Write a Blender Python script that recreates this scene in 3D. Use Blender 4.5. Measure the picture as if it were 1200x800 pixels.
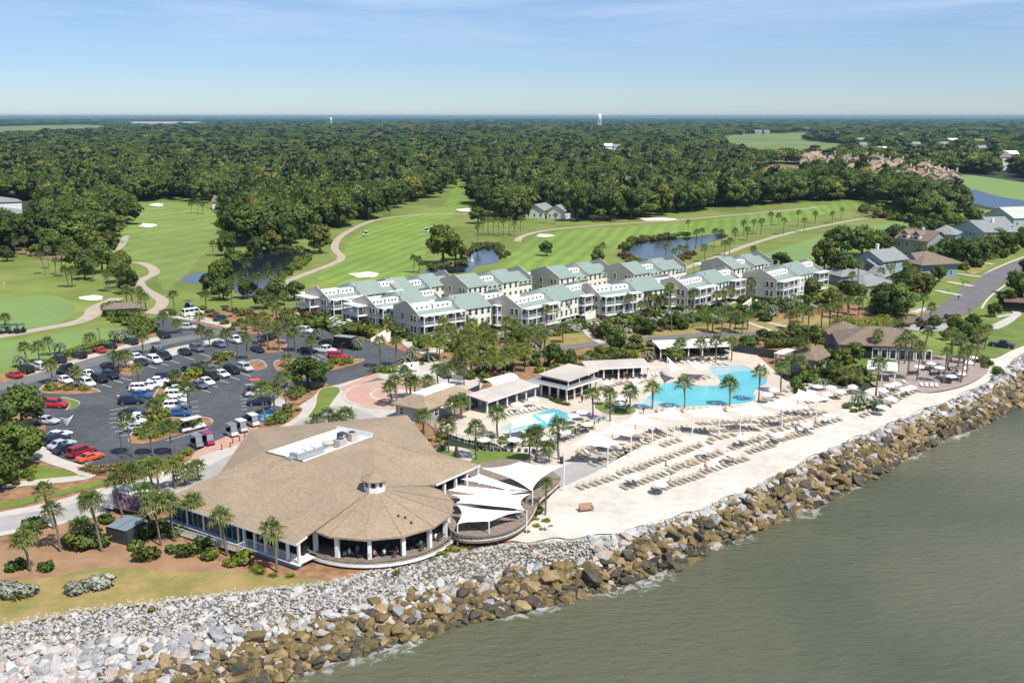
import bpy, bmesh, math, random
import numpy as np
from mathutils import Vector, Matrix, geometry
R=math.radians
sc=bpy.context.scene
for o in list(bpy.data.objects): bpy.data.objects.remove(o)
# ---------------------------------------------------------------- camera
F=1200.0; HC=54.0; TH=math.atan(264/F); SN=math.sin(TH); CS=math.cos(TH)
cam=bpy.data.cameras.new('Camera'); co=bpy.data.objects.new('Camera',cam); sc.collection.objects.link(co)
co.location=(0,0,HC); co.rotation_euler=(R(90)-TH,0,R(0)); cam.sensor_width=36; cam.lens=36*F/1200; cam.clip_start=1; cam.clip_end=90000
sc.camera=co
# ---------------------------------------------------------------- sky, sun, exposure
SUN_D=Vector((0.66,-0.75,0)).normalized(); EL=R(56)
W=bpy.data.worlds.new('World'); sc.world=W; W.use_nodes=True; nt=W.node_tree; nt.nodes.clear()
def N(t,tree,**k):
    n=tree.nodes.new(t)
    for a,b in k.items(): setattr(n,a,b)
    return n
sky=N('ShaderNodeTexSky',nt,sky_type='NISHITA',sun_disc=False,sun_elevation=EL,sun_rotation=math.atan2(SUN_D.x,SUN_D.y),altitude=1200,air_density=1.0,dust_density=0.25,ozone_density=4.0)
tc=N('ShaderNodeTexCoord',nt); sep=N('ShaderNodeSeparateXYZ',nt)
nt.links.new(tc.outputs['Generated'],sep.inputs[0])
mx=N('ShaderNodeMath',nt,operation='MAXIMUM'); mx.inputs[1].default_value=.03; nt.links.new(sep.outputs[2],mx.inputs[0])
dv=N('ShaderNodeVectorMath',nt,operation='DIVIDE'); cb=N('ShaderNodeCombineXYZ',nt)
for i in range(3): nt.links.new(mx.outputs[0],cb.inputs[i])
nt.links.new(tc.outputs['Generated'],dv.inputs[0]); nt.links.new(cb.outputs[0],dv.inputs[1])
mp=N('ShaderNodeMapping',nt); mp.inputs['Scale'].default_value=(.22,.20,0); mp.inputs['Rotation'].default_value=(0,0,R(25)); mp.inputs['Location'].default_value=(.6,.35,0); nt.links.new(dv.outputs[0],mp.inputs[0])
nz=N('ShaderNodeTexNoise',nt); nz.inputs['Scale'].default_value=1.1; nz.inputs['Detail'].default_value=7; nz.inputs['Roughness'].default_value=.62; nz.inputs['Distortion'].default_value=.7; nt.links.new(mp.outputs[0],nz.inputs['Vector'])
cr=N('ShaderNodeValToRGB',nt); cr.color_ramp.elements[0].position=.40; cr.color_ramp.elements[1].position=.72; cr.color_ramp.elements[0].color=(.16,.16,.16,1); nt.links.new(nz.outputs[0],cr.inputs[0])
fd=N('ShaderNodeMapRange',nt); fd.inputs[1].default_value=.045; fd.inputs[2].default_value=.115; fd.inputs[4].default_value=.75; nt.links.new(sep.outputs[2],fd.inputs[0])
ml=N('ShaderNodeMath',nt,operation='MULTIPLY'); nt.links.new(cr.outputs[0],ml.inputs[0]); nt.links.new(fd.outputs[0],ml.inputs[1])
mc=N('ShaderNodeMixRGB',nt); mc.inputs[2].default_value=(9.2,9.3,9.4,1); nt.links.new(ml.outputs[0],mc.inputs[0]); nt.links.new(sky.outputs[0],mc.inputs[1])
bg=N('ShaderNodeBackground',nt); bg.inputs[1].default_value=.091; wb=N('ShaderNodeMixRGB',nt,blend_type='MULTIPLY'); wb.inputs[0].default_value=1; wb.inputs[2].default_value=(.73,.82,.99,1); nt.links.new(mc.outputs[0],wb.inputs[1]); nt.links.new(wb.outputs[0],bg.inputs[0])
wo=N('ShaderNodeOutputWorld',nt); nt.links.new(bg.outputs[0],wo.inputs[0])
sl=bpy.data.lights.new('Sun','SUN'); sl.energy=4.4; sl.angle=R(.53); sl.color=(1,.955,.88)
so=bpy.data.objects.new('Sun',sl); sc.collection.objects.link(so)
sd=Vector((SUN_D.x*math.cos(EL),SUN_D.y*math.cos(EL),math.sin(EL))); so.rotation_euler=sd.to_track_quat('Z','Y').to_euler(); so.location=(60,-40,200)
sc.view_settings.view_transform='Standard'; sc.view_settings.look='None'; sc.view_settings.gamma=1; sc.view_settings.use_curve_mapping=False
sc.view_settings.exposure=.36
sc.render.engine='CYCLES'; sc.cycles.max_bounces=6; sc.cycles.diffuse_bounces=2; sc.cycles.glossy_bounces=2; sc.cycles.transmission_bounces=2; sc.cycles.volume_bounces=0; sc.cycles.transparent_max_bounces=6
# ---------------------------------------------------------------- helpers
rnd=random.Random(7); nr=np.random.default_rng(7)
COL=sc.collection
def G(px,py,z=0.0):
    dz=-(F*SN+(py-400)*CS); t=(z-HC)/dz
    return Vector(((px-600)*t,(F*CS-(py-400)*SN)*t,z))
def PX(p):
    y=p[1]*CS-(p[2]-HC)*SN
    return 600+F*p[0]/y, 400+F*(-p[1]*SN-(p[2]-HC)*CS)/y
class MB:
    def __init__(s): s.v=[]; s.f=[]; s.m=[]
    def add(s,vs,fs,mi=0):
        b=len(s.v); s.v+= [tuple(v) for v in vs]; s.f+=[tuple(b+i for i in q) for q in fs]; s.m+=[mi]*len(fs)
    def box(s,x0,x1,y0,y1,z0,z1,mi=0):
        s.add([(x0,y0,z0),(x1,y0,z0),(x1,y1,z0),(x0,y1,z0),(x0,y0,z1),(x1,y0,z1),(x1,y1,z1),(x0,y1,z1)],
              [(3,2,1,0),(4,5,6,7),(0,1,5,4),(1,2,6,5),(2,3,7,6),(3,0,4,7)],mi)
    def prism(s,poly,z0,z1,mi=0,cap=True):
        n=len(poly); vs=[(p[0],p[1],z0) for p in poly]+[(p[0],p[1],z1) for p in poly]
        fs=[(i,(i+1)%n,n+(i+1)%n,n+i) for i in range(n)]
        if cap: fs+=[tuple(range(n,2*n)),tuple(reversed(range(n)))]
        s.add(vs,fs,mi)
    def xsec(s,prof,x0,x1,mi=0):      # profile in (y,z) extruded along x
        n=len(prof); vs=[(x0,p[0],p[1]) for p in prof]+[(x1,p[0],p[1]) for p in prof]
        s.add(vs,[(i,(i+1)%n,n+(i+1)%n,n+i) for i in range(n)]+[tuple(reversed(range(n))),tuple(range(n,2*n))],mi)
    def tube(s,pts,rs,n=6,mi=0,cap=True):
        pts=[Vector(p) for p in pts]; vs=[]
        if not isinstance(rs,(list,tuple)): rs=[rs]*len(pts)
        for i,p in enumerate(pts):
            d=(pts[min(i+1,len(pts)-1)]-pts[max(i-1,0)]).normalized()
            a=d.orthogonal().normalized() if abs(d.z)<.95 else Vector((1,0,0)); a=(a-d*a.dot(d)).normalized(); b=d.cross(a)
            for k in range(n):
                t=2*math.pi*k/n; vs.append(p+(a*math.cos(t)+b*math.sin(t))*rs[i])
        fs=[(i*n+k,i*n+(k+1)%n,(i+1)*n+(k+1)%n,(i+1)*n+k) for i in range(len(pts)-1) for k in range(n)]
        if cap: fs+=[tuple(reversed(range(n))),tuple(range((len(pts)-1)*n,len(pts)*n))]
        s.add(vs,fs,mi)
    def mesh(s,name,mats,smooth=False):
        me=bpy.data.meshes.new(name); me.from_pydata(s.v,[],s.f)
        for m in (mats if isinstance(mats,(list,tuple)) else [mats]): me.materials.append(m)
        me.polygons.foreach_set('material_index',s.m)
        if smooth: me.polygons.foreach_set('use_smooth',[True]*len(s.f))
        me.update(); return me
def obj(name,me,parent=None,loc=(0,0,0),rz=0,scale=None):
    o=bpy.data.objects.new(name,me); COL.objects.link(o); o.parent=parent; o.location=loc; o.rotation_euler=(0,0,rz)
    if scale is not None: o.scale=(scale,)*3 if isinstance(scale,(int,float)) else scale
    return o
def part(name,mb,mats,parent,smooth=False,**k): return obj(name,mb.mesh(name,mats,smooth),parent,**k)
def tag(o,label,cat,group=None):
    o['label']=label; o['category']=cat
    if group: o['group']=group
    return o
def thing(name,label,cat,loc=(0,0,0),rz=0,group=None):
    return tag(obj(name,None,None,loc,rz),label,cat,group)
def struct(name,me): o=obj(name,me); o['kind']='structure'; return o
def copy_tree(o,parent=None):
    c=o.copy(); COL.objects.link(c); c.parent=parent
    for ch in KIDS.get(o.name,None) or list(o.children): copy_tree(ch,c)
    return c
KIDS={}
REG=[]    # repeats that get "n-th from the left" labels
def reg(o,base,where,cat,group): o['category']=cat; o['group']=group; REG.append((o,base,where)); return o
ORD=['','second','third','fourth','fifth','sixth','seventh','eighth','ninth','tenth','eleventh','twelfth','thirteenth','fourteenth','fifteenth','sixteenth','seventeenth','eighteenth','nineteenth','twentieth']
def ordn(i):
    if i<20: return ORD[i]
    n=i+1; return '%d%s'%(n,'th' if 10<=n%100<=20 else {1:'st',2:'nd',3:'rd'}.get(n%10,'th'))
def finish_labels():
    d={}
    for o,b,w in REG: d.setdefault((b,w),[]).append(o)
    for (b,w),l in d.items():
        l.sort(key=lambda o:PX(o.location)[0])
        for i,o in enumerate(l):
            s=(b+' '+w).strip()
            if len(l)>1: s+=', leftmost' if i==0 else ', rightmost' if i==len(l)-1 else ', '+ordn(i)+' from left'
            o['label']=s
# ---------------------------------------------------------------- materials
MATS={}
def mat(name,col,rough=.7,var=0.0,vscale=1.0,bump=0.0,bscale=8.0,metal=0.0,col2=None,spec=.5,coord='Object',detail=4,objrand=0.0,attr=None,big=None):
    if name in MATS: return MATS[name]
    m=bpy.data.materials.new(name); m.use_nodes=True; t=m.node_tree; b=t.nodes['Principled BSDF']
    b.inputs['Roughness'].default_value=rough; b.inputs['Metallic'].default_value=metal; b.inputs['Specular IOR Level'].default_value=spec
    c=(*col,1); b.inputs['Base Color'].default_value=c; L=t.links
    tcn=N('ShaderNodeTexCoord',t); out=None
    if var or col2:
        n=N('ShaderNodeTexNoise',t); n.inputs['Scale'].default_value=vscale; n.inputs['Detail'].default_value=detail; n.inputs['Roughness'].default_value=.65
        L.new(tcn.outputs[coord],n.inputs['Vector'])
        r=N('ShaderNodeValToRGB',t); e=r.color_ramp.elements; e[0].position=.37; e[1].position=.63
        if col2: e[0].color=c; e[1].color=(*col2,1)
        else: e[0].color=tuple(x*(1-var) for x in col)+(1,); e[1].color=tuple(min(1,x*(1+var)) for x in col)+(1,)
        L.new(n.outputs[0],r.inputs[0]); out=r.outputs[0]
    if big:
        n3=N('ShaderNodeTexNoise',t); n3.inputs['Scale'].default_value=big[0]; n3.inputs['Detail'].default_value=6; n3.inputs['Roughness'].default_value=.6; n3.inputs['Distortion'].default_value=.6; L.new(tcn.outputs[coord],n3.inputs['Vector'])
        m3=N('ShaderNodeMapRange',t); m3.inputs[1].default_value=.3; m3.inputs[2].default_value=.7; m3.inputs[3].default_value=1-big[1]; m3.inputs[4].default_value=1+big[1]; L.new(n3.outputs[0],m3.inputs[0])
        h3=N('ShaderNodeHueSaturation',t); L.new(m3.outputs[0],h3.inputs['Value'])
        if out: L.new(out,h3.inputs['Color'])
        else: h3.inputs['Color'].default_value=c
        out=h3.outputs[0]
    if objrand or attr:
        h=N('ShaderNodeHueSaturation',t); mr=N('ShaderNodeMapRange',t); mr.inputs[3].default_value=1-objrand; mr.inputs[4].default_value=1+objrand
        if attr: a=N('ShaderNodeAttribute',t); a.attribute_name=attr; L.new(a.outputs['Fac'],mr.inputs[0])
        else: a=N('ShaderNodeObjectInfo',t); L.new(a.outputs['Random'],mr.inputs[0])
        L.new(mr.outputs[0],h.inputs['Value'])
        if out: L.new(out,h.inputs['Color'])
        else: h.inputs['Color'].default_value=c
        out=h.outputs[0]
    if out: L.new(out,b.inputs['Base Color'])
    if bump:
        n2=N('ShaderNodeTexNoise',t); n2.inputs['Scale'].default_value=bscale; n2.inputs['Detail'].default_value=5; L.new(tcn.outputs[coord],n2.inputs['Vector'])
        bp=N('ShaderNodeBump',t); bp.inputs['Strength'].default_value=bump; bp.inputs['Distance'].default_value=.2; L.new(n2.outputs[0],bp.inputs['Height']); L.new(bp.outputs[0],b.inputs['Normal'])
    MATS[name]=m; return m
def stripe(m,ang,period,amt,soft=.25,duty=.5):
    """mowing stripes: multiply base colour by a square-ish wave in object xy"""
    t=m.node_tree; L=t.links; b=t.nodes['Principled BSDF']; tcn=N('ShaderNodeTexCoord',t); mpn=N('ShaderNodeMapping',t); mpn.inputs['Rotation'].default_value=(0,0,ang); L.new(tcn.outputs['Object'],mpn.inputs[0])
    sx=N('ShaderNodeSeparateXYZ',t); L.new(mpn.outputs[0],sx.inputs[0])
    nz=N('ShaderNodeTexNoise',t); nz.inputs['Scale'].default_value=.02; L.new(tcn.outputs['Object'],nz.inputs['Vector'])
    ad=N('ShaderNodeMath',t,operation='MULTIPLY_ADD'); ad.inputs[1].default_value=6; L.new(nz.outputs[0],ad.inputs[0]); L.new(sx.outputs[0],ad.inputs[2])
    mu=N('ShaderNodeMath',t,operation='MULTIPLY'); mu.inputs[1].default_value=2*math.pi/period; L.new(ad.outputs[0],mu.inputs[0])
    sn=N('ShaderNodeMath',t,operation='SINE'); L.new(mu.outputs[0],sn.inputs[0])
    mr=N('ShaderNodeMapRange',t); mr.inputs[1].default_value=-soft; mr.inputs[2].default_value=soft; mr.inputs[3].default_value=1-amt; mr.inputs[4].default_value=1+amt; L.new(sn.outputs[0],mr.inputs[0])
    h=N('ShaderNodeHueSaturation',t); L.new(mr.outputs[0],h.inputs['Value'])
    l=b.inputs['Base Color'].links[0]; L.new(l.from_socket,h.inputs['Color']); L.new(h.outputs[0],b.inputs['Base Color'])
    return m
def leafmat(name,c1,c2,objrand=.25,trans=.25,rough=.55):
    m=bpy.data.materials.new(name); m.use_nodes=True; t=m.node_tree; L=t.links; b=t.nodes['Principled BSDF']; b.inputs['Roughness'].default_value=rough; b.inputs['Specular IOR Level'].default_value=.3
    a=N('ShaderNodeAttribute',t); a.attribute_name='cv'; r=N('ShaderNodeValToRGB',t); r.color_ramp.elements[0].color=(*c1,1); r.color_ramp.elements[1].color=(*c2,1); L.new(a.outputs['Fac'],r.inputs[0])
    oi=N('ShaderNodeObjectInfo',t); mr=N('ShaderNodeMapRange',t); mr.inputs[3].default_value=1-objrand; mr.inputs[4].default_value=1+objrand; L.new(oi.outputs['Random'],mr.inputs[0])
    h=N('ShaderNodeHueSaturation',t); L.new(r.outputs[0],h.inputs['Color']); L.new(mr.outputs[0],h.inputs['Value'])
    m2=N('ShaderNodeMapRange',t); m2.inputs[3].default_value=.488; m2.inputs[4].default_value=.512
    fr=N('ShaderNodeMath',t,operation='FRACT'); mm=N('ShaderNodeMath',t,operation='MULTIPLY'); mm.inputs[1].default_value=17.3; L.new(oi.outputs['Random'],mm.inputs[0]); L.new(mm.outputs[0],fr.inputs[0]); L.new(fr.outputs[0],m2.inputs[0]); L.new(m2.outputs[0],h.inputs['Hue'])
    L.new(h.outputs[0],b.inputs['Base Color'])
    tr=N('ShaderNodeBsdfTranslucent',t); L.new(h.outputs[0],tr.inputs[0]); mxs=N('ShaderNodeMixShader',t); mxs.inputs[0].default_value=trans; L.new(b.outputs[0],mxs.inputs[1]); L.new(tr.outputs[0],mxs.inputs[2]); L.new(mxs.outputs[0],t.nodes['Material Output'].inputs[0])
    MATS[name]=m; return m
M=dict(
 white=mat('white_paint',(.8,.8,.78),.5), whitew=mat('white_trim',(.74,.75,.75),.6,var=.06,vscale=.7), sail=mat('sail_fabric',(.84,.84,.83),.8,var=.03,vscale=.4),
 shingle=mat('tan_shingle',(.325,.245,.165),.9,var=.18,vscale=2.6,detail=8,big=(.16,.12),bump=.25,bscale=9), shingle2=mat('brown_shingle',(.20,.155,.11),.9,var=.2,vscale=1.6,detail=8),
 shgrey=mat('grey_shingle',(.24,.25,.25),.9,var=.15,vscale=1.2,detail=8), shbrown=mat('redbrown_shingle',(.17,.10,.07),.9,var=.2,vscale=1.2),
 flat=mat('roof_membrane',(.78,.79,.8),.6,var=.05,vscale=.4), metalgreen=mat('sage_metal_roof',(.255,.32,.28),.55,var=.05,vscale=.5),
 beige=mat('beige_siding',(.57,.505,.42),.8,var=.05,vscale=.6), cream=mat('cream_siding',(.79,.74,.65),.8,var=.05,vscale=.6), bluew=mat('blue_grey_siding',(.20,.28,.34),.8,var=.06), teal=mat('teal_skirt',(.10,.19,.19),.8,var=.1),
 greyw=mat('grey_siding',(.30,.31,.31),.8,var=.07), darkwall=mat('charcoal_wall',(.045,.05,.06),.7), aqua=mat('aqua_siding',(.33,.42,.43),.8,var=.06),
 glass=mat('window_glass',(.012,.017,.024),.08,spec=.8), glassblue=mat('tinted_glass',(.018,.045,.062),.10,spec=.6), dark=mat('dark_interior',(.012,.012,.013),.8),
 deckw=mat('deck_boards',(.23,.185,.145),.8,var=.2,vscale=1.5), tan=mat('tan_sling',(.37,.30,.21),.8,objrand=.15), lframe=mat('lounger_frame',(.62,.58,.5),.6), dgrey=mat('dark_grey_metal',(.05,.055,.06),.5,objrand=.1), steel=mat('galvanised_steel',(.45,.47,.48),.4,metal=.5,var=.08,vscale=2),
 asphalt=mat('asphalt',(.078,.083,.091),.9,var=.18,vscale=.6,detail=9,big=(.06,.28)), asphalt2=mat('worn_asphalt',(.16,.155,.15),.9,var=.12,vscale=.2,detail=8), road=mat('road_surface',(.155,.14,.145),.9,var=.1,vscale=.15,detail=8),
 conc=mat('concrete',(.50,.46,.40),.9,big=(.08,.12),var=.08,vscale=.25,detail=8), conc2=mat('grey_concrete',(.36,.345,.33),.9,var=.1,vscale=.25,detail=8), brickp=mat('pink_brick_paving',(.50,.30,.23),.9,var=.1,vscale=.8,detail=8), paver=mat('taupe_pavers',(.33,.265,.23),.9,var=.12,vscale=.9,detail=8),
 pooldeck=mat('pool_deck',(.56,.49,.40),.9,var=.06,vscale=.9,big=(.12,.10),detail=8), sand=mat('beach_sand',(.60,.548,.468),.95,var=.10,vscale=.5,detail=10,big=(.09,.14),bump=.5,bscale=.9), bunker=mat('bunker_sand',(.80,.74,.63),.95,var=.05),
 path=mat('cart_path',(.42,.35,.27),.9,var=.1,vscale=.3), kerb=mat('kerb_concrete',(.55,.52,.47),.85), mulch=mat('pine_straw',(.29,.16,.078),.95,var=.35,vscale=.6,detail=10), dirt=mat('bare_soil',(.31,.185,.10),.95,var=.18,vscale=.25,detail=10,bump=.4,bscale=2), 
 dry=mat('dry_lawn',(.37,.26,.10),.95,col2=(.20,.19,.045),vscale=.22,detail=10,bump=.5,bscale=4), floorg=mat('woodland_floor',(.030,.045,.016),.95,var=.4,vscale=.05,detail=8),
 line=mat('white_marking',(.7,.7,.68),.8), paintblue=mat('blue_marking',(.12,.30,.45),.8),
 marsh=mat('marsh_grass',(.15,.20,.055),.95,var=.2,vscale=.006,detail=8), brownf=mat('dormant_field',(.22,.15,.075),.95,var=.2,vscale=.03,detail=8), mud=mat('tidal_flat',(.42,.40,.36),.6,var=.15,vscale=.004),
 trunk=mat('palm_bark',(.18,.145,.115),.95,var=.25,vscale=3,objrand=.2), bark=mat('oak_bark',(.10,.08,.065),.95,var=.3,vscale=2), 
 rubber=mat('tyre_rubber',(.015,.015,.016),.8), rim=mat('alloy_rim',(.45,.46,.48),.3,metal=.8), headl=mat('headlight_glass',(.75,.77,.8),.1), taill=mat('taillight_red',(.35,.01,.01),.2), chrome=mat('bumper_grey',(.08,.08,.085),.5),
 skin=mat('skin',(.42,.24,.16),.6), hair=mat('dark_hair',(.03,.02,.015),.7), straw=mat('straw',(.36,.24,.12),.9,var=.2,vscale=4), screen=mat('sign_face',(.72,.72,.7),.6),
)
GR=dict(
 rough=mat('rough_grass',(.12,.175,.022),.95,col2=(.205,.235,.046),vscale=.05,detail=10,bump=.4,bscale=1.5,big=(.012,.2)),
 fair1=mat('fairway_left',(.175,.245,.048),.95,big=(.012,.16),var=.13,vscale=.05,detail=9), fair2=mat('fairway_mid',(.165,.250,.034),.95,big=(.012,.15),var=.10,vscale=.06,detail=9), fair3=mat('fairway_right',(.165,.250,.034),.95,big=(.012,.15),var=.10,vscale=.06,detail=9),
 green=mat('putting_green',(.17,.26,.068),.95,var=.06,vscale=.06,detail=8), lawn=mat('lawn',(.14,.195,.028),.95,var=.15,vscale=.3,detail=9), lawn2=mat('verge_grass',(.135,.185,.035),.95,var=.22,vscale=.15,detail=9))
stripe(GR['fair1'],R(18),13,.05,.5); stripe(GR['fair2'],R(13),6.4,.10,.5); stripe(GR['fair3'],R(12),6.4,.10,.5)
def paint(name,col): return mat('paint_'+name,col,.25,spec=.6)
PAINT=dict(white=paint('white',(.75,.75,.74)),black=paint('black',(.010,.011,.013)),navy=paint('navy',(.012,.022,.042)),red=paint('red',(.42,.02,.03)),maroon=paint('maroon',(.26,.012,.035)),orange=paint('orange',(.72,.10,.02)),blue=paint('blue',(.015,.09,.28)),grey=paint('grey',(.10,.12,.15)),silver=paint('silver',(.48,.50,.52)),magenta=paint('magenta',(.36,.01,.12)),slate=paint('slate',(.20,.24,.27)))
HAZE=5.5e-5
# ================================================================ ground, water, paving
def catmull(pts,k=5,closed=True):
    n=len(pts); out=[]
    for i in range(n if closed else n-1):
        p=[pts[(i+j-1)%n] if closed else pts[min(max(i+j-1,0),n-1)] for j in range(4)]
        for a in range(k):
            t=a/k
            out.append(tuple(.5*(2*p[1][d]+(p[2][d]-p[0][d])*t+(2*p[0][d]-5*p[1][d]+4*p[2][d]-p[3][d])*t*t+(3*p[1][d]-p[0][d]-3*p[2][d]+p[3][d])*t**3) for d in range(2)))
    if not closed: out.append(tuple(pts[-1]))
    return out
def tess(loops):
    vs=[Vector(v) for l in loops for v in l]
    return vs,geometry.tessellate_polygon([[Vector(v) for v in l] for l in loops])
def sheet_mesh(name,loops,z,m):
    vs,fs=tess([[(p[0],p[1],z) for p in l] for l in loops])
    me=bpy.data.meshes.new(name); me.from_pydata(vs,[],[tuple(f) for f in fs]); me.materials.append(m); me.update()
    bm=bmesh.new(); bm.from_mesh(me)
    for f in bm.faces:
        if f.normal.z<0: f.normal_flip()
    bm.to_mesh(me); bm.free(); return me
def W2(pts,z=0): return [G(p[0],p[1],z) for p in pts]
def sheet(name,px,z,m,smooth=True,holes=()):
    l=[W2(catmull(px) if smooth else px,z)]+[W2(catmull(h),z) for h in holes]
    global ZC; ZC+=.0011
    return struct(name,sheet_mesh(name,l,z+ZC,m))
ZC=0.0
def strip_pts(c,w):
    L_,R_=[],[]
    for i,p in enumerate(c):
        d=(c[min(i+1,len(c)-1)]-c[max(i-1,0)]); d.z=0; d.normalize(); n=Vector((-d.y,d.x,0))
        ww=w[i] if isinstance(w,list) else w
        L_.append(p+n*ww/2); R_.append(p-n*ww/2)
    return L_,R_
def strip(name,px,w,z,m,k=6):
    global ZC; ZC+=.0011; z=z+ZC
    c=[G(p[0],p[1],z) for p in catmull(px,k,False)]; a,b=strip_pts(c,w); n=len(c)
    mb=MB(); mb.add(a+b,[(i,n+i,n+i+1,i+1) for i in range(n-1)]); return struct(name,mb.mesh(name,m))
def kerb_loop(name,px,parent=None,w=.22,h=.14,z=.03,closed=True,smooth=True):
    c=[G(p[0],p[1],z) for p in (catmull(px,5,closed) if smooth else px)]
    if closed: c=c+[c[0]]
    a,b=strip_pts(c,w); n=len(c); mb=MB()
    up=Vector((0,0,h)); vs=a+b+[p+up for p in a]+[p+up for p in b]
    fs=[]
    for i in range(n-1): fs+=[(2*n+i,3*n+i,3*n+i+1,2*n+i+1),(i,2*n+i,2*n+i+1,i+1),(n+i+1,3*n+i+1,3*n+i,n+i)]
    mb.add(vs,fs); o=struct(name,mb.mesh(name,M['kerb'])); return o
REV=[((-420,830),(-300,1010)),((-250,790),(-160,970)),((-120,760),(-50,940)),((0,738),(90,885)),((100,718),(200,842)),((200,706),(290,812)),((300,694),(390,775)),((390,684),(470,752)),((450,668),(530,733)),((520,653),(590,720)),((590,640),(640,708)),((650,636),(690,694)),((700,632),(740,680)),((750,622),(790,662)),((800,608),(838,640)),((850,589),(880,622)),((900,568),(928,603)),((950,541),(968,583)),((1000,519),(1010,563)),((1040,503),(1052,541)),((1080,486),(1100,515)),((1130,466),(1150,497)),((1165,447),(1185,478)),((1200,418),(1225,458)),((1300,370),(1330,412)),((1450,320),(1490,352)),((1800,270),(1850,292))]
ZW=-3.2
crest=[G(*a,0) for a,b in REV]; wl=[G(*b,ZW) for a,b in REV]
land=[(-6000,-900,0)]+[tuple(p) for p in crest]+[(6000,5200,0),(70000,50000,0),(70000,75000,0),(-70000,75000,0),(-70000,-900,0)]
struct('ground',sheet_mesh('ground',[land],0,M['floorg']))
# sea
ms=bpy.data.materials.new('sea_water'); ms.use_nodes=True; t=ms.node_tree; b=t.nodes['Principled BSDF']; L=t.links
b.inputs['Roughness'].default_value=.14; b.inputs['Specular IOR Level'].default_value=.33
tcn=N('ShaderNodeTexCoord',t); n1=N('ShaderNodeTexNoise',t); n1.inputs['Scale'].default_value=.018; n1.inputs['Detail'].default_value=5; n1.inputs['Distortion'].default_value=.8; L.new(tcn.outputs['Object'],n1.inputs['Vector'])
r=N('ShaderNodeValToRGB',t); e=r.color_ramp.elements; e[0].position=.35; e[1].position=.66; e[0].color=(.080,.092,.052,1); e[1].color=(.140,.138,.084,1); L.new(n1.outputs[0],r.inputs[0]); L.new(r.outputs[0],b.inputs['Base Color'])
mpn=N('ShaderNodeMapping',t); mpn.inputs['Rotation'].default_value=(0,0,R(-35)); mpn.inputs['Scale'].default_value=(.45,1,1); L.new(tcn.outputs['Object'],mpn.inputs[0])
n2=N('ShaderNodeTexNoise',t); n2.inputs['Scale'].default_value=1.05; n2.inputs['Detail'].default_value=6; n2.inputs['Roughness'].default_value=.6; L.new(mpn.outputs[0],n2.inputs['Vector'])
bp=N('ShaderNodeBump',t); bp.inputs['Strength'].default_value=.85; bp.inputs['Distance'].default_value=.58; L.new(n2.outputs[0],bp.inputs['Height']); L.new(bp.outputs[0],b.inputs['Normal'])
struct('sea_water',sheet_mesh('sea_water',[[(-6000,-3000,0),(9000,-3000,0),(9000,9000,0),(-6000,9000,0)]],ZW,ms))
# revetment slope
def resample(pa,pb,n):
    cum=[0]
    for i in range(1,len(pa)): cum.append(cum[-1]+((pa[i]+pb[i])/2-(pa[i-1]+pb[i-1])/2).length)
    def at(s):
        i=min(max(int(np.searchsorted(cum,s))-1,0),len(pa)-2); u=(s-cum[i])/(cum[i+1]-cum[i]); return pa[i].lerp(pa[i+1],u),pb[i].lerp(pb[i+1],u)
    return cum[-1],at
SL,rev_at=resample(crest,wl,0)
mb=MB(); n=len(crest); toe=[a.lerp(b_,1.5) for a,b_ in zip(crest,wl)]
mb.add(crest+toe,[(i,n+i,n+i+1,i+1) for i in range(n-1)])
REVET=struct('rock_revetment',mb.mesh('rock_revetment',mat('revetment_core',(.12,.10,.07),.95,var=.3,vscale=.8)))
# foam along the waterline
mf=bpy.data.materials.new('sea_foam'); mf.use_nodes=True; t=mf.node_tree; b=t.nodes['Principled BSDF']; L=t.links; b.inputs['Base Color'].default_value=(.72,.73,.70,1); b.inputs['Roughness'].default_value=.7
at_=N('ShaderNodeAttribute',t); at_.attribute_name='cv'; tcn=N('ShaderNodeTexCoord',t); n1=N('ShaderNodeTexNoise',t); n1.inputs['Scale'].default_value=.55; n1.inputs['Detail'].default_value=9; n1.inputs['Roughness'].default_value=.7; n1.inputs['Distortion'].default_value=1.2; L.new(tcn.outputs['Object'],n1.inputs['Vector'])
m1=N('ShaderNodeMath',t,operation='MULTIPLY_ADD'); m1.inputs[1].default_value=.30; L.new(at_.outputs['Fac'],m1.inputs[0]); L.new(n1.outputs[0],m1.inputs[2])
mr=N('ShaderNodeMapRange',t); mr.inputs[1].default_value=.70; mr.inputs[2].default_value=.95; mr.inputs[4].default_value=.75; L.new(m1.outputs[0],mr.inputs[0]); L.new(mr.outputs[0],b.inputs['Alpha'])
mb=MB(); rows=[(-1.5,.6),(0,1),(1.2,.75),(3.2,0.1),(4.5,-.6)]; ns=260; cvs=[]; vs=[]
for i in range(ns+1):
    a,b_=rev_at(SL*i/ns); d=(b_-a); d.z=0; d.normalize()
    wob=1.1*math.sin(i*.9)+.8*math.sin(i*.37+1)
    for off,c in rows: vs.append((b_.x+d.x*(off+(wob if off>0 else 0)),b_.y+d.y*(off+(wob if off>0 else 0)),ZW+.012)); cvs.append(c)
k=len(rows); mb.add(vs,[(i*k+j,i*k+j+1,(i+1)*k+j+1,(i+1)*k+j) for i in range(ns) for j in range(k-1)])
me=mb.mesh('foam',mf); me.attributes.new('cv','FLOAT','POINT').data.foreach_set('value',cvs)
o=obj('foam',me); o['kind']='stuff'; o['label']='white foam breaking along the foot of the rocks'
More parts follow.
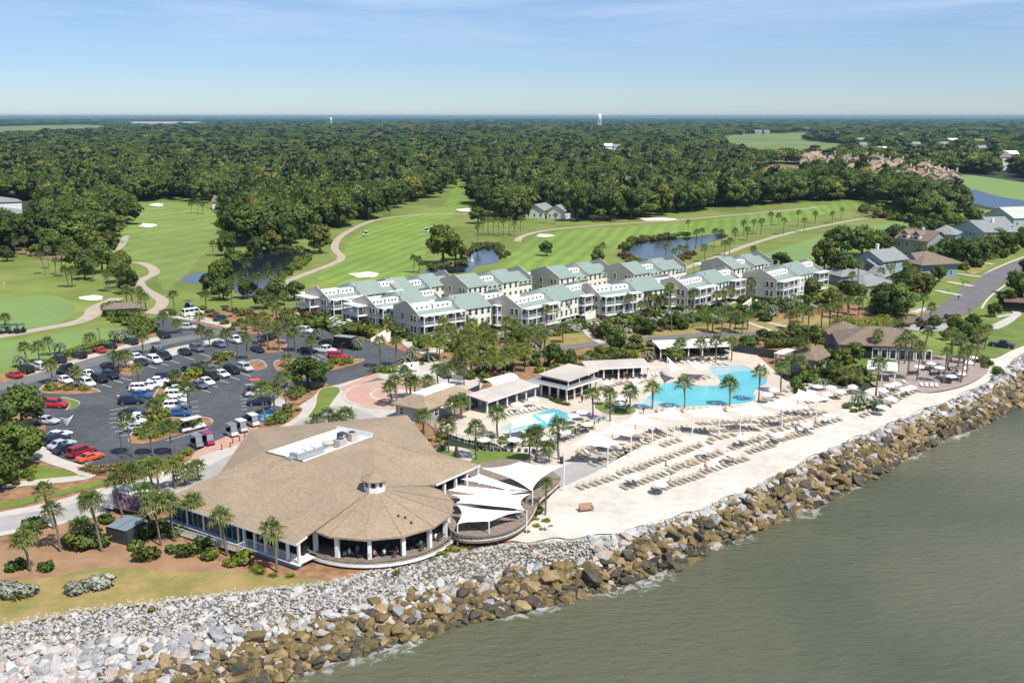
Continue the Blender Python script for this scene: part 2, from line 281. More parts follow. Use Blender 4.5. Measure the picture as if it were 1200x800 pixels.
# rocks
def rockmesh(seed):
    q=random.Random(seed); bm=bmesh.new()
    for i in range(15):
        v=Vector((q.gauss(0,1),q.gauss(0,1),q.gauss(0,1))).normalized(); m_=max(abs(v.x),abs(v.y),abs(v.z))
        v=v.lerp(v/m_*.8,.6)*q.uniform(.8,1.05); bm.verts.new((v.x*1.15,v.y*.9,v.z*.72))
    r_=bmesh.ops.convex_hull(bm,input=bm.verts); bmesh.ops.delete(bm,geom=list({g for g in r_['geom_interior'] if isinstance(g,bmesh.types.BMVert)}),context='VERTS')
    bmesh.ops.triangulate(bm,faces=bm.faces); me=bpy.data.meshes.new('rock'); bm.to_mesh(me); bm.free()
    return np.array([v.co[:] for v in me.vertices]),np.array([p.vertices[:] for p in me.polygons])
ROCK=[rockmesh(i) for i in range(14)]
def rmat(n_,c,c2): return mat(n_,c,.9,col2=c2,vscale=1.1,detail=8,bump=.5,bscale=3,coord='Object')
RM=[rmat('rock_pale',(.40,.385,.36),(.54,.52,.48)),rmat('rock_bluegrey',(.22,.225,.23),(.36,.36,.355)),rmat('rock_pinkish',(.36,.29,.24),(.45,.385,.33)),rmat('rock_tan',(.22,.155,.075),(.35,.255,.13)),rmat('rock_olive',(.12,.088,.034),(.21,.155,.062)),rmat('rock_dark',(.045,.038,.028),(.10,.085,.06))]
rocks=[]
def rock_tone(px,t_,q):
    g=.62+.30*min(1,max(0,(430-px)/430)) if px<700 else max(.12,.62-(px-700)/170)   # fraction of slope that is grey
    if px>1090: g=.30
    if t_>.80 and q.random()<(t_-.78)*2.2: return 5 if q.random()<.7 else 4
    g+=q.gauss(0,.13)
    if t_<g*.82: return q.choices([0,1,2],[5,2.4,1.3])[0]
    return q.choices([3,4,5,2,1],[3.2,5,2.6,.6,.6])[0]
q=random.Random(3)
for layer in range(3):
    s=0.0
    while s<SL:
        a,b_=rev_at(s); wid=(b_-a).length*1.12; pxm=PX(a.lerp(b_,.5))
        if pxm[0]>1330: break
        big=.54 if pxm[0]<520 else .74
        step=big*(1.25,1.55,2.3)[layer]
        tt=q.uniform(0,step)/wid
        while tt<(1.02 if pxm[0]<620 else 1.10):
            p=a.lerp(b_,tt); p=p+Vector((q.uniform(-.4,.4),q.uniform(-.4,.4),0)); pp=PX(p)
            top=.20+.24*min(1,max(0,pp[0]/300)) if pp[0]<690 else 0
            sz=big*q.lognormvariate(0,.26)
            if tt<top: sz=q.uniform(.14,.34) if q.random()>.07 or layer else q.uniform(.45,.75)
            elif pp[0]<520: sz*=1.18
            if tt<.08 and top==0: sz*=.8
            rocks.append((p.x,p.y,p.z+sz*(.05+.35*layer*(tt>top))-.06,sz,rock_tone(pp[0],tt,q),pp[0]))
            tt+=step*q.uniform(.8,1.2)/wid
        s+=step
# small stones filling the upper band
s=0.0
while s<SL:
    a,b_=rev_at(s); pxm=PX(a)[0]
    if pxm>1215: break
    if pxm>740:
        for k in range(3):
            p=a.lerp(b_,-.12+abs(q.gauss(0,.07))*1.2); p.z=min(p.z,.16); sz=q.uniform(.08,.34); rocks.append((p.x+q.uniform(-.3,.3),p.y+q.uniform(-.3,.3),p.z+.03,sz,q.choices([0,1,2,3],[4,3,1,2])[0],pxm))
        s+=.4; continue
    if pxm>-220:
        top=.26+.24*min(1,max(0,pxm/300)) if pxm<690 else .2
        for k in range(26 if pxm<600 else 20):
            tt=q.uniform(-.03,top) if q.random()<.8 else -.03+abs(q.gauss(0,.03))*(-1 if q.random()<.6 else 1)
            p=a.lerp(b_,tt); p.z=min(p.z,0.0); sz=q.uniform(.09,.24); rocks.append((p.x+q.uniform(-.2,.2),p.y+q.uniform(-.2,.2),p.z+.07,sz,q.choices([0,1,2],[5,2.2,1.4])[0],pxm))
    s+=.33
def rot3(q):
    return np.array(Matrix.Rotation(q.uniform(0,6.28),3,'Z')@Matrix.Rotation(q.uniform(-.5,.5),3,'X')@Matrix.Rotation(q.uniform(-.5,.5),3,'Y'))
vis=[r_ for r_ in rocks if -10<r_[5]<1210 and PX(r_)[1]<810]
vis.sort(key=lambda r_:-r_[3]/max(1,(r_[1]))); chosen=set(id(r_) for r_ in vis[:300])
RMESH={}
def join_rocks(lst,name):
    V=[];Fc=[];MI=[];base=0
    for i,r_ in enumerate(lst):
        v,f_=ROCK[i%14]; V.append((v*r_[3])@rot3(q).T+np.array(r_[:3])); Fc.append(f_+base); base+=len(v); MI+= [r_[4]]*len(f_)
    V=np.concatenate(V); Fc=np.concatenate(Fc); me=bpy.data.meshes.new(name); me.vertices.add(len(V)); me.vertices.foreach_set('co',V.ravel()); me.loops.add(Fc.size); me.loops.foreach_set('vertex_index',Fc.ravel().astype(np.int32)); me.polygons.add(len(Fc)); me.polygons.foreach_set('loop_start',np.arange(0,Fc.size,3,dtype=np.int32)); me.polygons.foreach_set('loop_total',np.full(len(Fc),3,dtype=np.int32))
    for m_ in RM: me.materials.append(m_)
    me.polygons.foreach_set('material_index',np.array(MI,dtype=np.int32)); me.polygons.foreach_set('use_smooth',np.zeros(len(Fc),dtype=bool)); me.update(); me.validate(); return me
o=obj('small_rocks',join_rocks([r_ for r_ in rocks if id(r_) not in chosen],'small_rocks'),REVET); o['kind']='stuff'
for i,r_ in enumerate(vis[:300]):
    key=(i%14,r_[4])
    if key not in RMESH:
        v,f_=ROCK[key[0]]; me=bpy.data.meshes.new('rock'); me.from_pydata(v.tolist(),[],f_.tolist()); me.materials.append(RM[key[1]]); RMESH[key]=me
    o=obj('rock',RMESH[key],REVET,r_[:3],0,r_[3]); o.rotation_euler=(q.uniform(-.4,.4),q.uniform(-.4,.4),q.uniform(0,6.28))
# ---------------------------------------------------------------- golf course
sheet('golf_rough',[(-200,310),(0,290),(60,286),(115,288),(134,258),(152,234),(185,228),(240,234),(272,258),(290,288),(330,282),(396,260),(445,240),(500,227),(520,217),(526,204),(552,203),(564,228),(568,244),(610,254),(700,256),(850,240),(950,230),(1015,231),(1085,238),(1115,240),(1200,255),(1320,300),(1300,365),(1190,415),(1160,428),(1000,430),(700,440),(400,440),(200,420),(0,452),(-250,480)],.02,GR['rough'])
sheet('fairway_left',[(150,300),(140,285),(143,268),(155,246),(170,237),(200,237),(238,243),(258,258),(256,282),(236,300),(222,318),(206,331),(196,343),(186,331),(183,318),(166,306)],.045,GR['fair1'])
sheet('fairway_middle',[(372,324),(398,302),(412,280),(430,268),(470,254),(505,247),(522,238),(531,218),(540,210),(548,216),(549,236),(523,258),(505,282),(498,302),(478,330),(440,335),(400,336)],.045,GR['fair2'])
sheet('fairway_right',[(594,302),(606,286),(640,273),(700,268),(800,261),(900,249),(960,240),(1000,238),(1008,243),(940,256),(862,273),(800,278),(735,288),(690,308),(640,322),(600,320)],.045,GR['fair3'])
sheet('fairway_far_right',[(880,306),(930,286),(1000,268),(1050,260),(1090,256),(1085,263),(1000,285),(960,318),(900,322)],.045,GR['green'])
sheet('putting_green',[(-60,352),(0,350),(50,345),(78,351),(88,364),(70,378),(30,385),(-60,392)],.045,GR['green'])
sheet('practice_green',[(-60,408),(0,401),(60,392),(110,385),(148,386),(160,394),(146,403),(90,414),(40,424),(-60,440)],.045,GR['green'])
sheet('far_fairway',[(1108,209),(1130,205),(1180,211),(1260,225),(1300,250),(1200,237),(1160,229),(1125,219)],.05,GR['green'])
sheet('marsh_meadow',[(846,160),(870,156.5),(940,155),(990,157),(940,163),(1000,172),(975,188),(890,188),(845,174)],.05,M['marsh'])
sheet('marsh_left',[(-200,148),(0,147.5),(90,145.5),(150,148),(110,155),(0,160),(-200,162)],.05,M['marsh'])
sheet('marsh_right',[(1015,151),(1060,150.5),(1140,153),(1080,156),(1030,154)],.05,M['marsh'])
sheet('dormant_field',[(878,203),(892,197),(912,192),(940,195),(950,200),(945,212),(905,222),(872,216)],.05,M['brownf'])
sheet('tidal_flat',[(1090,157),(1140,156),(1260,159),(1400,162),(1260,165),(1150,162)],.06,M['mud'])
sheet('far_inlet',[(140,143),(210,142),(260,143.2),(215,146.5),(150,147)],.06,M['mud'])
mw=mat('pond_water',(.010,.020,.026),.06,spec=.6,bump=.12,bscale=1.2); mw2=mat('lagoon_water',(.05,.085,.13),.3,spec=.5,bump=.6,bscale=.3)
sheet('pond_left',[(212,329),(225,321),(250,317),(262,309),(290,296),(330,290),(360,296),(356,306),(332,322),(308,342),(286,347),(268,337),(240,333)],.06,mw)
sheet('pond_middle',[(546,300),(560,290),(580,289),(590,299),(580,308),(560,312),(545,319),(500,321),(504,314),(540,310)],.06,mw)
sheet('pond_right',[(728,295),(736,287),(752,282),(778,279),(805,278),(842,274),(853,277),(832,284),(815,292),(802,300),(780,305),(750,305),(733,300)],.06,mw)
sheet('pond_far',[(1012,254),(1040,251),(1075,252),(1070,255),(1040,256)],.06,mw)
sheet('lagoon',[(1113,222),(1140,222),(1170,230),(1230,240),(1300,254),(1300,262),(1200,247),(1160,243),(1130,234)],.07,mw2)
for nm,px,w in [('cart_path_left',[(-80,404),(0,394),(45,386),(88,378),(106,370),(112,361),(126,354),(138,349)],4.6),('cart_path_bend',[(150,308),(164,308),(177,313),(181,320),(170,326),(163,331),(168,338),(180,345),(190,352),(187,360),(178,366),(205,366)],3.6),
  ('cart_path_middle',[(322,338),(345,326),(390,309),(400,301),(392,290),(402,275),(440,258),(500,251),(545,251),(556,249)],3.2),('cart_path_right',[(606,283),(612,277),(640,270),(700,264),(780,259),(870,251),(960,243)],3.2),('cart_path_east',[(800,315),(838,302),(880,286),(930,272),(1000,258),(1030,254)],3.2),('cart_path_tees',[(120,300),(140,290),(148,276)],3)]:
    strip(nm,px,w,.075,M['path'])
for i,(x,y,rx,ry) in enumerate([(108,349,14,3.0),(173,264,10,2.3),(184,240,8,1.7),(265,264,4,2.3),(638,276,10,1.8),(428,322,17,3.2),(546,246,10,1.8),(690,318,9,2.6),(547,221,6,.9),(770,257,22,1.8),(1075,232,10,1.5),(1087,218,8,1.2)]):
    qq=random.Random(i); k=9; ph=qq.uniform(0,6)
    sheet('sand_bunker',[(x+rx*math.cos(6.2832*j/k)*(1+.22*math.sin(2*j+ph)),y+ry*math.sin(6.2832*j/k)*(1+.2*math.cos(3*j+ph))) for j in range(k)],.08,M['bunker'])
# ---------------------------------------------------------------- resort grounds
sheet('garden_beds',[(-150,452),(0,440),(50,430),(180,385),(260,365),(330,368),(470,398),(560,400),(640,398),(700,392),(800,385),(900,370),(960,352),(1010,360),(1040,375),(1010,400),(960,425),(900,432),(760,430),(640,455),(560,480),(520,520),(560,548),(640,560),(640,632),(590,639),(520,652),(450,667),(390,683),(300,693),(200,705),(100,717),(0,737),(-150,768)],.03,M['mulch'])
sheet('soil_bank',[(-150,660),(0,640),(40,622),(120,606),(180,612),(250,655),(330,676),(400,680),(460,661),(400,679),(300,690),(150,709),(0,734),(-150,765)],.045,M['dirt'])
sheet('dry_lawn',[(-150,700),(0,682),(60,676),(100,667),(150,665),(200,670),(270,670),(330,676),(395,682),(300,693),(200,705),(100,717),(0,737),(-150,768)],.06,M['dry'])
sheet('garden_lawn',[(560,398),(650,392),(740,389),(850,381),(930,371),(960,375),(900,392),(800,397),(700,402),(620,408)],.045,M['dry'])
sheet('parking_asphalt',[(-60,468),(0,452),(40,440),(100,420),(165,402),(186,392),(172,378),(195,371),(260,386),(305,391),(322,374),(345,372),(420,395),(455,405),(480,416),(470,426),(440,437),(398,449),(352,462),(340,480),(300,492),(270,508),(225,530),(170,548),(120,551),(80,541),(50,522),(54,500),(45,482),(40,466),(0,472),(-60,484)],.06,M['asphalt'])
strip('access_road',[(-40,462),(20,448),(60,437),(110,424),(180,404),(240,392),(290,383)],5.6,.075,M['asphalt2'])
sheet('stall_concrete_left',[(20,446),(40,436),(100,417),(165,399),(185,394),(188,399),(140,410),(80,428),(35,444)],.07,M['conc'],False)
sheet('stall_concrete_middle',[(150,424),(200,408),(256,396),(264,399),(225,410),(180,424),(160,430)],.07,M['conc'],False)
sheet('stall_concrete_right',[(200,372),(225,368),(262,378),(295,384),(285,388),(240,378)],.07,M['conc'],False)
sheet('plaza_concrete',[(-120,622),(0,600),(60,588),(110,574),(180,556),(240,532),(270,515),(330,488),(372,462),(400,450),(440,438),(470,428),(520,424),(560,436),(566,450),(545,472),(500,492),(440,505),(380,522),(310,540),(255,560),(200,580),(110,606),(0,628),(-120,650)],.075,M['conc'])
sheet('drive_surface',[(-120,628),(0,606),(70,594),(130,578),(200,566),(260,538),(330,505),(372,484),(400,476),(450,492),(440,503),(380,520),(310,538),(255,558),(200,577),(110,602),(0,623),(-120,645)],.09,M['conc2'])
sheet('brick_apron',[(222,540),(228,530),(252,517),(275,507),(300,499),(312,503),(296,516),(268,524),(245,530)],.1,M['brickp'],False)
sheet('brick_crossing',[(398,455),(430,441),(442,437),(447,441),(425,449),(404,459)],.1,M['brickp'],False)
strip('road_apron',[(404,457),(428,448),(446,443)],4,.095,M['asphalt2'])
# roundabout of brick paving
RC=G(468,461,.11)
def disc(name,c,r0,r1,z,m,n=72):
    mb=MB(); vs=[]
    for r_ in (r0,r1): vs+=[(c.x+r_*math.cos(6.28318*i/n),c.y+r_*math.sin(6.28318*i/n),z) for i in range(n)]
    mb.add(vs,[(i,n+i,n+(i+1)%n,(i+1)%n) for i in range(n)]); return struct(name,mb.mesh(name,m))
disc('roundabout_disc',RC,0,2.9,.19,M['conc']); disc('roundabout_inner_paving',RC,2.9,5.3,.19,M['brickp']); disc('roundabout_ring',RC,5.3,5.9,.19,M['conc']); disc('roundabout_outer_paving',RC,5.9,10.6,.19,M['brickp']); disc('roundabout_kerb',RC,10.6,11.2,.195,M['conc'])
gp=[(375,457),(386,453.5),(397,454.5),(399,459),(394,466),(384,479),(372,487),(360,490),(369,476),(371,465)]
sheet('plaza_lawn',gp,.12,GR['lawn']); kerb_loop('lawn_kerb',gp,z=.08)
sheet('verge_lawn',[(-120,606),(0,589),(60,577),(125,561),(130,565),(70,581),(0,597),(-120,618)],.1,GR['lawn'])
sheet('corner_lawn',[(-60,556),(0,551),(40,546),(75,551),(90,558),(60,562),(0,560),(-60,566)],.08,GR['lawn'])
strip('footpath_parking',[(-60,578),(0,569),(60,563),(100,558),(95,550),(60,538),(42,524),(36,510)],2.6,.095,M['conc'])
sheet('island_left',[(47,459),(58,449),(90,450),(116,458),(108,461),(70,462)],.13,M['mulch']); kerb_loop('island_kerb',[(47,459),(58,449),(90,450),(116,458),(108,461),(70,462)],z=.05)
isl=[(151,514),(158,500),(172,484),(178,468),(188,452),(205,441),(226,429),(262,414),(285,410),(300,424),(308,431),(270,432),(244,446),(236,458),(234,468),(222,464),(222,482),(214,492),(236,489),(249,493),(240,501),(205,511),(175,519),(156,519)]
isl=[(151,515),(158,503),(173,485),(179,468),(189,452),(208,441),(228,430),(262,413),(276,414),(262,424),(240,438),(224,452),(196,466),(196,486),(214,490),(236,489),(249,493),(240,501),(205,511),(175,519),(156,520)]
sheet('island_centre',isl,.13,M['mulch']); kerb_loop('island_kerb',isl,z=.05)
i2=[(140,434),(150,426),(163,430),(160,438),(148,441)]; sheet('island_middle',i2,.13,M['mulch']); kerb_loop('island_kerb',i2,z=.05)
i3=[(292,424),(305,422),(312,430),(300,435),(290,431)]; sheet('island_right',i3,.13,M['mulch']); kerb_loop('island_kerb',i3,z=.05)
i4=[(322,424),(350,421),(380,424),(415,421),(426,423),(400,432),(372,437),(345,447),(330,440)]; sheet('island_oak',i4,.13,M['mulch']); kerb_loop('island_kerb',i4,z=.05)
i5=[(305,402),(325,398),(336,402),(330,412),(312,414),(302,408)]; sheet('island_palms',i5,.13,M['mulch']); kerb_loop('island_kerb',i5,z=.05)
i6=[(329,463),(338,455),(360,450),(385,450),(370,462),(352,473),(338,472)]; sheet('bed_cart_park',i6,.13,M['mulch'])
i7=[(303,500),(318,488),(335,477),(354,478),(348,488),(330,499),(312,506)]; sheet('bed_cart_path',i7,.13,M['mulch'])
i8=[(90,548),(110,546),(150,543),(190,540),(222,530),(218,540),(190,549),(150,556),(110,556)]; sheet('bed_parking_edge',i8,.13,M['mulch'])
i9=[(72,466),(84,468),(93,472),(88,478),(78,481),(82,474)]; sheet('island_red_car',i9,.13,GR['lawn2']); kerb_loop('island_kerb',i9,z=.05)
sheet('path_cart_park',[(318,478),(330,462),(336,452),(345,448),(340,462),(338,474),(350,478),(372,470),(366,462),(380,456),(398,452),(376,478),(345,497),(320,512),(300,520),(310,508),(340,492),(352,482)],.1,M['conc'])
# parking bay lines
bay=MB()
def bayline(x0,y0,x1,y1,w=.16,z=.16):
    a=G(x0,y0,z); b_=G(x1,y1,z); d=(b_-a).normalized(); n_=Vector((-d.y,d.x,0))*w/2; bay.add([a-n_,b_-n_,b_+n_,a+n_],[(0,1,2,3)])
for i in range(7): bayline(129+[0,-1,-1.5,-1,1,6,12][i],480.5+5*i,150+3*i,478+5*i-1)
for x,y in [(223,467),(224,473),(225,478),(226,484)]: bayline(x,y+4,x+9,y+3)
for x,y in [(247,452),(260,447),(272,443),(285,439),(238,458)]: bayline(x-4,y-2,x+9,y+1.5)
for x,y in [(125,452),(138,447),(148,444),(178,430),(192,427),(205,424),(222,420),(240,416)]: bayline(x-6,y-2,x+6,y+1.5)
for i in range(6): bayline(52+9*i,519+5*i,64+9*i,515+5*i)
for i in range(5): bayline(70+2*i,489+2.2*i,80+1.4*i,491-1.2*i)
bayline(190,512,240,499); bayline(195,516,244,502)
for i in range(5): bayline(281+.6*i,464+4*i,290,463+4*i)
for i in range(4): bayline(355+9*i,418-1.2*i,366+9*i,423-1.2*i)
struct('parking_lines',bay.mesh('parking_lines',M['line']))
for px in [[(289,478),(300,470),(330,472),(322,486),(305,490)]]: sheet('accessible_bay',[(300,486),(318,478),(335,478),(322,489),(306,494)],.085,M['paintblue'],False)
# pool terrace
POOL=[(745,476),(755,468),(764,460),(775,450),(800,448),(820,452),(840,451),(842,446),(838,440),(830,434),(832,430),(850,428.5),(868,428.5),(880,432),(893,440),(900,448),(890,455),(884,461),(886,468),(870,473),(840,475),(800,477),(770,478)]
SMALL=[(586,503),(592,498),(612,491),(640,480),(650,479),(664,484),(670,490),(660,496),(648,501),(630,503),(605,505)]
sheet('pool_terrace',[(512,500),(540,486),(566,474),(620,452),(680,442),(760,424),(850,408),(880,412),(905,432),(925,448),(965,450),(1010,458),(1000,470),(962,490),(915,502),(860,506),(800,510),(760,517),(700,545),(660,556),(640,556),(580,520),(545,515)],.2,M['pooldeck'],holes=[POOL,SMALL])
mp_=mat('pool_water',(.10,.46,.50),.06,spec=.5,bump=.10,bscale=.8,col2=(.14,.53,.56),vscale=.12); mp2=mat('pool_shallows',(.36,.56,.53),.08,spec=.5)
sheet('pool_water',POOL,.1,mp_); sheet('small_pool_water',SMALL,.1,mp_)
sheet('pool_steps',[(744,477),(757,468),(775,471),(800,476),(770,480)],.112,mp2); sheet('pool_beach_entry',[(828,432),(850,427),(872,428),(884,434),(860,436),(842,440)],.112,mp2); sheet('small_pool_steps',[(585,504),(598,495),(612,490),(618,502),(600,507)],.112,mp2)
kerb_loop('pool_coping',POOL,w=.45,h=.06,z=.19); kerb_loop('small_pool_coping',SMALL,w=.45,h=.06,z=.19)
sheet('terrace_lawn',[(697,476),(715,470),(735,474),(745,481),(735,486),(712,485)],.24,GR['lawn'])
sheet('green_by_restaurant',[(505,525),(520,522),(560,527),(600,530),(622,533),(612,541),(590,545),(555,542),(520,535)],.22,GR['lawn'])
strip('lawn_footpath',[(508,524),(535,526),(548,532),(545,538),(536,543)],2.2,.235,M['conc'])
sheet('painted_sail_shadow',[(632,560),(690,535),(716,528),(722,538),(690,556),(668,566),(655,570)],.24,M['conc2'])  # grey sheet paints in the first sail's cast shadow
sheet('beach',[(575,637),(600,630),(625,610),(640,588),(655,572),(690,555),(730,535),(775,512),(860,506),(915,502),(960,490),(1000,470),(1020,455),(1060,455),(1090,461),(1130,453),(1155,440),(1160,428),(1200,408),(1320,360),(1320,364),(1200,414),(1180,432),(1165,441),(1150,453),(1130,459),(1105,473),(1080,479),(1060,491),(1040,496),(1020,508),(1000,512),(975,528),(950,534),(925,552),(900,561),(875,577),(850,582),(825,597),(800,601),(775,613),(750,616),(725,625),(700,626),(670,632),(650,630),(620,636),(600,634)],.16,M['sand'])
cs_=[p for p in crest if PX(p)[0]>585 and PX(p)[0]<1460]; in_=[]
for i,p in enumerate(cs_):
    d=cs_[min(i+1,len(cs_)-1)]-cs_[max(i-1,0)]; d.normalize(); in_.append(p+Vector((-d.y,d.x,0))*6)
mb=MB(); nn_=len(cs_); mb.add([Vector((p.x,p.y,.05)) for p in cs_+in_],[(i,i+1,nn_+i+1,nn_+i) for i in range(nn_-1)]); struct('shore_sand',mb.mesh('shore_sand',M['sand']))
sheet('paver_terrace',[(1018,440),(1040,428),(1065,418),(1120,417),(1150,418),(1159,426),(1155,438),(1135,450),(1105,458),(1080,460),(1050,454),(1025,452)],.26,M['paver'])
# residential street, verges
strip('street',[(1420,262),(1290,282),(1215,304),(1165,325),(1140,345),(1118,362),(1085,376),(1040,382)],[9]*43,.075,M['road'])
strip('resort_lane',[(1085,376),(1040,384),(985,389),(920,392),(850,391),(760,397),(680,405),(625,414),(585,424),(555,436),(530,444)],4.6,.07,M['asphalt2'])
strip('lane_apron',[(1062,381),(1085,386),(1110,380)],6,.073,M['conc2'])
kerb_loop('street_kerb',[(1290,275),(1212,297),(1160,318),(1130,341),(1108,357),(1088,366),(1062,372),(1040,375)],closed=False,w=.8,h=.1,z=.05)
kerb_loop('street_kerb',[(1300,292),(1222,312),(1185,330),(1160,348),(1150,362)],closed=False,w=.6,h=.1,z=.05)
for px in [[(1098,368),(1092,350),(1108,342),(1112,352)],[(1110,340),(1122,331),(1138,334),(1124,345)],[(1125,326),(1140,322),(1150,325),(1138,331)],[(1150,300),(1170,294),(1176,300),(1158,306)],[(1182,290),(1215,280),(1215,290),(1190,296)]]: sheet('verge_lawn',px,.07,GR['lawn'])
for px in [[(1128,312),(1150,306),(1155,314),(1140,322)],[(1060,362),(1085,362),(1080,370),(1040,375)],[(930,372),(975,372),(985,382),(930,380)]]: sheet('dry_verge',px,.065,M['dry'])
for px,w in [([(1070,366),(1095,358)],2.5),([(1096,340),(1126,346)],2.5),([(1110,330),(1140,335)],2.5),([(1115,320),(1150,324)],2.5),([(1130,304),(1165,310)],2.5),([(1150,291),(1182,296)],2.5),([(900,378),(925,384),(945,392)],1.6),([(866,352),(845,362),(870,375),(905,388)],1.6),([(683,378),(690,392),(706,402)],1.8),([(1165,372),(1190,368),(1180,378),(1165,385)],1.8)]: strip('driveway',px,w,.085,M['conc'],4)
sheet('point_lawn',[(1130,400),(1140,380),(1165,365),(1200,370),(1280,360),(1300,375),(1200,405),(1165,420),(1145,412)],.07,GR['lawn2'])
strip('golf_footpath',[(1160,385),(1178,376),(1192,368),(1185,362)],2.2,.09,M['conc'])
for px in [[(0,290),(40,288),(100,292),(110,300),(60,305)]]: sheet('bare_ground',px,.06,M['brownf'])
sheet('condo_gravel',[(470,400),(500,398),(520,405),(515,415),(490,414)],.08,M['conc'])
# ================================================================ vegetation
def cloud_mesh(name,lobes,n,size,m,seed=0,flat=.55,shell=(.55,1.0),zmin=None,cvscale=1.0,aspect=1.0):
    g=np.random.default_rng(seed); lb=np.array(lobes,dtype=float); vol=(lb[:,3]*lb[:,4]*lb[:,5])**(.67); idx=g.choice(len(lb),n,p=vol/vol.sum())
    d=g.normal(size=(n,3)); d/=np.linalg.norm(d,axis=1)[:,None]
    rr=g.uniform(shell[0],shell[1],n)[:,None]; P_=lb[idx,:3]+d*lb[idx,3:6]*rr
    nn=d*flat+g.normal(size=(n,3))*(1-flat)+np.array([0,0,.25]); nn/=np.linalg.norm(nn,axis=1)[:,None]
    a=np.cross(nn,g.normal(size=(n,3))); a/=np.linalg.norm(a,axis=1)[:,None]; b=np.cross(nn,a)
    s=(size*g.uniform(.6,1.25,n))[:,None]
    V=np.stack([P_-a*s-b*s*.5*aspect,P_+a*s*.25-b*s*.75*aspect,P_+a*s+b*s*.45*aspect,P_-a*s*.3+b*s*.8*aspect],1).reshape(-1,3)
    if zmin is not None: V[:,2]=np.maximum(V[:,2],zmin)
    lv=g.uniform(0,1,len(lb)); cv=np.clip(.5+((lv[idx]-.5)*.75+g.normal(size=n)*.18)*cvscale,0,1)
    me=bpy.data.meshes.new(name); me.vertices.add(4*n); me.vertices.foreach_set('co',V.ravel()); me.loops.add(4*n); me.loops.foreach_set('vertex_index',np.arange(4*n,dtype=np.int32)); me.polygons.add(n); me.polygons.foreach_set('loop_start',np.arange(0,4*n,4,dtype=np.int32)); me.polygons.foreach_set('loop_total',np.full(n,4,dtype=np.int32))
    me.materials.append(m); me.polygons.foreach_set('use_smooth',np.ones(n,dtype=bool)); me.update(); me.attributes.new('cv','FLOAT','POINT').data.foreach_set('value',np.repeat(cv,4))
    sg=np.sign((nn*d).sum(1))[:,None]; sg[sg==0]=1; cn=d*.74+nn*sg*.26+np.array([0,0,.12]); cn/=np.linalg.norm(cn,axis=1)[:,None]
    # face winding must agree with the custom normal
    me.normals_split_custom_set_from_vertices(np.repeat(cn,4,axis=0).tolist()); return me
LF=dict(oak=leafmat('oak_leaf',(.066,.112,.020),(.160,.215,.042),.36,.38),bright=leafmat('bright_leaf',(.12,.155,.02),(.23,.24,.04),.2,.3),pine=leafmat('pine_needles',(.060,.095,.030),(.12,.155,.05)),
 palm=leafmat('palm_frond',(.12,.175,.036),(.29,.28,.085),.22,.38),golden=leafmat('golden_frond',(.16,.21,.038),(.37,.36,.09),.2,.38),sago=leafmat('silver_frond',(.12,.16,.09),(.22,.25,.15),.2,.25),
 shrub=leafmat('shrub_leaf',(.075,.12,.018),(.18,.22,.04)),lime=leafmat('lime_shrub_leaf',(.12,.17,.018),(.25,.28,.04)),silver=leafmat('silver_shrub_leaf',(.27,.32,.22),(.50,.52,.41)),straw=leafmat('ornamental_grass',(.12,.115,.04),(.26,.20,.085)),russet=leafmat('russet_shrub_leaf',(.10,.07,.03),(.17,.12,.05)),hedge=leafmat('hedge_leaf',(.060,.115,.018),(.13,.185,.03)))
def oak_lobes(seed,w=5.2,h=10.5,n=13,flat_=.62):
    q=random.Random(seed); L=[(0,0,h*.70,w*.62,w*.62,h*.24)]
    for i in range(n):
        a=6.283*i/n*1.618*2+q.uniform(-.4,.4); r_=w*q.uniform(.35,.78); z=h*(.86-.50*(r_/w)**1.5)+q.uniform(-.9,.5); s=w*q.uniform(.28,.46)
        L.append((r_*math.cos(a),r_*math.sin(a),z,s,s,s*flat_*q.uniform(.8,1.15)))
    for i in range(6):
        a=i*1.05+q.uniform(-.3,.3); s=w*q.uniform(.24,.36); L.append((w*.62*math.cos(a),w*.62*math.sin(a),h*q.uniform(.26,.42),s,s,s*.8))
    return L
def pine_lobes(seed,h=15):
    q=random.Random(seed); L=[]
    for i in range(9):
        z=h*(.5+.5*i/9); r_=2.2*(1-.55*i/9); a=q.uniform(0,6.28); L.append((r_*.55*math.cos(a),r_*.55*math.sin(a),z,r_*.8,r_*.8,r_*.5))
    return L
def limb_mesh(name,h,r0,nl,w,seed,m):
    q=random.Random(seed); mb=MB(); top=h*.42
    mb.tube([(0,0,-.1),(q.uniform(-.2,.2),q.uniform(-.2,.2),top*.5),(q.uniform(-.3,.3),q.uniform(-.3,.3),top)],[r0*1.3,r0,r0*.75],7)
    for i in range(nl):
        a=6.283*i/nl+q.uniform(-.3,.3); r_=w*q.uniform(.4,.7); mb.tube([(0,0,top*.8),(r_*.5*math.cos(a),r_*.5*math.sin(a),top*1.25),(r_*math.cos(a),r_*math.sin(a),h*.72)],[r0*.55,r0*.35,r0*.12],5)
    return mb.mesh(name,m)
OAKN=[(cloud_mesh('oak_crown',oak_lobes(i),2600,.42,LF['bright' if i==4 else 'oak'],i),limb_mesh('oak_trunk',10.5,.38,6,5.2,i,M['bark'])) for i in range(5)]
OAKM=[(cloud_mesh('oak_crown',oak_lobes(i+20),2300,.46,LF['bright' if i==5 else 'oak'],i+20),limb_mesh('oak_trunk',10.5,.35,4,5,i+20,M['bark'])) for i in range(6)]
PINEM=[(cloud_mesh('pine_crown',pine_lobes(i+40),600,.6,LF['pine'],i+40),limb_mesh('pine_trunk',15,.25,0,1,i,M['bark'])) for i in range(2)]
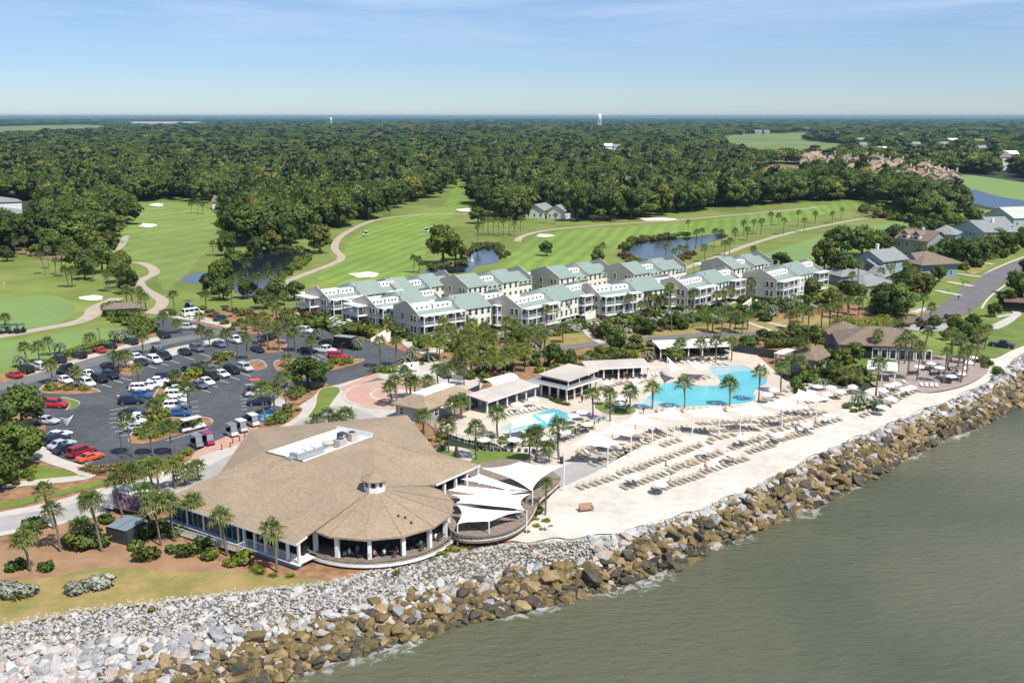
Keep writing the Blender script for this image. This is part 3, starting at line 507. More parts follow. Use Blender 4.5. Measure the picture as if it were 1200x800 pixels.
def oak(px,py,rad_px,where,hpx=None,kind=None,base='broad live oak',near=True,seed=None):
    p=G(px,py); s=(py-136)/HC; r_=rad_px/s; sx=r_/5.6; sz=(hpx/s/.97/10.8) if hpx else sx*.9
    i=rnd.randrange(4) if kind is None else kind; cr_,tr_=(OAKN if near else OAKM)[i]
    t=obj('oak_tree',None,None,p,rnd.uniform(0,6.28)); a=obj('trunk',tr_,t,scale=(sx,sx,sz)); b=obj('crown',cr_,t,scale=(sx,sx,sz))
    reg(t,base,where,'tree','broadleaf trees around the resort'); return t
# --- palms
def fan_crown(name,seed,m,nl=30,rad=1.8,droop=.6,dead=.12):
    q=random.Random(seed); vs=[];fs=[];cv=[]
    for i in range(nl):
        el=math.asin(max(-.75,min(1,-.62+1.62*((i+.5)/nl)**.8))); az=i*2.39996+q.uniform(-.25,.25)
        d=Vector((math.cos(az)*math.cos(el),math.sin(az)*math.cos(el),math.sin(el))); L_=rad*q.uniform(.42,.68); b0=len(vs)
        side=d.cross(Vector((0,0,1))); side=side.normalized() if side.length>.01 else Vector((1,0,0)); up=side.cross(d).normalized()
        tip=d*L_+Vector((0,0,-.10*droop)); c=min(1,max(0,.35-.45*math.sin(el)+q.gauss(0,.16))); 
        vs+=[Vector((0,0,0))-side*.03,Vector((0,0,0))+side*.03,tip]; fs.append((b0,b0+1,b0+2)); cv+=[c]*3
        nb=9
        for k in range(nb):
            a=(k/(nb-1)-.5)*R(230); ll=rad*.62*(1-.32*abs(a)/2)*q.uniform(.85,1.1)
            dd=(d*math.cos(a)+side*math.sin(a)); ww=.125*rad; perp=(-d*math.sin(a)+side*math.cos(a))*ww*.5
            mid=tip+dd*ll*.55+up*.05; end=tip+dd*ll+Vector((0,0,-droop*ll*.75)); b1=len(vs)
            vs+=[tip,mid-perp,mid+perp,end]; fs+=[(b1,b1+1,b1+2),(b1+1,b1+3,b1+2)]; cv+=[c,c,c,min(1,c+.15)]
    me=bpy.data.meshes.new(name); me.from_pydata(vs,[],fs); me.materials.append(m); me.update(); me.attributes.new('cv','FLOAT','POINT').data.foreach_set('value',cv); return me
def feather_crown(name,seed,m,nl=26,rad=2.0):
    q=random.Random(seed); vs=[];fs=[];cv=[]
    for i in range(nl):
        el=R(75)*(1-((i+.5)/nl))**.8+R(5); az=i*2.39996; d=Vector((math.cos(az),math.sin(az),0)); side=Vector((-d.y,d.x,0)); c=q.random(); prev=Vector((0,0,0)); e=el
        for k in range(5):
            nx=prev+(d*math.cos(e)+Vector((0,0,math.sin(e))))*rad*.24; e-=R(30); w=rad*.17*(1-.16*k); b0=len(vs)
            for sgn in (-1,1): vs+=[prev,nx,nx+side*sgn*w-Vector((0,0,.25*w)),prev+side*sgn*w-Vector((0,0,.25*w))]; 
            fs+=[(b0,b0+1,b0+2,b0+3),(b0+4,b0+5,b0+6,b0+7)]; cv+=[c]*8; prev=nx
    me=bpy.data.meshes.new(name); me.from_pydata(vs,[],fs); me.materials.append(m); me.update(); me.attributes.new('cv','FLOAT','POINT').data.foreach_set('value',cv); return me
CROWN=[fan_crown('palm_crown',i,LF['palm'],20+3*(i%3)) for i in range(5)]; GOLD=[fan_crown('palm_crown',i+9,LF['golden'],28) for i in range(2)]; SAGO=[feather_crown('palm_crown',i,LF['sago']) for i in range(2)]
def trunk_mesh(v):
    mb=MB(); bend=[0,.5,-.4,.8][v%4]; boots=v>=4; pts=[];rs=[]
    for k in range(7):
        t=k/6; pts.append((bend*.35*t*(1-t)*2.2,bend*.3*t*(1-t),t)); rs.append((.165-.04*t)*(1.0 if not boots or t<.62 else 1.9-.9*abs(t-.85)/.25))
    mb.tube(pts,rs,7); return mb.mesh('palm_trunk',M['trunk'],True),Vector((bend*.5,0,1))
TRUNK=[(trunk_mesh(v)[0],Vector((0,0,1))) for v in range(8)]
npalm=0
def palm(bx,by,cx,cy,where,crown=None,base='cabbage palm',s=None):
    global npalm
    npalm+=1; p=G(bx,by); h=None; lo,hi=.5,22
    for _ in range(24):
        h=(lo+hi)/2
        if PX((p.x,p.y,h))[1]>cy: lo=h
        else: hi=h
    top=G(cx,cy,h) ; off=G(cx,by)-p; off.x=max(-1.6,min(1.6,off.x))
    v=rnd.randrange(8); tm,tv=TRUNK[v]
    t=obj('palm_tree',None,None,p); h=max(.9,h); t.rotation_euler=(rnd.uniform(-.05,.05),math.atan2(off.x,h),0); sx=rnd.uniform(.85,1.15)
    obj('trunk',tm,t,rz=rnd.uniform(0,6.28),scale=(sx,sx,h))
    c=rnd.choice(CROWN) if crown is None else crown
    obj('crown',c,t,(0,0,h-.05),rnd.uniform(0,6.28),(s or rnd.uniform(.86,1.1)))
    reg(t,base,where,'palm tree','palms around the resort'); return t
PALMS={
'in front of the restaurant windows':[(36,670,31,631),(71,647,64,597),(64,620,57,573),(120,647,111,588),(118,625,104,583),(206,635,199,588),(230,625,228,587),(267,652,262,604),(325,671,320,620)],
'beside the parked box truck':[(144,604,137,563),(165,602,158,555),(178,610,172,575),(189,640,184,588),(189,578,185,546),(180,573,176,550),(206,573,204,548),(216,569,215,553),(234,563,231,547)],
'on the centre island of the car park':[(156,536,151,492),(180,535,176,502),(203,534,200,500),(165,457,163,432),(181,492,182,474),(207,457,206,440),(221,482,222,455)],
'along the left edge of the car park':[(62,450,61,428),(94,455,90,435),(34,425,30,406),(47,425,46,407),(60,417,57,399),(107,415,107,396),(136,436,134,415),(141,438,140,418),(150,432,147,416),(169,415,168,395)],
'at the far end of the car park':[(192,391,192,370),(209,391,208,379),(234,384,234,371),(238,404,236,388),(247,407,246,391),(269,419,266,391),(292,422,290,397),(289,391,288,379)],
'beside the golf cart bays':[(312,495,308,455),(322,487,321,455),(336,485,334,442),(339,430,337,420),(375,507,372,492),(386,502,385,485),(406,502,406,486),(366,512,365,500),(396,505,395,492)],
'beside the condo car park':[(328,412,326,390),(347,412,345,390),(366,417,365,399),(375,372,375,351),(446,432,446,400),(465,430,465,399),(315,408,313,384),(305,404,303,382),(338,404,337,383),(395,402,394,388)],
'around the brick roundabout':[(461,477,457,454),(466,475,463,446),(478,469,475,435),(482,467,481,446),(487,467,486,447),(504,462,502,446),(514,457,512,432),(527,460,526,432),(544,452,542,432),(533,495,532,472),(542,492,541,470),(497,510,496,486)],
'on the lawn behind the restaurant':[(526,532,525,500),(559,540,558,502),(621,544,622,512),(627,542,629,505),(644,544,643,524),(655,540,654,498),(584,515,583,485)],
'standing alone in sand beside the restaurant deck':[(639,605,640,566)],
'in a row between the pool and the sails':[(695,490,694,462),(715,495,714,461),(738,487,738,459),(764,481,764,454),(802,480,800,449),(855,477,854,449),(889,472,889,436)],
'behind the right end of the pool':[(915,462,915,430),(928,442,927,421),(937,445,937,422),(940,432,940,402),(978,450,978,430),(992,457,992,437),(1002,454,1001,438),(820,425,820,402),(838,426,838,400),(857,424,857,400),(797,420,797,402)],
'on the taupe paver terrace':[(1026,466,1027,426),(1027,420,1027,392),(1052,437,1053,401),(1060,428,1060,394),(1063,442,1065,398),(1074,448,1075,407),(1080,427,1084,389),(1105,451,1108,413),(1110,432,1113,395),(1114,425,1116,391),(1121,438,1123,398),(1126,450,1128,413),(1132,443,1132,410),(1141,430,1143,392),(1144,424,1147,389),(1153,410,1155,386)],
'along the lane below the rightmost condo':[(934,387,932,367),(941,379,941,363),(962,386,962,362),(972,386,971,360),(979,389,981,361),(996,350,997,322),(1003,347,1004,310),(1062,375,1064,350),(1079,372,1081,349),(1089,382,1090,360),(926,386,924,370),(948,386,947,366)],
'in front of the right condos':[(641,387,640,362),(649,382,649,362),(662,376,663,355),(660,402,660,384),(737,372,737,349),(717,365,716,352),(750,370,751,357),(759,366,760,346),(767,365,768,350),(774,364,774,350),(787,389,784,339),(784,367,784,337),(812,385,812,344),(839,365,839,345),(845,362,846,345),(850,360,850,340),(857,356,857,342),(880,351,879,330)],
'in a clump on the dry lawn before the condos':[(836,390,835,376),(845,392,846,372),(855,387,855,370),(861,390,862,372),(869,392,870,372),(876,387,876,370),(830,388,829,374)],
'in front of the left condos':[(465,388,464,375),(457,390,455,375),(544,391,544,375),(567,385,567,372),(590,382,589,364),(508,396,508,385),(428,369,428,358),(439,379,439,369),(605,392,605,380),(625,398,624,386)],
'on the left golf lawn':[(31,299,30,280),(47,297,47,275),(58,316,57,292),(54,322,48,298),(65,322,66,305),(71,325,75,297),(81,337,77,315),(85,337,86,317),(126,342,125,320),(130,342,128,322),(137,340,136,308),(143,338,142,316),(20,302,19,284),(98,320,97,300),(110,330,110,308)],
'by the bend of the left cart path':[(150,360,148,340),(156,360,155,342),(162,357,164,340),(172,365,171,348),(205,365,204,345),(166,362,166,344)],
'beside the left fairway':[(224,250,224,239),(232,250,233,236),(238,251,238,240),(251,300,250,285),(261,290,261,273),(275,285,276,266),(284,285,284,268)],
'beside the left pond':[(272,362,274,328),(285,350,285,330),(292,345,291,310),(258,350,257,332),(302,350,303,325),(318,345,318,322),(330,350,330,332),(308,372,309,352),(320,372,320,352),(334,365,334,346),(242,362,241,345),(7,385,7,372)],
'around the right pond':[(780,305,780,289),(836,295,837,271),(826,307,825,290),(795,310,796,290),(871,277,871,261),(875,282,876,269),(882,275,883,260),(891,275,892,259),(849,300,849,285),(855,300,855,282),(861,287,861,271),(883,300,883,292),(806,275,806,260),(802,308,802,292),(845,290,845,272),(815,290,816,272),(822,285,822,270),(700,310,700,292),(705,308,706,288),(790,306,790,294)],
'on the middle fairway':[(485,320,485,302),(491,320,491,304),(560,285,560,266),(566,276,566,260),(572,275,572,258),(578,276,578,259),(584,275,584,258),(590,277,590,259),(597,275,597,257),(603,276,603,262),(610,272,610,256),(450,255,450,246),(457,253,457,243)],
'along the wood edge of the right fairway':[(717,260,717,247),(720,260,721,249),(903,265,903,251),(912,264,912,253),(918,275,918,258),(935,266,935,249),(942,272,942,258),(955,262,955,250),(975,262,975,250),(985,258,986,246),(1010,255,1010,243),(1018,256,1018,244),(640,262,640,250),(650,263,651,252)],
}
for w_,l in PALMS.items():
    for a in l: palm(*a,w_,s=.62 if 'alone' in w_ else None)
def inpoly(x,y,poly):
    c=False; j=len(poly)-1
    for i in range(len(poly)):
        if (poly[i][1]>y)!=(poly[j][1]>y) and x<(poly[j][0]-poly[i][0])*(y-poly[i][1])/(poly[j][1]-poly[i][1])+poly[i][0]: c=not c
        j=i
    return c
def scatter(poly,n,mind,seed):
    q=random.Random(seed); xs=[p[0] for p in poly]; ys=[p[1] for p in poly]; out=[]
    for _ in range(n*40):
        x=q.uniform(min(xs),max(xs)); y=q.uniform(min(ys),max(ys))
        if inpoly(x,y,poly) and all((x-a)**2+((y-b)*2.6)**2>mind*mind for a,b in out):
            out.append((x,y))
            if len(out)>=n: break
    return out
for i,(x,y) in enumerate(scatter([(498,430),(520,402),(600,400),(648,405),(640,432),(600,442),(565,452),(540,440)],34,10,5)):
    k=rnd.uniform(18,34); palm(x,y,x+rnd.uniform(-3,3),y-k,'in the grove left of the pool bar',crown=rnd.choice(GOLD) if x<605 else rnd.choice(GOLD+CROWN[:2]))
for i,(x,y) in enumerate(scatter([(300,402),(310,380),(345,372),(350,392),(330,404)],5,9,6)): palm(x,y,x,y-rnd.uniform(14,22),'beside the condo car park',crown=rnd.choice(GOLD))
for x,y,c in [(528,405,385),(545,410,392),(515,408,388),(535,412,398),(558,402,388),(500,412,398),(608,402,386),(96,632,616),(36,640,622)]: palm(x,y,x,c,'with gold tinted fronds below the left condos' if x>100 else 'in front of the restaurant windows',crown=rnd.choice(GOLD) if x>100 else None)
for x,y,w_ in [(135,400,'behind the left parked cars'),(148,399,'behind the left parked cars'),(140,402,'behind the left parked cars'),(70,415,'behind the left parked cars'),(24,430,'behind the left parked cars'),(372,398,'by the condo stairs'),(352,395,'by the condo stairs'),(420,410,'by the condo stairs'),(760,425,'beside the pool cabanas'),(690,432,'beside the pool cabanas'),(961,458,'beside the pool slide'),(500,405,'below the left condos'),(560,410,'below the left condos'),(484,420,'below the left condos'),(1029,482,'on the sand by the right parasols'),(1006,476,'on the sand by the right parasols'),(655,392,'below the right condos'),(905,370,'below the right condos'),(925,366,'below the right condos')]:
    palm(x,y,x,y-9,w_,crown=rnd.choice(SAGO),base='silvery feather palm',s=1.0)
# right-side residential palms
for i,(x,y) in enumerate(scatter([(1000,320),(1040,345),(1085,340),(1110,310),(1085,300),(1060,310)],10,9,9)): palm(x,y,x,y-rnd.uniform(12,20),'in the gardens along the street')
for i,(x,y) in enumerate(scatter([(955,372),(1000,352),(1015,360),(1000,378)],6,9,11)): palm(x,y,x,y-rnd.uniform(14,22),'beside the round clipped hedge')
# --- broadleaf trees close by
for a in [(27,503,30,'left of the car park',60),(22,546,36,'left of the car park',60),(0,574,28,'left of the car park',58),(-20,530,30,'left of the car park',70),(361,455,28,'on the car park island',42),(1038,385,4,'x',4)][:-1]: oak(*a[:4],hpx=a[4],kind=rnd.randrange(4))
for px,py,r_,h,wh,kd in [(62,300,15,36,'on the left golf lawn',None),(78,306,14,34,'on the left golf lawn',None),(88,316,14,34,'on the left golf lawn',None),(100,328,13,34,'on the left golf lawn',None),(138,332,13,38,'by the left cart path',None),(112,302,15,36,'by the left cart path',4),(128,300,13,34,'by the left cart path',None),(145,325,11,36,'by the left cart path',4),(266,300,12,32,'right of the left fairway',None),(300,302,12,28,'behind the left pond',None),(318,296,13,30,'behind the left pond',4),(340,290,13,30,'behind the left pond',None),(308,362,13,28,'beside the left pond',None),(560,262,12,22,'beside the palm row',None),(640,300,9,20,'behind the condos',None),(700,312,9,24,'behind the condos',None),(1092,312,13,28,'before the tan roofed houses',None),(1060,345,15,30,'beside the street',None),(1085,345,12,26,'beside the street',4),(1100,330,10,22,'before the tan roofed houses',None),(1000,352,12,26,'beside the round clipped hedge',None),(975,358,12,24,'beside the round clipped hedge',4),(1040,318,9,18,'before the tan roofed houses',None),(1112,322,11,22,'before the tan roofed houses',None),(1095,278,12,24,'behind the grey hip roofed house',None),(1110,268,13,24,'behind the grey hip roofed house',None),(1075,272,12,22,'behind the grey hip roofed house',None),(1140,262,12,22,'behind the pale blue house',None),(375,297,18,38,'by the middle cart path',4),(520,310,24,52,'before the middle pond',4),(534,305,14,30,'before the middle pond',2),(150,345,14,38,'by the left cart path',None),(120,320,17,42,'by the left cart path',None),(105,322,15,36,'by the left cart path',None),(96,295,16,38,'by the left cart path',4),(1050,372,26,46,'beside the street',None),(1035,365,18,38,'beside the street',None),(965,322,18,48,'right of the rightmost condo',4),(985,330,18,40,'right of the rightmost condo',None),(1010,300,22,40,'behind the aqua house',None),(985,300,22,40,'behind the aqua house',None),(1030,300,16,34,'behind the aqua house',None),(1048,288,13,28,'behind the aqua house',None),(930,330,18,26,'right of the rightmost condo',None),(950,345,15,22,'right of the rightmost condo',None),(915,315,14,22,'behind the rightmost condo',None),
  (1128,312,20,38,'before the blue houses',None),(1145,308,18,34,'before the blue houses',None),(1108,305,14,30,'before the blue houses',None),(1160,300,14,28,'before the blue houses',None),(1190,345,14,32,'at the right edge by the street',None),(1203,362,18,52,'at the right edge by the street',None),(1180,362,13,26,'at the right edge by the street',None),(1212,330,18,36,'at the right edge by the street',None),(1165,372,10,20,'at the right edge by the street',None),(1168,290,13,26,'before the blue houses',None),(1200,290,16,28,'before the blue houses',None),(1180,295,13,25,'before the blue houses',None),
  (250,345,15,32,'beside the left pond',None),(262,352,14,28,'beside the left pond',None),(290,350,12,25,'beside the left pond',None),(325,358,15,30,'beside the left pond',None),(345,352,14,26,'beside the left pond',None),(255,335,12,34,'beside the left pond',4),(668,440,10,36,'behind the pool bar',None),(650,430,12,32,'behind the pool bar',None),(722,412,14,36,'on the lane before the condos',None),(707,398,9,22,'on the lane before the condos',None),(760,392,11,20,'on the lane before the condos',None),(790,425,14,22,'behind the white roofed cabana',None),(805,415,12,20,'behind the white roofed cabana',None),(848,415,14,22,'behind the white roofed cabana',None),(875,412,13,22,'behind the white roofed cabana',None),(955,410,13,34,'between the two grey pool buildings',None),(985,432,14,28,'between the two grey pool buildings',4),(1000,425,13,28,'between the two grey pool buildings',None),(970,428,10,24,'between the two grey pool buildings',None),(1078,312,13,24,'before the tan roofed houses',None),(1062,300,9,20,'before the tan roofed houses',None),(1140,385,10,20,'behind the grey clubhouse',None),(1120,392,12,24,'behind the grey clubhouse',None),(1095,386,9,20,'behind the grey clubhouse',None),(1148,400,12,24,'behind the grey clubhouse',None)]:
    oak(px,py,r_,wh,hpx=h,kind=kd,base='sunny yellow-green tree' if kd==4 else 'broad live oak')
q=random.Random(91)
for poly,n_,md,wh,kinds in [([(985,345),(1005,330),(1040,335),(1085,335),(1120,308),(1110,300),(1090,312),(1060,330),(1010,350)],16,11,'in the gardens along the street',(None,None,4)),([(1040,292),(1060,284),(1100,282),(1110,275),(1150,262),(1150,258),(1090,266),(1040,284)],16,11,'behind the row of houses',(None,4)),([(940,428),(962,420),(985,428),(1010,430),(1015,442),(985,448),(950,446)],9,12,'between the two grey pool buildings',(None,4)),([(880,404),(910,400),(955,398),(950,392),(900,394)],8,11,'along the lane behind the pool',(None,4)),([(1095,392),(1130,388),(1150,396),(1145,412),(1120,404)],7,11,'behind the grey clubhouse',(None,)),([(700,384),(760,376),(800,376),(830,384),(780,392),(720,396)],4,12,'on the lane before the condos',(None,4)),([(620,422),(690,410),(760,404),(760,412),(700,424),(640,436)],4,12,'between the lane and the cabanas',(None,4)),([(-60,300),(0,296),(60,292),(90,298),(40,304),(-40,312)],10,10,'on the left golf lawn',(None,4)),([(246,330),(262,312),(275,300),(282,312),(262,330),(252,340)],6,9,'right of the left fairway',(None,))]:
    for x,y in scatter(poly,n_,md,n_*5+3):
        kd=q.choice(kinds); r_=q.uniform(7,11); oak(x,y,r_,wh,hpx=r_*q.uniform(1.5,2.1),kind=kd,base='small yellow-green tree' if kd==4 else 'small leafy tree')
# --- woodland
FOREST=[(-400,330),(0,298),(100,296),(128,288),(146,262),(156,240),(188,233),(238,239),(262,258),(280,292),(330,287),(395,270),(430,262),(465,240),(505,232),(524,222),(529,207),(549,206),(557,225),(561,246),(600,258),(700,261),(850,245),(950,236),(1010,234),(1030,238),(1050,248),(1088,262),(1125,256),(1112,236),(1104,222),(1085,214),(1095,205),(1130,203),(1200,210),(1350,235),(1700,235),(1700,139),(-600,139)]
EXC=[[(843,161),(870,157),(940,155.5),(990,157),(945,163),(1005,172),(980,190),(885,190),(838,176)],[(-200,148.5),(0,148),(90,146),(155,148.5),(112,156),(0,162),(-200,164)],[(874,204),(892,197),(912,191.5),(945,194.5),(957,200),(950,214),(905,226),(866,220)],[(1090,157),(1140,156),(1260,159),(1400,162),(1260,165),(1150,162)],[(1015,151),(1060,150.5),(1140,153),(1080,156),(1030,154)],[(1106,209),(1130,204),(1180,210),(1260,224),(1300,262),(1200,248),(1160,244),(1120,232),(1112,222)],[(-20,236),(54,236),(60,252),(52,284),(-20,288)],[(612,262),(612,248),(660,246),(672,258)],[(140,142.5),(262,142.5),(225,148.5),(145,149)],[(240,236),(275,236),(275,246),(240,246)]]
FARH=[(258,243,18),(424,223,18),(713,180,9),(723,181,8),(1010,178,12),(1033,185,13),(1072,177,13),(1105,177,13),(1117,171,11),(1148,172,11),(1185,192,15),(1176,197,16),(1150,183,12),(1010,170,9),(1056,163,10),(985,162,8),(840,157,9),(854,157,8),(889,157,8),(930,154,7),(949,154,8),(986,153.5,7),(1005,153,7)]
EXC+=[[(x-w_*.62,y),(x+w_*.62,y),(x+w_*.55,y+(y-136)*.30),(x-w_*.55,y+(y-136)*.30)] for x,y,w_ in FARH]
TOWN=[(925,198),(960,191),(1000,194),(1060,203),(1108,216),(1106,230),(1060,226),(1000,216),(940,206)]
pts=[]; y=330.0; q=random.Random(21)
while y<14000:
    s=max(11.6,y/68); hw=y*.56+60; x=-hw+q.uniform(0,s)
    while x<hw*1.02:
        X=x+q.uniform(-.42,.42)*s; Y=y+q.uniform(-.42,.42)*s; pp=PX((X,Y,0))
        if inpoly(pp[0],pp[1],FOREST) and not any(inpoly(pp[0],pp[1],e_) for e_ in EXC):
            if not ((inpoly(pp[0],pp[1],TOWN) or inpoly(pp[0],pp[1]-7,TOWN)) and q.random()<.88):
                v=q.uniform(.8,1.35); k=s/8.6*1.06; pts.append((X,Y,k*v,(min(k,1.4)*q.uniform(.84,1.16)),pp[0],pp[1]))
        x+=s
    y+=s*.92
pts.sort(key=lambda p:p[1])
LM=[(30,240,'behind the grey flat roofed building'),(110,280,'left of the left fairway'),(200,232,'at the top of the left fairway'),(275,270,'right of the left fairway'),(340,270,'behind the left pond'),(430,245,'left of the middle fairway'),(545,215,'at the top of the middle fairway'),(590,245,'left of the twin gabled house'),(700,250,'right of the twin gabled house'),(800,245,'behind the right pond'),(900,235,'below the brown field'),(1000,225,'below the tan townhouses'),(1080,235,'beside the lagoon'),(1150,210,'beside the far right fairway')]
vis=[p for p in pts if -20<p[4]<1220][:215]; vs_=set(id(p) for p in vis)
for p in vis:
    pine=q.random()<.12; cr_,tr_=q.choice(PINEM) if pine else OAKM[q.choices(range(6),[3,3,3,3,3,1.3])[0]]
    t=obj('woodland_tree',None,None,(p[0],p[1],0),q.uniform(0,6.28)); sc3=(p[2]*1.12,p[2]*1.12,p[3]*1.15)
    if pine: sc3=(1.2,1.2,p[3])
    obj('trunk',tr_,t,scale=sc3); obj('crown',cr_,t,scale=sc3)
    w_=min(LM,key=lambda l:(l[0]-p[4])**2+((l[1]-p[5])*2)**2)[2]
    reg(t,'tall pine' if pine else 'dark woodland oak',w_,'tree','trees along the woodland edge')
rest=[p for p in pts if id(p) not in vs_]
FC=bpy.data.collections.new('woodland_sources')
for i in range(8):
    if i<6: me=cloud_mesh('far_oak%d'%i,oak_lobes(i+60),1500,.54,LF['bright' if i==5 else 'oak'],i+60)
    else: me=cloud_mesh('far_pine%d'%i,[(a,b,c*.85,d*1.3,e*1.3,f) for a,b,c,d,e,f in pine_lobes(i+60)],260,.9,LF['pine'],i+60)
    FC.objects.link(bpy.data.objects.new('far_tree%d'%i,me))
me=bpy.data.meshes.new('woodland'); me.vertices.add(len(rest)); me.vertices.foreach_set('co',np.array([(p[0],p[1],0) for p in rest],dtype=np.float32).ravel())
me.attributes.new('tsc','FLOAT_VECTOR','POINT').data.foreach_set('vector',np.array([(p[2]*1.12,p[2]*1.12,p[3]*1.15) for p in rest],dtype=np.float32).ravel())
me.attributes.new('trz','FLOAT','POINT').data.foreach_set('value',nr.uniform(0,6.28,len(rest)).astype(np.float32))
me.attributes.new('tid','INT','POINT').data.foreach_set('value',nr.choice(8,len(rest),p=[.16,.16,.16,.16,.16,.06,.07,.07]).astype(np.int32))
wood=obj('woodland',me); wood['kind']='stuff'; wood['label']='dense green live oak and pine woodland reaching to the horizon'
ng=bpy.data.node_groups.new('woodland','GeometryNodeTree'); ng.interface.new_socket('Geometry',in_out='INPUT',socket_type='NodeSocketGeometry'); ng.interface.new_socket('Geometry',in_out='OUTPUT',socket_type='NodeSocketGeometry')
gi=ng.nodes.new('NodeGroupInput'); go=ng.nodes.new('NodeGroupOutput'); ip=ng.nodes.new('GeometryNodeInstanceOnPoints'); ci=ng.nodes.new('GeometryNodeCollectionInfo'); ci.inputs['Collection'].default_value=FC; ci.inputs['Separate Children'].default_value=True; ci.inputs['Reset Children'].default_value=True
def na(nm,ty): n_=ng.nodes.new('GeometryNodeInputNamedAttribute'); n_.data_type=ty; n_.inputs[0].default_value=nm; return n_.outputs[0]
cx=ng.nodes.new('ShaderNodeCombineXYZ'); e2=ng.nodes.new('FunctionNodeEulerToRotation'); ng.links.new(na('trz','FLOAT'),cx.inputs[2]); ng.links.new(cx.outputs[0],e2.inputs[0])
ip.inputs['Pick Instance'].default_value=True
for a,b_ in [(gi.outputs[0],ip.inputs['Points']),(ci.outputs[0],ip.inputs['Instance']),(na('tid','INT'),ip.inputs['Instance Index']),(e2.outputs[0],ip.inputs['Rotation']),(na('tsc','FLOAT_VECTOR'),ip.inputs['Scale']),(ip.outputs[0],go.inputs[0])]: ng.links.new(a,b_)
wood.modifiers.new('woodland','NODES').node_group=ng
# --- shrubs and hedges
def dome(seed,n=420,size=.17,m=None,w=1.0,h=1.0):
    q=random.Random(seed); L_=[(0,0,.42*h,.75*w,.75*w,.5*h)]+[(.55*w*math.cos(a),.55*w*math.sin(a),h*q.uniform(.35,.75),.42*w,.42*w,.36*h) for a in [q.uniform(0,6.28) for _ in range(7)]]
    return cloud_mesh('shrub',L_,n,size,m,seed,zmin=0)
def tuft(seed,m,nb=70):
    q=random.Random(seed); vs=[];fs=[];cv=[]
    for i in range(nb):
        a=q.uniform(0,6.28); e=q.uniform(.25,1.1); d=Vector((math.cos(a)*math.cos(e),math.sin(a)*math.cos(e),math.sin(e))); s_=Vector((-math.sin(a),math.cos(a),0))*.05; b0=len(vs); l=q.uniform(.7,1.1)
        vs+=[-s_,s_,d*l*.6+s_,d*l*.6-s_,d*l+Vector((0,0,-.28*l))]; fs+=[(b0,b0+1,b0+2,b0+3),(b0+3,b0+2,b0+4)]; cv+=[q.random()]*5
    me=bpy.data.meshes.new('grass_tuft'); me.from_pydata(vs,[],fs); me.materials.append(m); me.update(); me.attributes.new('cv','FLOAT','POINT').data.foreach_set('value',cv); return me
SHR={k:[dome(i*7+j,m=LF[k]) for j in range(3)] for i,k in enumerate(['shrub','lime','silver','russet','hedge'])}; SHR['straw']=[tuft(i,LF['straw']) for i in range(3)]; SHR['grass']=[tuft(i+5,LF['lime']) for i in range(2)]; SHR['sago']=SAGO
NM=dict(shrub='rounded green shrub',lime='bright lime shrub',silver='silvery grey shrub',russet='russet shrub',hedge='dark green shrub',straw='straw coloured grass tuft',grass='green grass tuft',sago='silvery sago')
def shrub(px,py,rpx,kind,where,hs=1.0):
    s=(py-136)/HC; r_=rpx/s
    r_*=1.22 if where.startswith(('on the','in the pine','in the bed')) else 1
    SHL.append((rpx,kind,where,rnd.choice(SHR[kind]),G(px,py,.14 if where.startswith(('on the','in the pine','in the bed')) else .04),rnd.uniform(0,6.28),(r_,r_,r_*hs*.95)))
SHL=[]
def plant_shrubs():
    n={}; rest=[]
    for rpx,kind,where,me,p,rz,s in sorted(SHL,key=lambda a:-a[0]):
        k='grass_tuft' if kind in('straw','grass') else 'shrub'; n[k]=n.get(k,0)+1
        if n[k]>290: rest.append((me,p,rz,s)); continue
        o=obj(k,me,None,p,rz,s); reg(o,NM[kind],where,k.replace('_',' '),'shrubs and grasses in the beds')
    V=[];Fc=[];cv=[];MI=[];ms_=[];base=0
    for me,p,rz,s in rest:
        v=np.empty(len(me.vertices)*3,dtype=np.float32); me.vertices.foreach_get('co',v); v=v.reshape(-1,3)*np.array(s); c,s_=math.cos(rz),math.sin(rz)
        v=np.stack([v[:,0]*c-v[:,1]*s_,v[:,0]*s_+v[:,1]*c,v[:,2]],1)+np.array(p); a=np.empty(len(me.vertices),dtype=np.float32); me.attributes['cv'].data.foreach_get('value',a)
        f_=[tuple(i+base for i in q_.vertices) for q_ in me.polygons]; base+=len(v); V.append(v); cv.append(a); Fc+=f_
        m_=me.materials[0]
        if m_ not in ms_: ms_.append(m_)
        MI+=[ms_.index(m_)]*len(f_)
    if V:
        me=bpy.data.meshes.new('undergrowth'); me.from_pydata(np.concatenate(V).tolist(),[],Fc)
        for m_ in ms_: me.materials.append(m_)
        me.polygons.foreach_set('material_index',MI); me.update(); me.attributes.new('cv','FLOAT','POINT').data.foreach_set('value',np.concatenate(cv)); o=obj('undergrowth',me); o['kind']='stuff'; o['label']='small low shrubs filling the garden beds and pond banks'
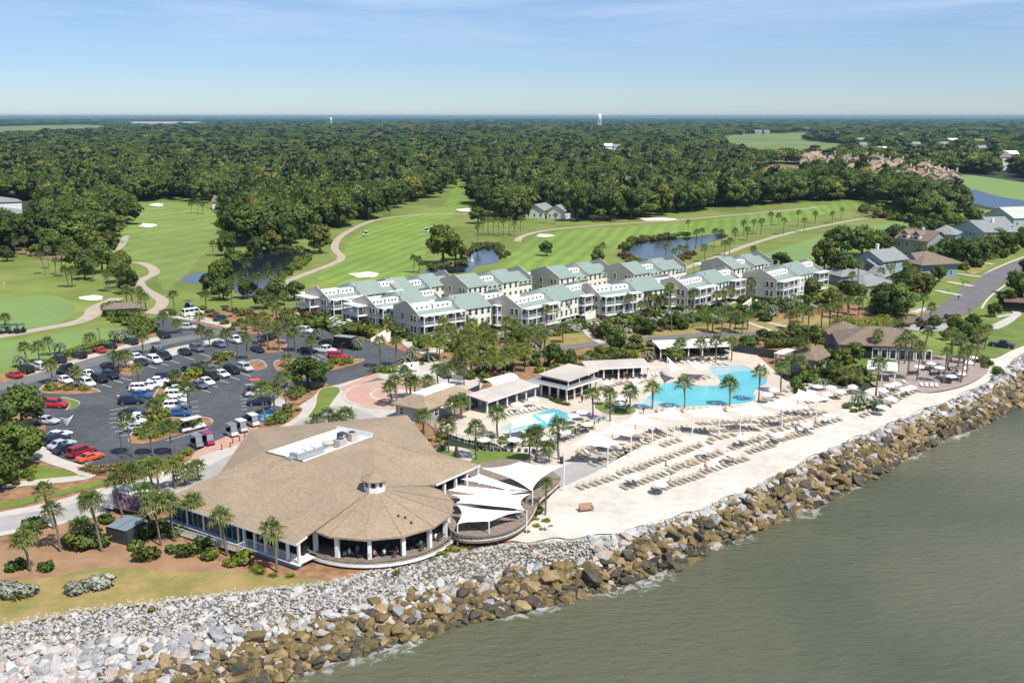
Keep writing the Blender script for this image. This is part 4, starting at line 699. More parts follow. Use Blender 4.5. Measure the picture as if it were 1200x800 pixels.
for a in [(18,667,11,'hedge'),(54,669,9,'hedge'),(98,640,20,'shrub'),(118,640,12,'shrub'),(84,636,11,'shrub'),(160,643,9,'shrub'),(171,655,15,'shrub'),(155,615,14,'shrub'),(172,628,14,'hedge'),(202,648,9,'shrub'),(220,650,14,'shrub'),(244,654,12,'shrub'),(240,640,10,'hedge'),(283,660,13,'lime'),(300,668,10,'grass'),(270,663,8,'lime'),(92,694,14,'silver'),(119,688,14,'silver'),(10,698,15,'silver'),(32,696,13,'silver'),(20,700,16,'grass'),(50,618,7,'russet'),(60,628,6,'straw'),(38,620,12,'shrub'),(126,612,10,'shrub'),(188,622,12,'shrub'),(205,628,10,'hedge'),(305,672,9,'grass'),(320,675,8,'grass'),(340,676,8,'grass')]:
    shrub(a[0],a[1],a[2]*1.22,a[3],'before the restaurant windows',hs=1.05 if a[3] in('hedge',) else .95)
for a in [(505,655,9,'grass'),(520,650,9,'grass'),(535,646,9,'grass'),(545,640,9,'grass'),(525,644,8,'lime'),(512,650,7,'lime'),(552,643,7,'straw'),(630,602,9,'shrub'),(628,618,9,'grass'),(636,622,8,'straw'),(628,610,8,'grass'),(645,618,6,'straw'),(465,671,8,'grass'),(178,715,5,'lime'),(618,625,8,'grass'),(640,612,6,'lime')]: shrub(*a,'beside the restaurant decks')
for poly,n_,md,kinds,wh,rr in [
 ([(92,549),(150,545),(190,541),(220,532),(216,538),(190,547),(150,554),(110,555)],34,7,['straw','straw','grass','lime'],'in the pine straw bed beside the orange car',(4,7)),
 ([(155,512),(165,498),(185,470),(200,452),(225,436),(235,438),(215,455),(192,476),(196,496),(236,492),(220,504),(175,516)],34,8,['lime','straw','shrub','lime'],'on the centre parking island',(4,8)),
 ([(225,432),(262,416),(274,417),(240,436)],10,7,['lime','straw','shrub'],'on the centre parking island',(4,7)),
 ([(52,458),(60,452),(90,453),(108,458)],12,6,['straw','grass','lime'],'on the left parking island',(3,5)),
 ([(306,500),(320,489),(336,479),(350,481),(330,497)],12,7,['shrub','straw','grass'],'in the bed by the golf cart bays',(4,7)),
 ([(332,463),(342,455),(365,452),(360,462),(345,471)],10,7,['shrub','straw'],'in the bed below the car park oak',(4,6)),
 ([(345,430),(380,426),(415,423),(400,430),(372,435),(350,442)],12,7,['straw','lime','shrub'],'on the island by the red car',(4,6)),
 ([(260,380),(300,375),(330,372),(330,380),(300,386),(270,388)],12,8,['russet','straw','shrub'],'beside the far parking row',(3,6)),
 ([(330,372),(360,372),(420,385),(470,392),(480,396),(440,396),(390,388),(340,380)],34,9,['shrub','lime','silver','russet','hedge','shrub'],'in the beds below the left condos',(6,10)),
 ([(470,425),(500,420),(560,400),(640,396),(640,420),(600,440),(560,450),(540,436),(500,432)],48,9,['lime','lime','straw','sago','straw','shrub'],'under the palm grove',(4,8)),
 ([(480,398),(560,392),(620,392),(680,378),(690,384),(640,398),(560,402),(490,408)],46,9,['shrub','lime','hedge','silver','straw'],'along the left condo fronts',(6,10)),
 ([(690,378),(760,368),(800,366),(830,372),(800,386),(740,392),(700,396)],44,9,['shrub','hedge','straw','russet','shrub','silver'],'along the middle condo fronts',(5,10)),
 ([(800,366),(860,352),(900,358),(960,345),(975,358),(930,370),(880,380),(830,378)],44,9,['shrub','hedge','straw','shrub','silver','russet'],'along the right condo fronts',(5,9)),
 ([(620,428),(680,414),(760,406),(860,398),(900,402),(870,410),(780,420),(690,436),(640,446)],48,9,['shrub','lime','straw','lime','shrub','straw'],'between the lane and the cabanas',(4,8)),
 ([(930,392),(960,396),(985,398),(1000,394),(1030,392),(1040,396),(1000,402),(940,404)],22,8,['straw','shrub','straw'],'beside the lane bend',(4,7)),
 ([(930,440),(950,432),(975,436),(1010,432),(1022,445),(1000,456),(960,452),(935,462)],30,8,['shrub','lime','straw','hedge'],'behind the right lounge deck',(5,9)),
 ([(1045,380),(1060,378),(1120,372),(1130,378),(1090,384),(1050,384)],16,6,['straw','russet','shrub'],'on the street verge',(3,6)),
 ([(1138,418),(1150,415),(1168,425),(1172,440),(1160,444),(1152,430)],12,6,['straw','straw','shrub'],'where the terrace meets the rocks',(4,7)),
 ([(500,512),(512,505),(530,520),(520,530),(506,528)],8,8,['shrub','straw'],'behind the restaurant',(4,7)),
 ([(540,505),(560,512),(620,520),(650,510),(690,498),(690,504),(650,516),(622,526),(560,520)],30,7,['shrub','straw','lime'],'along the small pool fence',(3,6)),
 ([(985,478),(1010,470),(1030,468),(1030,478),(1000,486)],8,7,['straw','straw','shrub'],'on the sand beside the parasols',(3,6)),
 ([(730,293),(745,284),(805,277),(805,275),(740,281),(726,293)],26,5,['russet','shrub'],'along the right pond bank',(3,5)),
 ([(726,298),(750,307),(780,308),(800,303),(815,296),(820,300),(790,312),(740,312)],30,5,['russet','shrub','lime'],'along the near right pond bank',(3,6)),
 ([(543,300),(556,288),(585,287),(596,300),(590,304),(580,290),(560,292)],20,5,['russet','shrub'],'along the middle pond bank',(3,5)),
 ([(500,312),(540,308),(545,303),(545,311),(505,316)],12,5,['russet','shrub'],'along the middle pond bank',(3,5)),
 ([(262,306),(330,288),(362,294),(362,310),(335,325),(310,348),(316,338),(350,305),(356,298),(330,292)],40,6,['russet','shrub','lime','straw'],'around the left pond',(3,6)),
 ([(120,360),(135,352),(170,372),(180,385),(160,396),(150,384),(125,376)],34,7,['shrub','lime','straw','shrub'],'by the cart path and car park',(4,8)),
 ([(195,370),(240,362),(300,366),(300,374),(260,372),(210,370)],20,7,['straw','russet','shrub'],'beside the white van',(3,5)),
 ([(0,560),(20,545),(50,552),(40,566),(10,572)],10,8,['shrub','russet','lime'],'by the path left of the car park',(4,8)),
 ([(1000,345),(1085,345),(1110,315),(1090,300),(1060,318),(1000,330)],44,8,['shrub','hedge','lime','russet'],'in the gardens along the street',(5,9)),
 ([(1010,246),(1030,243),(1085,247),(1110,260),(1080,262),(1030,258),(1010,252)],40,6,['russet','lime','shrub','straw'],'in the scrub beside the far pond',(4,7)),
 ([(1120,300),(1180,285),(1200,280),(1200,292),(1150,312),(1125,318)],30,8,['shrub','hedge','lime'],'before the blue houses',(5,9))]:
    for (x,y) in scatter(poly,int(n_*1.25),md*.8,len(poly)*7+n_): shrub(x,y,rnd.uniform(*rr)*1.2,rnd.choice(kinds),wh)
def hedge(px,w,h,kind,label,size=.2,dens=60):
    c=[G(a,b) for a,b in catmull(px,4,False)]; L_=[]; tot=0
    o0=c[0]
    for i in range(len(c)-1):
        d=(c[i+1]-c[i]); k=max(1,int(d.length/(w*.5)))
        for j in range(k): p=c[i]+d*(j/k)-o0; L_.append((p.x,p.y,h*.5,w*.55,w*.55,h*.52))
        tot+=d.length
    o=obj('hedge',cloud_mesh('hedge',L_,int(tot*(w+2*h)*dens*.35)+80,size,LF[kind],len(px),zmin=-.02,cvscale=.6),None,o0); tag(o,label,'hedge'); return o
hedge([(78,418),(95,411),(112,407),(122,404)],2,1.5,'lime','bright lime clipped hedge behind the leftmost parked cars')
hedge([(163,396),(175,391),(182,388)],2,1.3,'lime','short lime hedge beside the parked navy suv by the practice green')
hedge([(1026,368),(1040,371),(1055,369)],5,3.6,'hedge','large round clipped hedge beside the street corner')
hedge([(1024,362),(1034,360),(1044,361)],4,3.4,'hedge','smaller clipped hedge behind the large round one')
hedge([(985,388),(1000,391),(1025,389),(1038,385)],5.5,4.2,'lime','wide leafy hedge behind the grey clubhouse roof')
hedge([(900,408),(925,407),(950,402)],2.5,2.6,'hedge','long dark hedge behind the small brown roofed building')
hedge([(700,427),(720,422),(738,421)],2,2.2,'shrub','trimmed green hedge behind the middle cabana')
hedge([(646,470),(655,474),(668,477)],.9,.9,'hedge','low hedge along the pool bar railing')
hedge([(805,378),(830,374),(845,368)],4,2.6,'hedge','dark hedge before the balconies of the sixth condo')
hedge([(440,436),(455,437),(462,436)],3,1.6,'lime','bright round hedge at the roundabout entry')
plant_shrubs()
# ================================================================ buildings
def frame(A,B):
    d=B-A; return math.atan2(d.y,d.x),math.hypot(d.x,d.y)
_wc={}
def win_mesh(w,h):
    k=(round(w,2),round(h,2))
    if k not in _wc:
        f=MB(); e=.09
        f.box(-w/2-e,w/2+e,-.05,.03,-e,0); f.box(-w/2-e,w/2+e,-.05,.03,h,h+e); f.box(-w/2-e,-w/2,-.05,.03,0,h); f.box(w/2,w/2+e,-.05,.03,0,h); f.box(-w/2,w/2,-.045,.0,h*.5-.03,h*.5+.03)
        p=MB(); p.box(-w/2+.002,w/2-.002,-.02,.02,.002,h-.002)
        _wc[k]=(f.mesh('window',M['whitew']),p.mesh('pane',M['glass']))
    return _wc[k]
def window(parent,x,y,z,w,h,rz=0):
    a,b=win_mesh(w,h); o=obj('window',a,parent,(x,y,z),rz); obj('pane',b,o); return o
def railing(name,pts,parent,h=1.0,m=None,bal=.32,closed=False):
    mb=MB(); m=m or M['white']
    pts=[Vector(p) for p in pts]
    for i in range(len(pts)-1):
        a,b=pts[i],pts[i+1]; d=b-a; n=max(1,int(d.length/bal))
        mb.tube([a+Vector((0,0,h)),b+Vector((0,0,h))],.045,4); mb.tube([a+Vector((0,0,.12)),b+Vector((0,0,.12))],.03,4)
        for k in range(n+1):
            p=a+d*(k/n); r_=.05 if k in(0,n) else .018; mb.box(p.x-r_,p.x+r_,p.y-r_,p.y+r_,p.z,p.z+h)
    return part(name,mb,m,parent)
# ---------------------------------------------------------------- restaurant
rest_=thing('restaurant','large tan shingled restaurant with round cone roof and cupola by the rocks','restaurant')
zf,ze=.9,3.9
RV={k:G(*v) for k,v in dict(L0=(189,585,ze),L1=(347,637,ze),Mm=(257,555,5.3),A=(293,503,ze),F1=(312,530,7),F2=(355,541,7),F3=(395,503,7),F4=(437,511,7),E=(350,517.6,7),B1=(419,507.6,7),R1=(477,486,ze),R2=(513,530,ze),Q=(481,528,5.9),T=(563,544,ze),W=(511,567,ze),V=(360,627,ze)).items()}; RV['AP']=Vector((-17.9,126.4,6.78))
def roofmesh(name,faces,m,parent,th=.22):
    mb=MB(); 
    for f in faces:
        ps=[RV[k] if isinstance(k,str) else k for k in f]; mb.add(ps,[tuple(range(len(ps)))])
    me=mb.mesh(name,m); bm=bmesh.new(); bm.from_mesh(me); bmesh.ops.remove_doubles(bm,verts=bm.verts,dist=.01)
    bmesh.ops.recalc_face_normals(bm,faces=bm.faces)
    up=sum((f.normal.z*f.calc_area() for f in bm.faces))
    if up<0: bmesh.ops.reverse_faces(bm,faces=bm.faces)
    r_=bmesh.ops.extrude_face_region(bm,geom=list(bm.faces)); vs=[g for g in r_['geom'] if isinstance(g,bmesh.types.BMVert)]
    old=[v for v in bm.verts if v not in set(vs)]
    for v in vs: v.co.z-=0
    for v in old: v.co.z-=th
    bmesh.ops.recalc_face_normals(bm,faces=bm.faces); bmesh.ops.triangulate(bm,faces=bm.faces); bm.to_mesh(me); bm.free(); return obj(name,me,parent)
RIDGE=mat('ridge_shingle',(.29,.215,.145),.9,var=.2,vscale=2)
roof=roofmesh('roof',[('L0','L1','V','F2','F1','Mm'),('F2','V','AP'),('F2','AP','F4'),('F4','AP','W'),('F4','W','T','Q'),('Q','T','R2'),('F4','Q','R2','R1','B1'),('Mm','F1','E','A'),('A','E','F3','B1','R1')],M['shingle'],rest_)
def ridge_strip(a,b,w=.32,lift=.07):
    mb=MB(); d=(b-a).normalized(); s=d.cross(Vector((0,0,1))).normalized()*w/2; u=Vector((0,0,lift)); dn=Vector((0,0,-.06)); mb.add([a-s+dn+u,a+u*1.3,a+s+dn+u,b-s+dn+u,b+u*1.3,b+s+dn+u],[(0,1,4,3),(1,2,5,4)]); part('ridge_cap',mb,RIDGE,roof)
for a,b in [('F1','Mm'),('F4','Q'),('Q','T'),('AP','V')]: ridge_strip(RV[a],RV[b],.25)
# white eave fascia
def fascia(seq,parent,z0=-.32,z1=-.02,m='white',out=.03):
    for a,b in zip(seq[:-1],seq[1:]):
        d=(b-a).normalized(); n=Vector((d.y,-d.x,0)).normalized()*out; mb=MB(); mb.add([a+n+Vector((0,0,z0)),b+n+Vector((0,0,z0)),b+n+Vector((0,0,z1)),a+n+Vector((0,0,z1)),a-n+Vector((0,0,z0)),b-n+Vector((0,0,z0)),b-n+Vector((0,0,z1)),a-n+Vector((0,0,z1))],[(0,1,2,3),(7,6,5,4),(3,2,6,7),(0,4,5,1)]); part('fascia',mb,M[m],parent)
fascia([RV['L0'],RV['L1'],RV['V']],rest_); fascia([RV['W'],RV['T']],rest_)
# cone roof
CC=Vector((-17.9,126.4,0)); CR=10.4; AP=6.75; NS=14
cone=MB(); ev=[(CC.x+CR*math.cos(6.2832*(i+.5)/NS),CC.y+CR*math.sin(6.2832*(i+.5)/NS)) for i in range(NS)]
vs=[(x,y,ze+.02) for x,y in ev]+[(x,y,ze-.22) for x,y in ev]+[(CC.x,CC.y,AP)]
cone.add(vs,[(i,(i+1)%NS,2*NS) for i in range(NS)]+[(NS+i,NS+(i+1)%NS,(i+1)%NS,i) for i in range(NS)]+[tuple(range(2*NS-1,NS-1,-1))])
cr_=part('cone_roof',cone,M['shingle'],rest_)
for i in range(NS):
    x,y=ev[i]; az=math.degrees(math.atan2(y-CC.y,x-CC.x))
    if -170<az<25:
        mb=MB(); a=Vector((x,y,ze+.03)); b=Vector((CC.x,CC.y,AP+.01)); d=(b-a).normalized(); s=d.cross(Vector((0,0,1))).normalized()*.10; mb.add([a-s,a+s,b+s*.3,b-s*.3],[(0,1,2,3)]); 
        for v in range(4): mb.v[v]=(mb.v[v][0],mb.v[v][1],mb.v[v][2]+.03)
        part('hip_cap',mb,RIDGE,cr_)
# roof well
wl_=[RV['F1'],RV['F2'],RV['F4'],RV['F3']]; mb=MB(); mb.add([Vector((p.x,p.y,6.55)) for p in wl_],[(0,1,2,3)]); part('flat_roof',mb,M['flat'],rest_)
def wellwall(a,b,z0,z1,t=.12):
    mb=MB(); d=(b-a).normalized(); n=Vector((-d.y,d.x,0))*t; mb.add([Vector((p.x,p.y,z)) for z in (z0,z1) for p in (a,b,b+n,a+n)],[(0,1,5,4),(1,2,6,5),(2,3,7,6),(3,0,4,7),(4,5,6,7)]); part('parapet',mb,M['white'],rest_)
wellwall(RV['F1'],RV['F2'],6.2,7.12); wellwall(RV['F2'],RV['F4'],6.2,7.12); wellwall(RV['F4'],RV['F3'],6.2,7.55); wellwall(RV['F3'],RV['F1'],6.2,7.12)
fascia([RV['F1']+Vector((0,0,.4)),RV['F2']+Vector((0,0,.4))],rest_,-.30,-.22,'shingle2',.1); 
def cupola(c,z):
    t=MB(); n=8; r0=1.42
    P8=[(c.x+r0*math.cos(6.2832*(i+.5)/n),c.y+r0*math.sin(6.2832*(i+.5)/n)) for i in range(n)]
    t.prism(P8,z-.8,z+1.35); w=part('cupola',t,M['white'],rest_)
    rf=MB(); r1=1.85; Q8=[(c.x+r1*math.cos(6.2832*(i+.5)/n),c.y+r1*math.sin(6.2832*(i+.5)/n)) for i in range(n)]
    rf.add([(x,y,z+1.3) for x,y in Q8]+[(x,y,z+1.42) for x,y in Q8]+[(c.x,c.y,z+2.25)],[(i,(i+1)%n,n+(i+1)%n,n+i) for i in range(n)]+[(n+i,n+(i+1)%n,2*n) for i in range(n)]+[tuple(reversed(range(n)))]); part('cupola_roof',rf,M['shingle'],w)
    for i in range(n):
        a=6.2832*(i+1)/n; rr=r0*math.cos(math.pi/n)+.015; g=MB(); g.box(-.27,.27,-.02,.02,0,.62); o=part('cupola_window',g,M['glass'],w,loc=(c.x+rr*math.cos(a),c.y+rr*math.sin(a),z+.5),rz=a+math.pi/2)
cupola(CC,6.6)
for vx,vy in ((467,605),(475,607),(482,613)):
    lo,hi=3.9,7
    for _ in range(18):
        zm=(lo+hi)/2; vp=G(vx,vy,zm); zc=AP-(AP-ze)*min(1,math.hypot(vp.x-CC.x,vp.y-CC.y)/CR)
        if zm<zc: lo=zm
        else: hi=zm
    vb=MB(); vb.tube([(0,0,-.3),(0,0,.28)],.13,8); part('roof_vent',vb,M['dgrey'],rest_,loc=vp)
# rooftop plant
def rlerp(u,v): return RV['F1'].lerp(RV['F2'],u).lerp(RV['F3'].lerp(RV['F4'],u),v)
ax=math.atan2((RV['F3']-RV['F1']).y,(RV['F3']-RV['F1']).x)
def plant(name,label,u,v,builder): 
    p=rlerp(u,v); p.z=6.55; t=thing(name,label,'roof unit',p,ax); builder(t); return t
def ac1(t):
    b=MB(); b.box(-2.6,2.6,-.8,.8,.15,1.05); part('casing',b,M['steel'],t); 
    for k in range(3): c=MB(); c.box(-2.2+k*1.6,-1.0+k*1.6,-.6,.6,1.05,1.2); part('hatch',c,M['flat'],t)
    d=MB(); d.box(-3.6,-2.6,-.6,.6,.15,.7); part('duct',d,M['steel'],t)
plant('rooftop_duct_unit','long galvanised duct unit in the white roof well',.68,.22,ac1)
def fan(t):
    b=MB(); b.tube([(0,0,0),(0,0,.7)],.75,14); b.tube([(0,0,.7),(0,0,.85)],[.95,.95],14); part('drum',b,M['conc'],t); c=MB(); c.tube([(0,0,.85),(0,0,1.0)],[.9,.6],14); part('cap',c,M['conc'],t)
plant('rooftop_fan','round tan exhaust fan in the white roof well',.62,.54,fan)
def ac2(t):
    b=MB(); b.box(-.55,.55,-.5,.5,0,1.5); part('casing',b,M['dgrey'],t); c=MB(); c.tube([(0,-.52,1.0),(0,-.55,1.0)],.35,12); part('fan_guard',c,M['steel'],t)
plant('condenser_unit','dark grey condenser standing in the white roof well',.6,.75,ac2)
def ac3(t):
    b=MB(); b.box(-.75,.75,-.7,.7,.1,1.25); part('casing',b,M['conc'],t); c=MB(); c.tube([(0,0,1.25),(0,0,1.32)],.55,14); part('fan_grille',c,M['dgrey'],t)
plant('condenser_unit','square tan condenser at the far end of the roof well',.68,.86,ac3)
plant('condenser_unit','low white condenser beside the round roof fan',.80,.62,ac3)
# walls, floors
def offs(a,b,d): e=(b-a).normalized(); return Vector((-e.y,e.x,0))*d
fl=[RV[k] for k in ('L0','L1','V','W','T','R2','R1','A','Mm')]; cen=sum(fl,Vector())/len(fl)
def pull(p,d): v=cen-p; v.z=0; return p+v.normalized()*d
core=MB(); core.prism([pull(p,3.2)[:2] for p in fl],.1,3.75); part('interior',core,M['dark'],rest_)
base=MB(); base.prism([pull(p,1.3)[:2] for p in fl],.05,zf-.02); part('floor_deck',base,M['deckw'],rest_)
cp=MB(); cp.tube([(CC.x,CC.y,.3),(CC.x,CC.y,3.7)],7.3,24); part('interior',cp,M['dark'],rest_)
dk=MB(); ND=44; dk.prism([(CC.x+10.75*math.cos(6.2832*i/ND),CC.y+10.75*math.sin(6.2832*i/ND)) for i in range(ND)],.55,zf); part('round_deck',dk,M['deckw'],rest_)
rim=MB(); 
for r_,z0,z1 in ((10.82,.42,.78),):
    vs=[(CC.x+rr*math.cos(6.2832*i/ND),CC.y+rr*math.sin(6.2832*i/ND),z) for rr,z in ((r_,z0),(r_,z1),(r_-.1,z1)) for i in range(ND)]
    rim.add(vs,[(k*ND+i,k*ND+(i+1)%ND,(k+1)*ND+(i+1)%ND,(k+1)*ND+i) for k in range(2) for i in range(ND)])
part('deck_fascia',rim,M['white'],rest_)
arc=[Vector((CC.x+10.6*math.cos(R(a)),CC.y+10.6*math.sin(R(a)),zf)) for a in range(-142,22,8)]
rb=MB()
for a,b in zip(arc[:-1],arc[1:]):
    rb.tube([a+Vector((0,0,.42)),b+Vector((0,0,.42))],.09,4); rb.box(a.x-.07,a.x+.07,a.y-.07,a.y+.07,zf,zf+.4)
part('bench_rail',rb,M['deckw'],rest_)
for i,a in enumerate((-134,-112,-87,-62,-38,-14,6)):
    c=MB(); c.box(-.24,.24,-.24,.24,zf,3.7); part('column',c,M['white'],rest_,loc=(CC.x+9.55*math.cos(R(a)),CC.y+9.55*math.sin(R(a)),0),rz=R(a))
# left wing glazed front
a0=RV['L0'];a1=RV['L1']; dx=(a1-a0); Lw=dx.length; ex=dx/Lw; ny=Vector((-ex.y,ex.x,0)); rzw=math.atan2(ex.y,ex.x)
fr=obj('front_wall',None,rest_,(a0.x+ny.x*.7,a0.y+ny.y*.7,0),rzw)
sk=MB(); sk.box(.6,Lw-.6,.05,.25,.1,zf); part('skirt',sk,M['bluew'],rest_,loc=fr.location,rz=rzw)
fl2=MB(); fl2.box(.5,Lw-.4,-.35,3.2,zf-.12,zf); part('floor_edge',fl2,M['whitew'],rest_,loc=fr.location,rz=rzw)
npan=13; gl0,gl1=.8,Lw*.60
for i in range(npan):
    x0=gl0+(gl1-gl0)*i/npan; x1=gl0+(gl1-gl0)*(i+1)/npan; g=MB(); g.box(x0+.06,x1-.06,.1,.14,zf+.3,3.55); part('glass_panel',g,M['glassblue'],fr)
    p=MB(); w_=.16 if i%3==0 else .05; p.box(x0-w_,x0+w_,.02,.2,zf,3.6); part('mullion',p,M['whitew'] if i%3==0 else M['bluew'],fr)
hb=MB(); hb.box(gl0,gl1,.04,.2,zf,zf+.3); hb.box(gl0,gl1,.04,.2,3.5,3.66); part('sill_band',hb,M['bluew'],fr)
for i in range(6):
    x=gl1+(Lw-.5-gl1)*i/5; p=MB(); p.box(x-.15,x+.15,-.02,.28,zf-.3,3.66); part('column',p,M['white'],rest_,loc=fr.location,rz=rzw)
railing('veranda_rail',[(gl1+.2,.1,zf),(gl1+(Lw-.5-gl1)*.2,.1,zf),(gl1+(Lw-.5-gl1)*.4,.1,zf),(gl1+(Lw-.5-gl1)*.6,.1,zf),(gl1+(Lw-.5-gl1)*.8,.1,zf),(Lw-.5,.1,zf)],fr,.95,bal=.25)
railing('ramp_rail',[(1,-1.7,.1),(5,-1.7,.25),(9,-1.7,.4),(13,-1.7,.55),(gl1+.6,-1.7,.75),(gl1+.6,0,.75)],fr,1.0,bal=.3)
rp=MB(); rp.add([(1,-1.6,.12),(gl1+.6,-1.6,.72),(gl1+.6,0,.72),(1,0,.12)],[(0,1,2,3)]); part('ramp',rp,M['deckw'],fr)
# right wing columns facing the sail deck
for i in range(5):
    p=RV['W'].lerp(RV['T'],i/4); p=pull(p,.5); c=MB(); c.box(-.18,.18,-.18,.18,.2,3.72); part('column',c,M['white'],rest_,loc=(p.x,p.y,0),rz=.95)
# ---------------------------------------------------------------- sail deck
deckpx=[(507,566),(545,552),(562,548),(600,543),(640,553),(656,566),(648,577),(633,590),(624,607),(613,621),(595,631),(573,636),(548,637),(531,632),(522,615)]
dw=[G(x,y,.75) for x,y in catmull(deckpx,4)]
sd_=thing('curved_deck','curved brown timber deck under the white sails beside the restaurant','deck',dw[0])
mb=MB(); mb.prism([(p.x-dw[0].x,p.y-dw[0].y) for p in dw],.1,.75); part('boards',mb,M['deckw'],sd_)
rr=MB(); fr_=MB()
for a,b in zip(dw[20:58],dw[21:59]):
    a=a-dw[0]; b=b-dw[0]; fr_.tube([a+Vector((0,0,.46)),b+Vector((0,0,.46))],.06,4,cap=False); rr.tube([a+Vector((0,0,1.05)),b+Vector((0,0,1.05))],.17,4)
    rr.box(a.x-.1,a.x+.1,a.y-.1,a.y+.1,.75,1.1)
part('bench',rr,M['deckw'],sd_); part('rim',fr_,M['white'],sd_)
def sail(name,label,cs,posts,group=None,sag=.35,cat='shade sail',pr=.09):
    """cs: corner points (world); posts: list of (top Vector, base z)"""
    c=sum(cs,Vector())/len(cs); t=thing(name,label,cat,(c.x,c.y,0),0,group); n=12; mb=MB(); o=Vector((c.x,c.y,0))
    if len(cs)==3: cs=[cs[0],cs[1],cs[2],cs[2].lerp(cs[0],.5)]
    for i in range(n+1):
        for j in range(n+1):
            u=i/n; v=j/n; bu=.5+ (u-.5)*(1-sag*.55*math.sin(math.pi*v)); bv=.5+(v-.5)*(1-sag*.55*math.sin(math.pi*u))
            p=cs[0].lerp(cs[1],bu).lerp(cs[3].lerp(cs[2],bu),bv)-o; p.z+=.06*math.sin(9*u)*math.sin(7*v); mb.v.append(tuple(p))
    k=n+1; mb.f=[(i*k+j,(i+1)*k+j,(i+1)*k+j+1,i*k+j+1) for i in range(n) for j in range(n)]; mb.m=[0]*len(mb.f)
    part('canopy',mb,M['sail'],t,True)
    for top,zb,ex_ in posts:
        q_=MB(); q_.tube([(top.x-o.x,top.y-o.y,zb),(top.x-o.x,top.y-o.y,top.z+ex_)],pr,8); part('post',q_,M['white'],t)
    return t
g_=lambda x,y,z: G(x,y,z)
sail('shade_sail','large white shade sail at the right of the restaurant deck',[g_(564,548,4),g_(609,541,4.6),g_(660,545,4.2),g_(623,575,3.6)],[(g_(661,545,4.2),.1,2.0),(g_(624,576,3.5),.1,.3),(g_(561,548,4),.5,.2)])
sail('shade_sail','narrow upper white sail over the restaurant deck',[g_(540,561,3.6),g_(561,555,3.9),g_(621,575,3.5),g_(596,574,3.4)],[],sag=.18)
sail('shade_sail','thin white sail second from the top over the restaurant deck',[g_(525,574,3.6),g_(536,568.5,3.8),g_(620,576,3.45),g_(574,582,3.3)],[],sag=.12)
sail('shade_sail','broad white middle sail over the restaurant deck',[g_(528,579,3.6),g_(622,578,3.4),g_(615,598,3.1),g_(534,589,3.4)],[(g_(617,599,3.1),.1,.1)])
sail('shade_sail','nearest white sail over the round restaurant deck',[g_(535,591,3.5),g_(614,599,3.1),g_(573,611,3.1),g_(536,614,3.0)],[(g_(573,611,3.1),.1,.05),(g_(536,614,3.0),.1,.05)])
SAILS=[((669,521),(692,504),(731,519),(712,524),548),((700,508),(718,494),(756,506),(739,510),535),((726,496),(745,482),(778,497),(764,499),522),((755,487),(791,476),(806,493),(782,491),513),((799,481),(844,475),(862,493),(811,487),510),((850,480),(882,470),(912,487),(867,486),508),((891,474),(916,465),(951,479),(916,480),504),((922,467),(936,456),(975,468),(956,471),492)]
for i,(l,b,r_,f,fb) in enumerate(SAILS):
    base_=G(f[0],fb,.2); lo,hi=1,6
    for _ in range(20):
        m_=(lo+hi)/2
        if PX((base_.x,base_.y,m_))[1]>f[1]: lo=m_
        else: hi=m_
    ft=Vector((base_.x,base_.y,lo)); bt=G(*b,lo+1.6); lt=G(*l,lo+.1); rt=G(*r_,lo+.1)
    s_=sail('beach_shade_sail','',[lt,bt,rt,ft],[(ft,.1,.1),(bt,.1,.1)],sag=.28); reg(s_,'white pointed shade sail','in the row above the beach loungers','shade sail','row of beach shade sails')
# pool sails
sail('pool_shade_sail','white twisted sail over the left end of the small pool',[g_(597,492,3.2),g_(621,484,4),g_(637,495,3.2),g_(599,502,2.6)],[(g_(598,497,3.0),.2,.1)])
sail('pool_shade_sail','small white sail on one post beside the small pool',[g_(628,486,3.2),g_(651,483,3.6),g_(641,496,2.6)],[(g_(641,496,2.6),.2,0)])
sail('pool_shade_sail','white triangular sail between two posts by the big pool',[g_(782,418,4.0),g_(800,432,2.6),g_(786,437,2.8)],[(g_(782,418,4.0),.2,0),(g_(786,425,3),.2,0)])
sail('pool_shade_sail','flat white sail above the pool island loungers',[g_(805,424,3),g_(836,426,3),g_(828,433,2.8),g_(818,434,2.8)],[(g_(829,433,2.8),.2,0),(g_(840,430,3),.2,0)])
# ---------------------------------------------------------------- generic houses
def roof_gable(w,d,ze_,rise,ov,along='x'):
    mb=MB()
    if along=='x': v=[(-ov,-ov,ze_),(w+ov,-ov,ze_),(w+ov,d/2,ze_+rise),(-ov,d/2,ze_+rise),(-ov,d+ov,ze_),(w+ov,d+ov,ze_)]; f=[(0,1,2,3),(3,2,5,4)]
    else: v=[(-ov,-ov,ze_),(-ov,d+ov,ze_),(w/2,d+ov,ze_+rise),(w/2,-ov,ze_+rise),(w+ov,-ov,ze_),(w+ov,d+ov,ze_)]; f=[(0,3,2,1),(3,4,5,2)]
    n=len(v); mb.add(v+[(a,b,c-.22) for a,b,c in v],f+[tuple(n+i for i in reversed(q_)) for q_ in f]+([(0,n,n+1,1),(4,5,n+5,n+4),(0,3,n+3,n),(3,4,n+4,n+3),(1,n+1,n+2,2),(2,n+2,n+5,5)] if along=='x' else [(0,n,n+3,3),(3,n+3,n+4,4),(1,2,n+2,n+1),(2,5,n+5,n+2),(0,1,n+1,n),(4,n+4,n+5,5)])); return mb
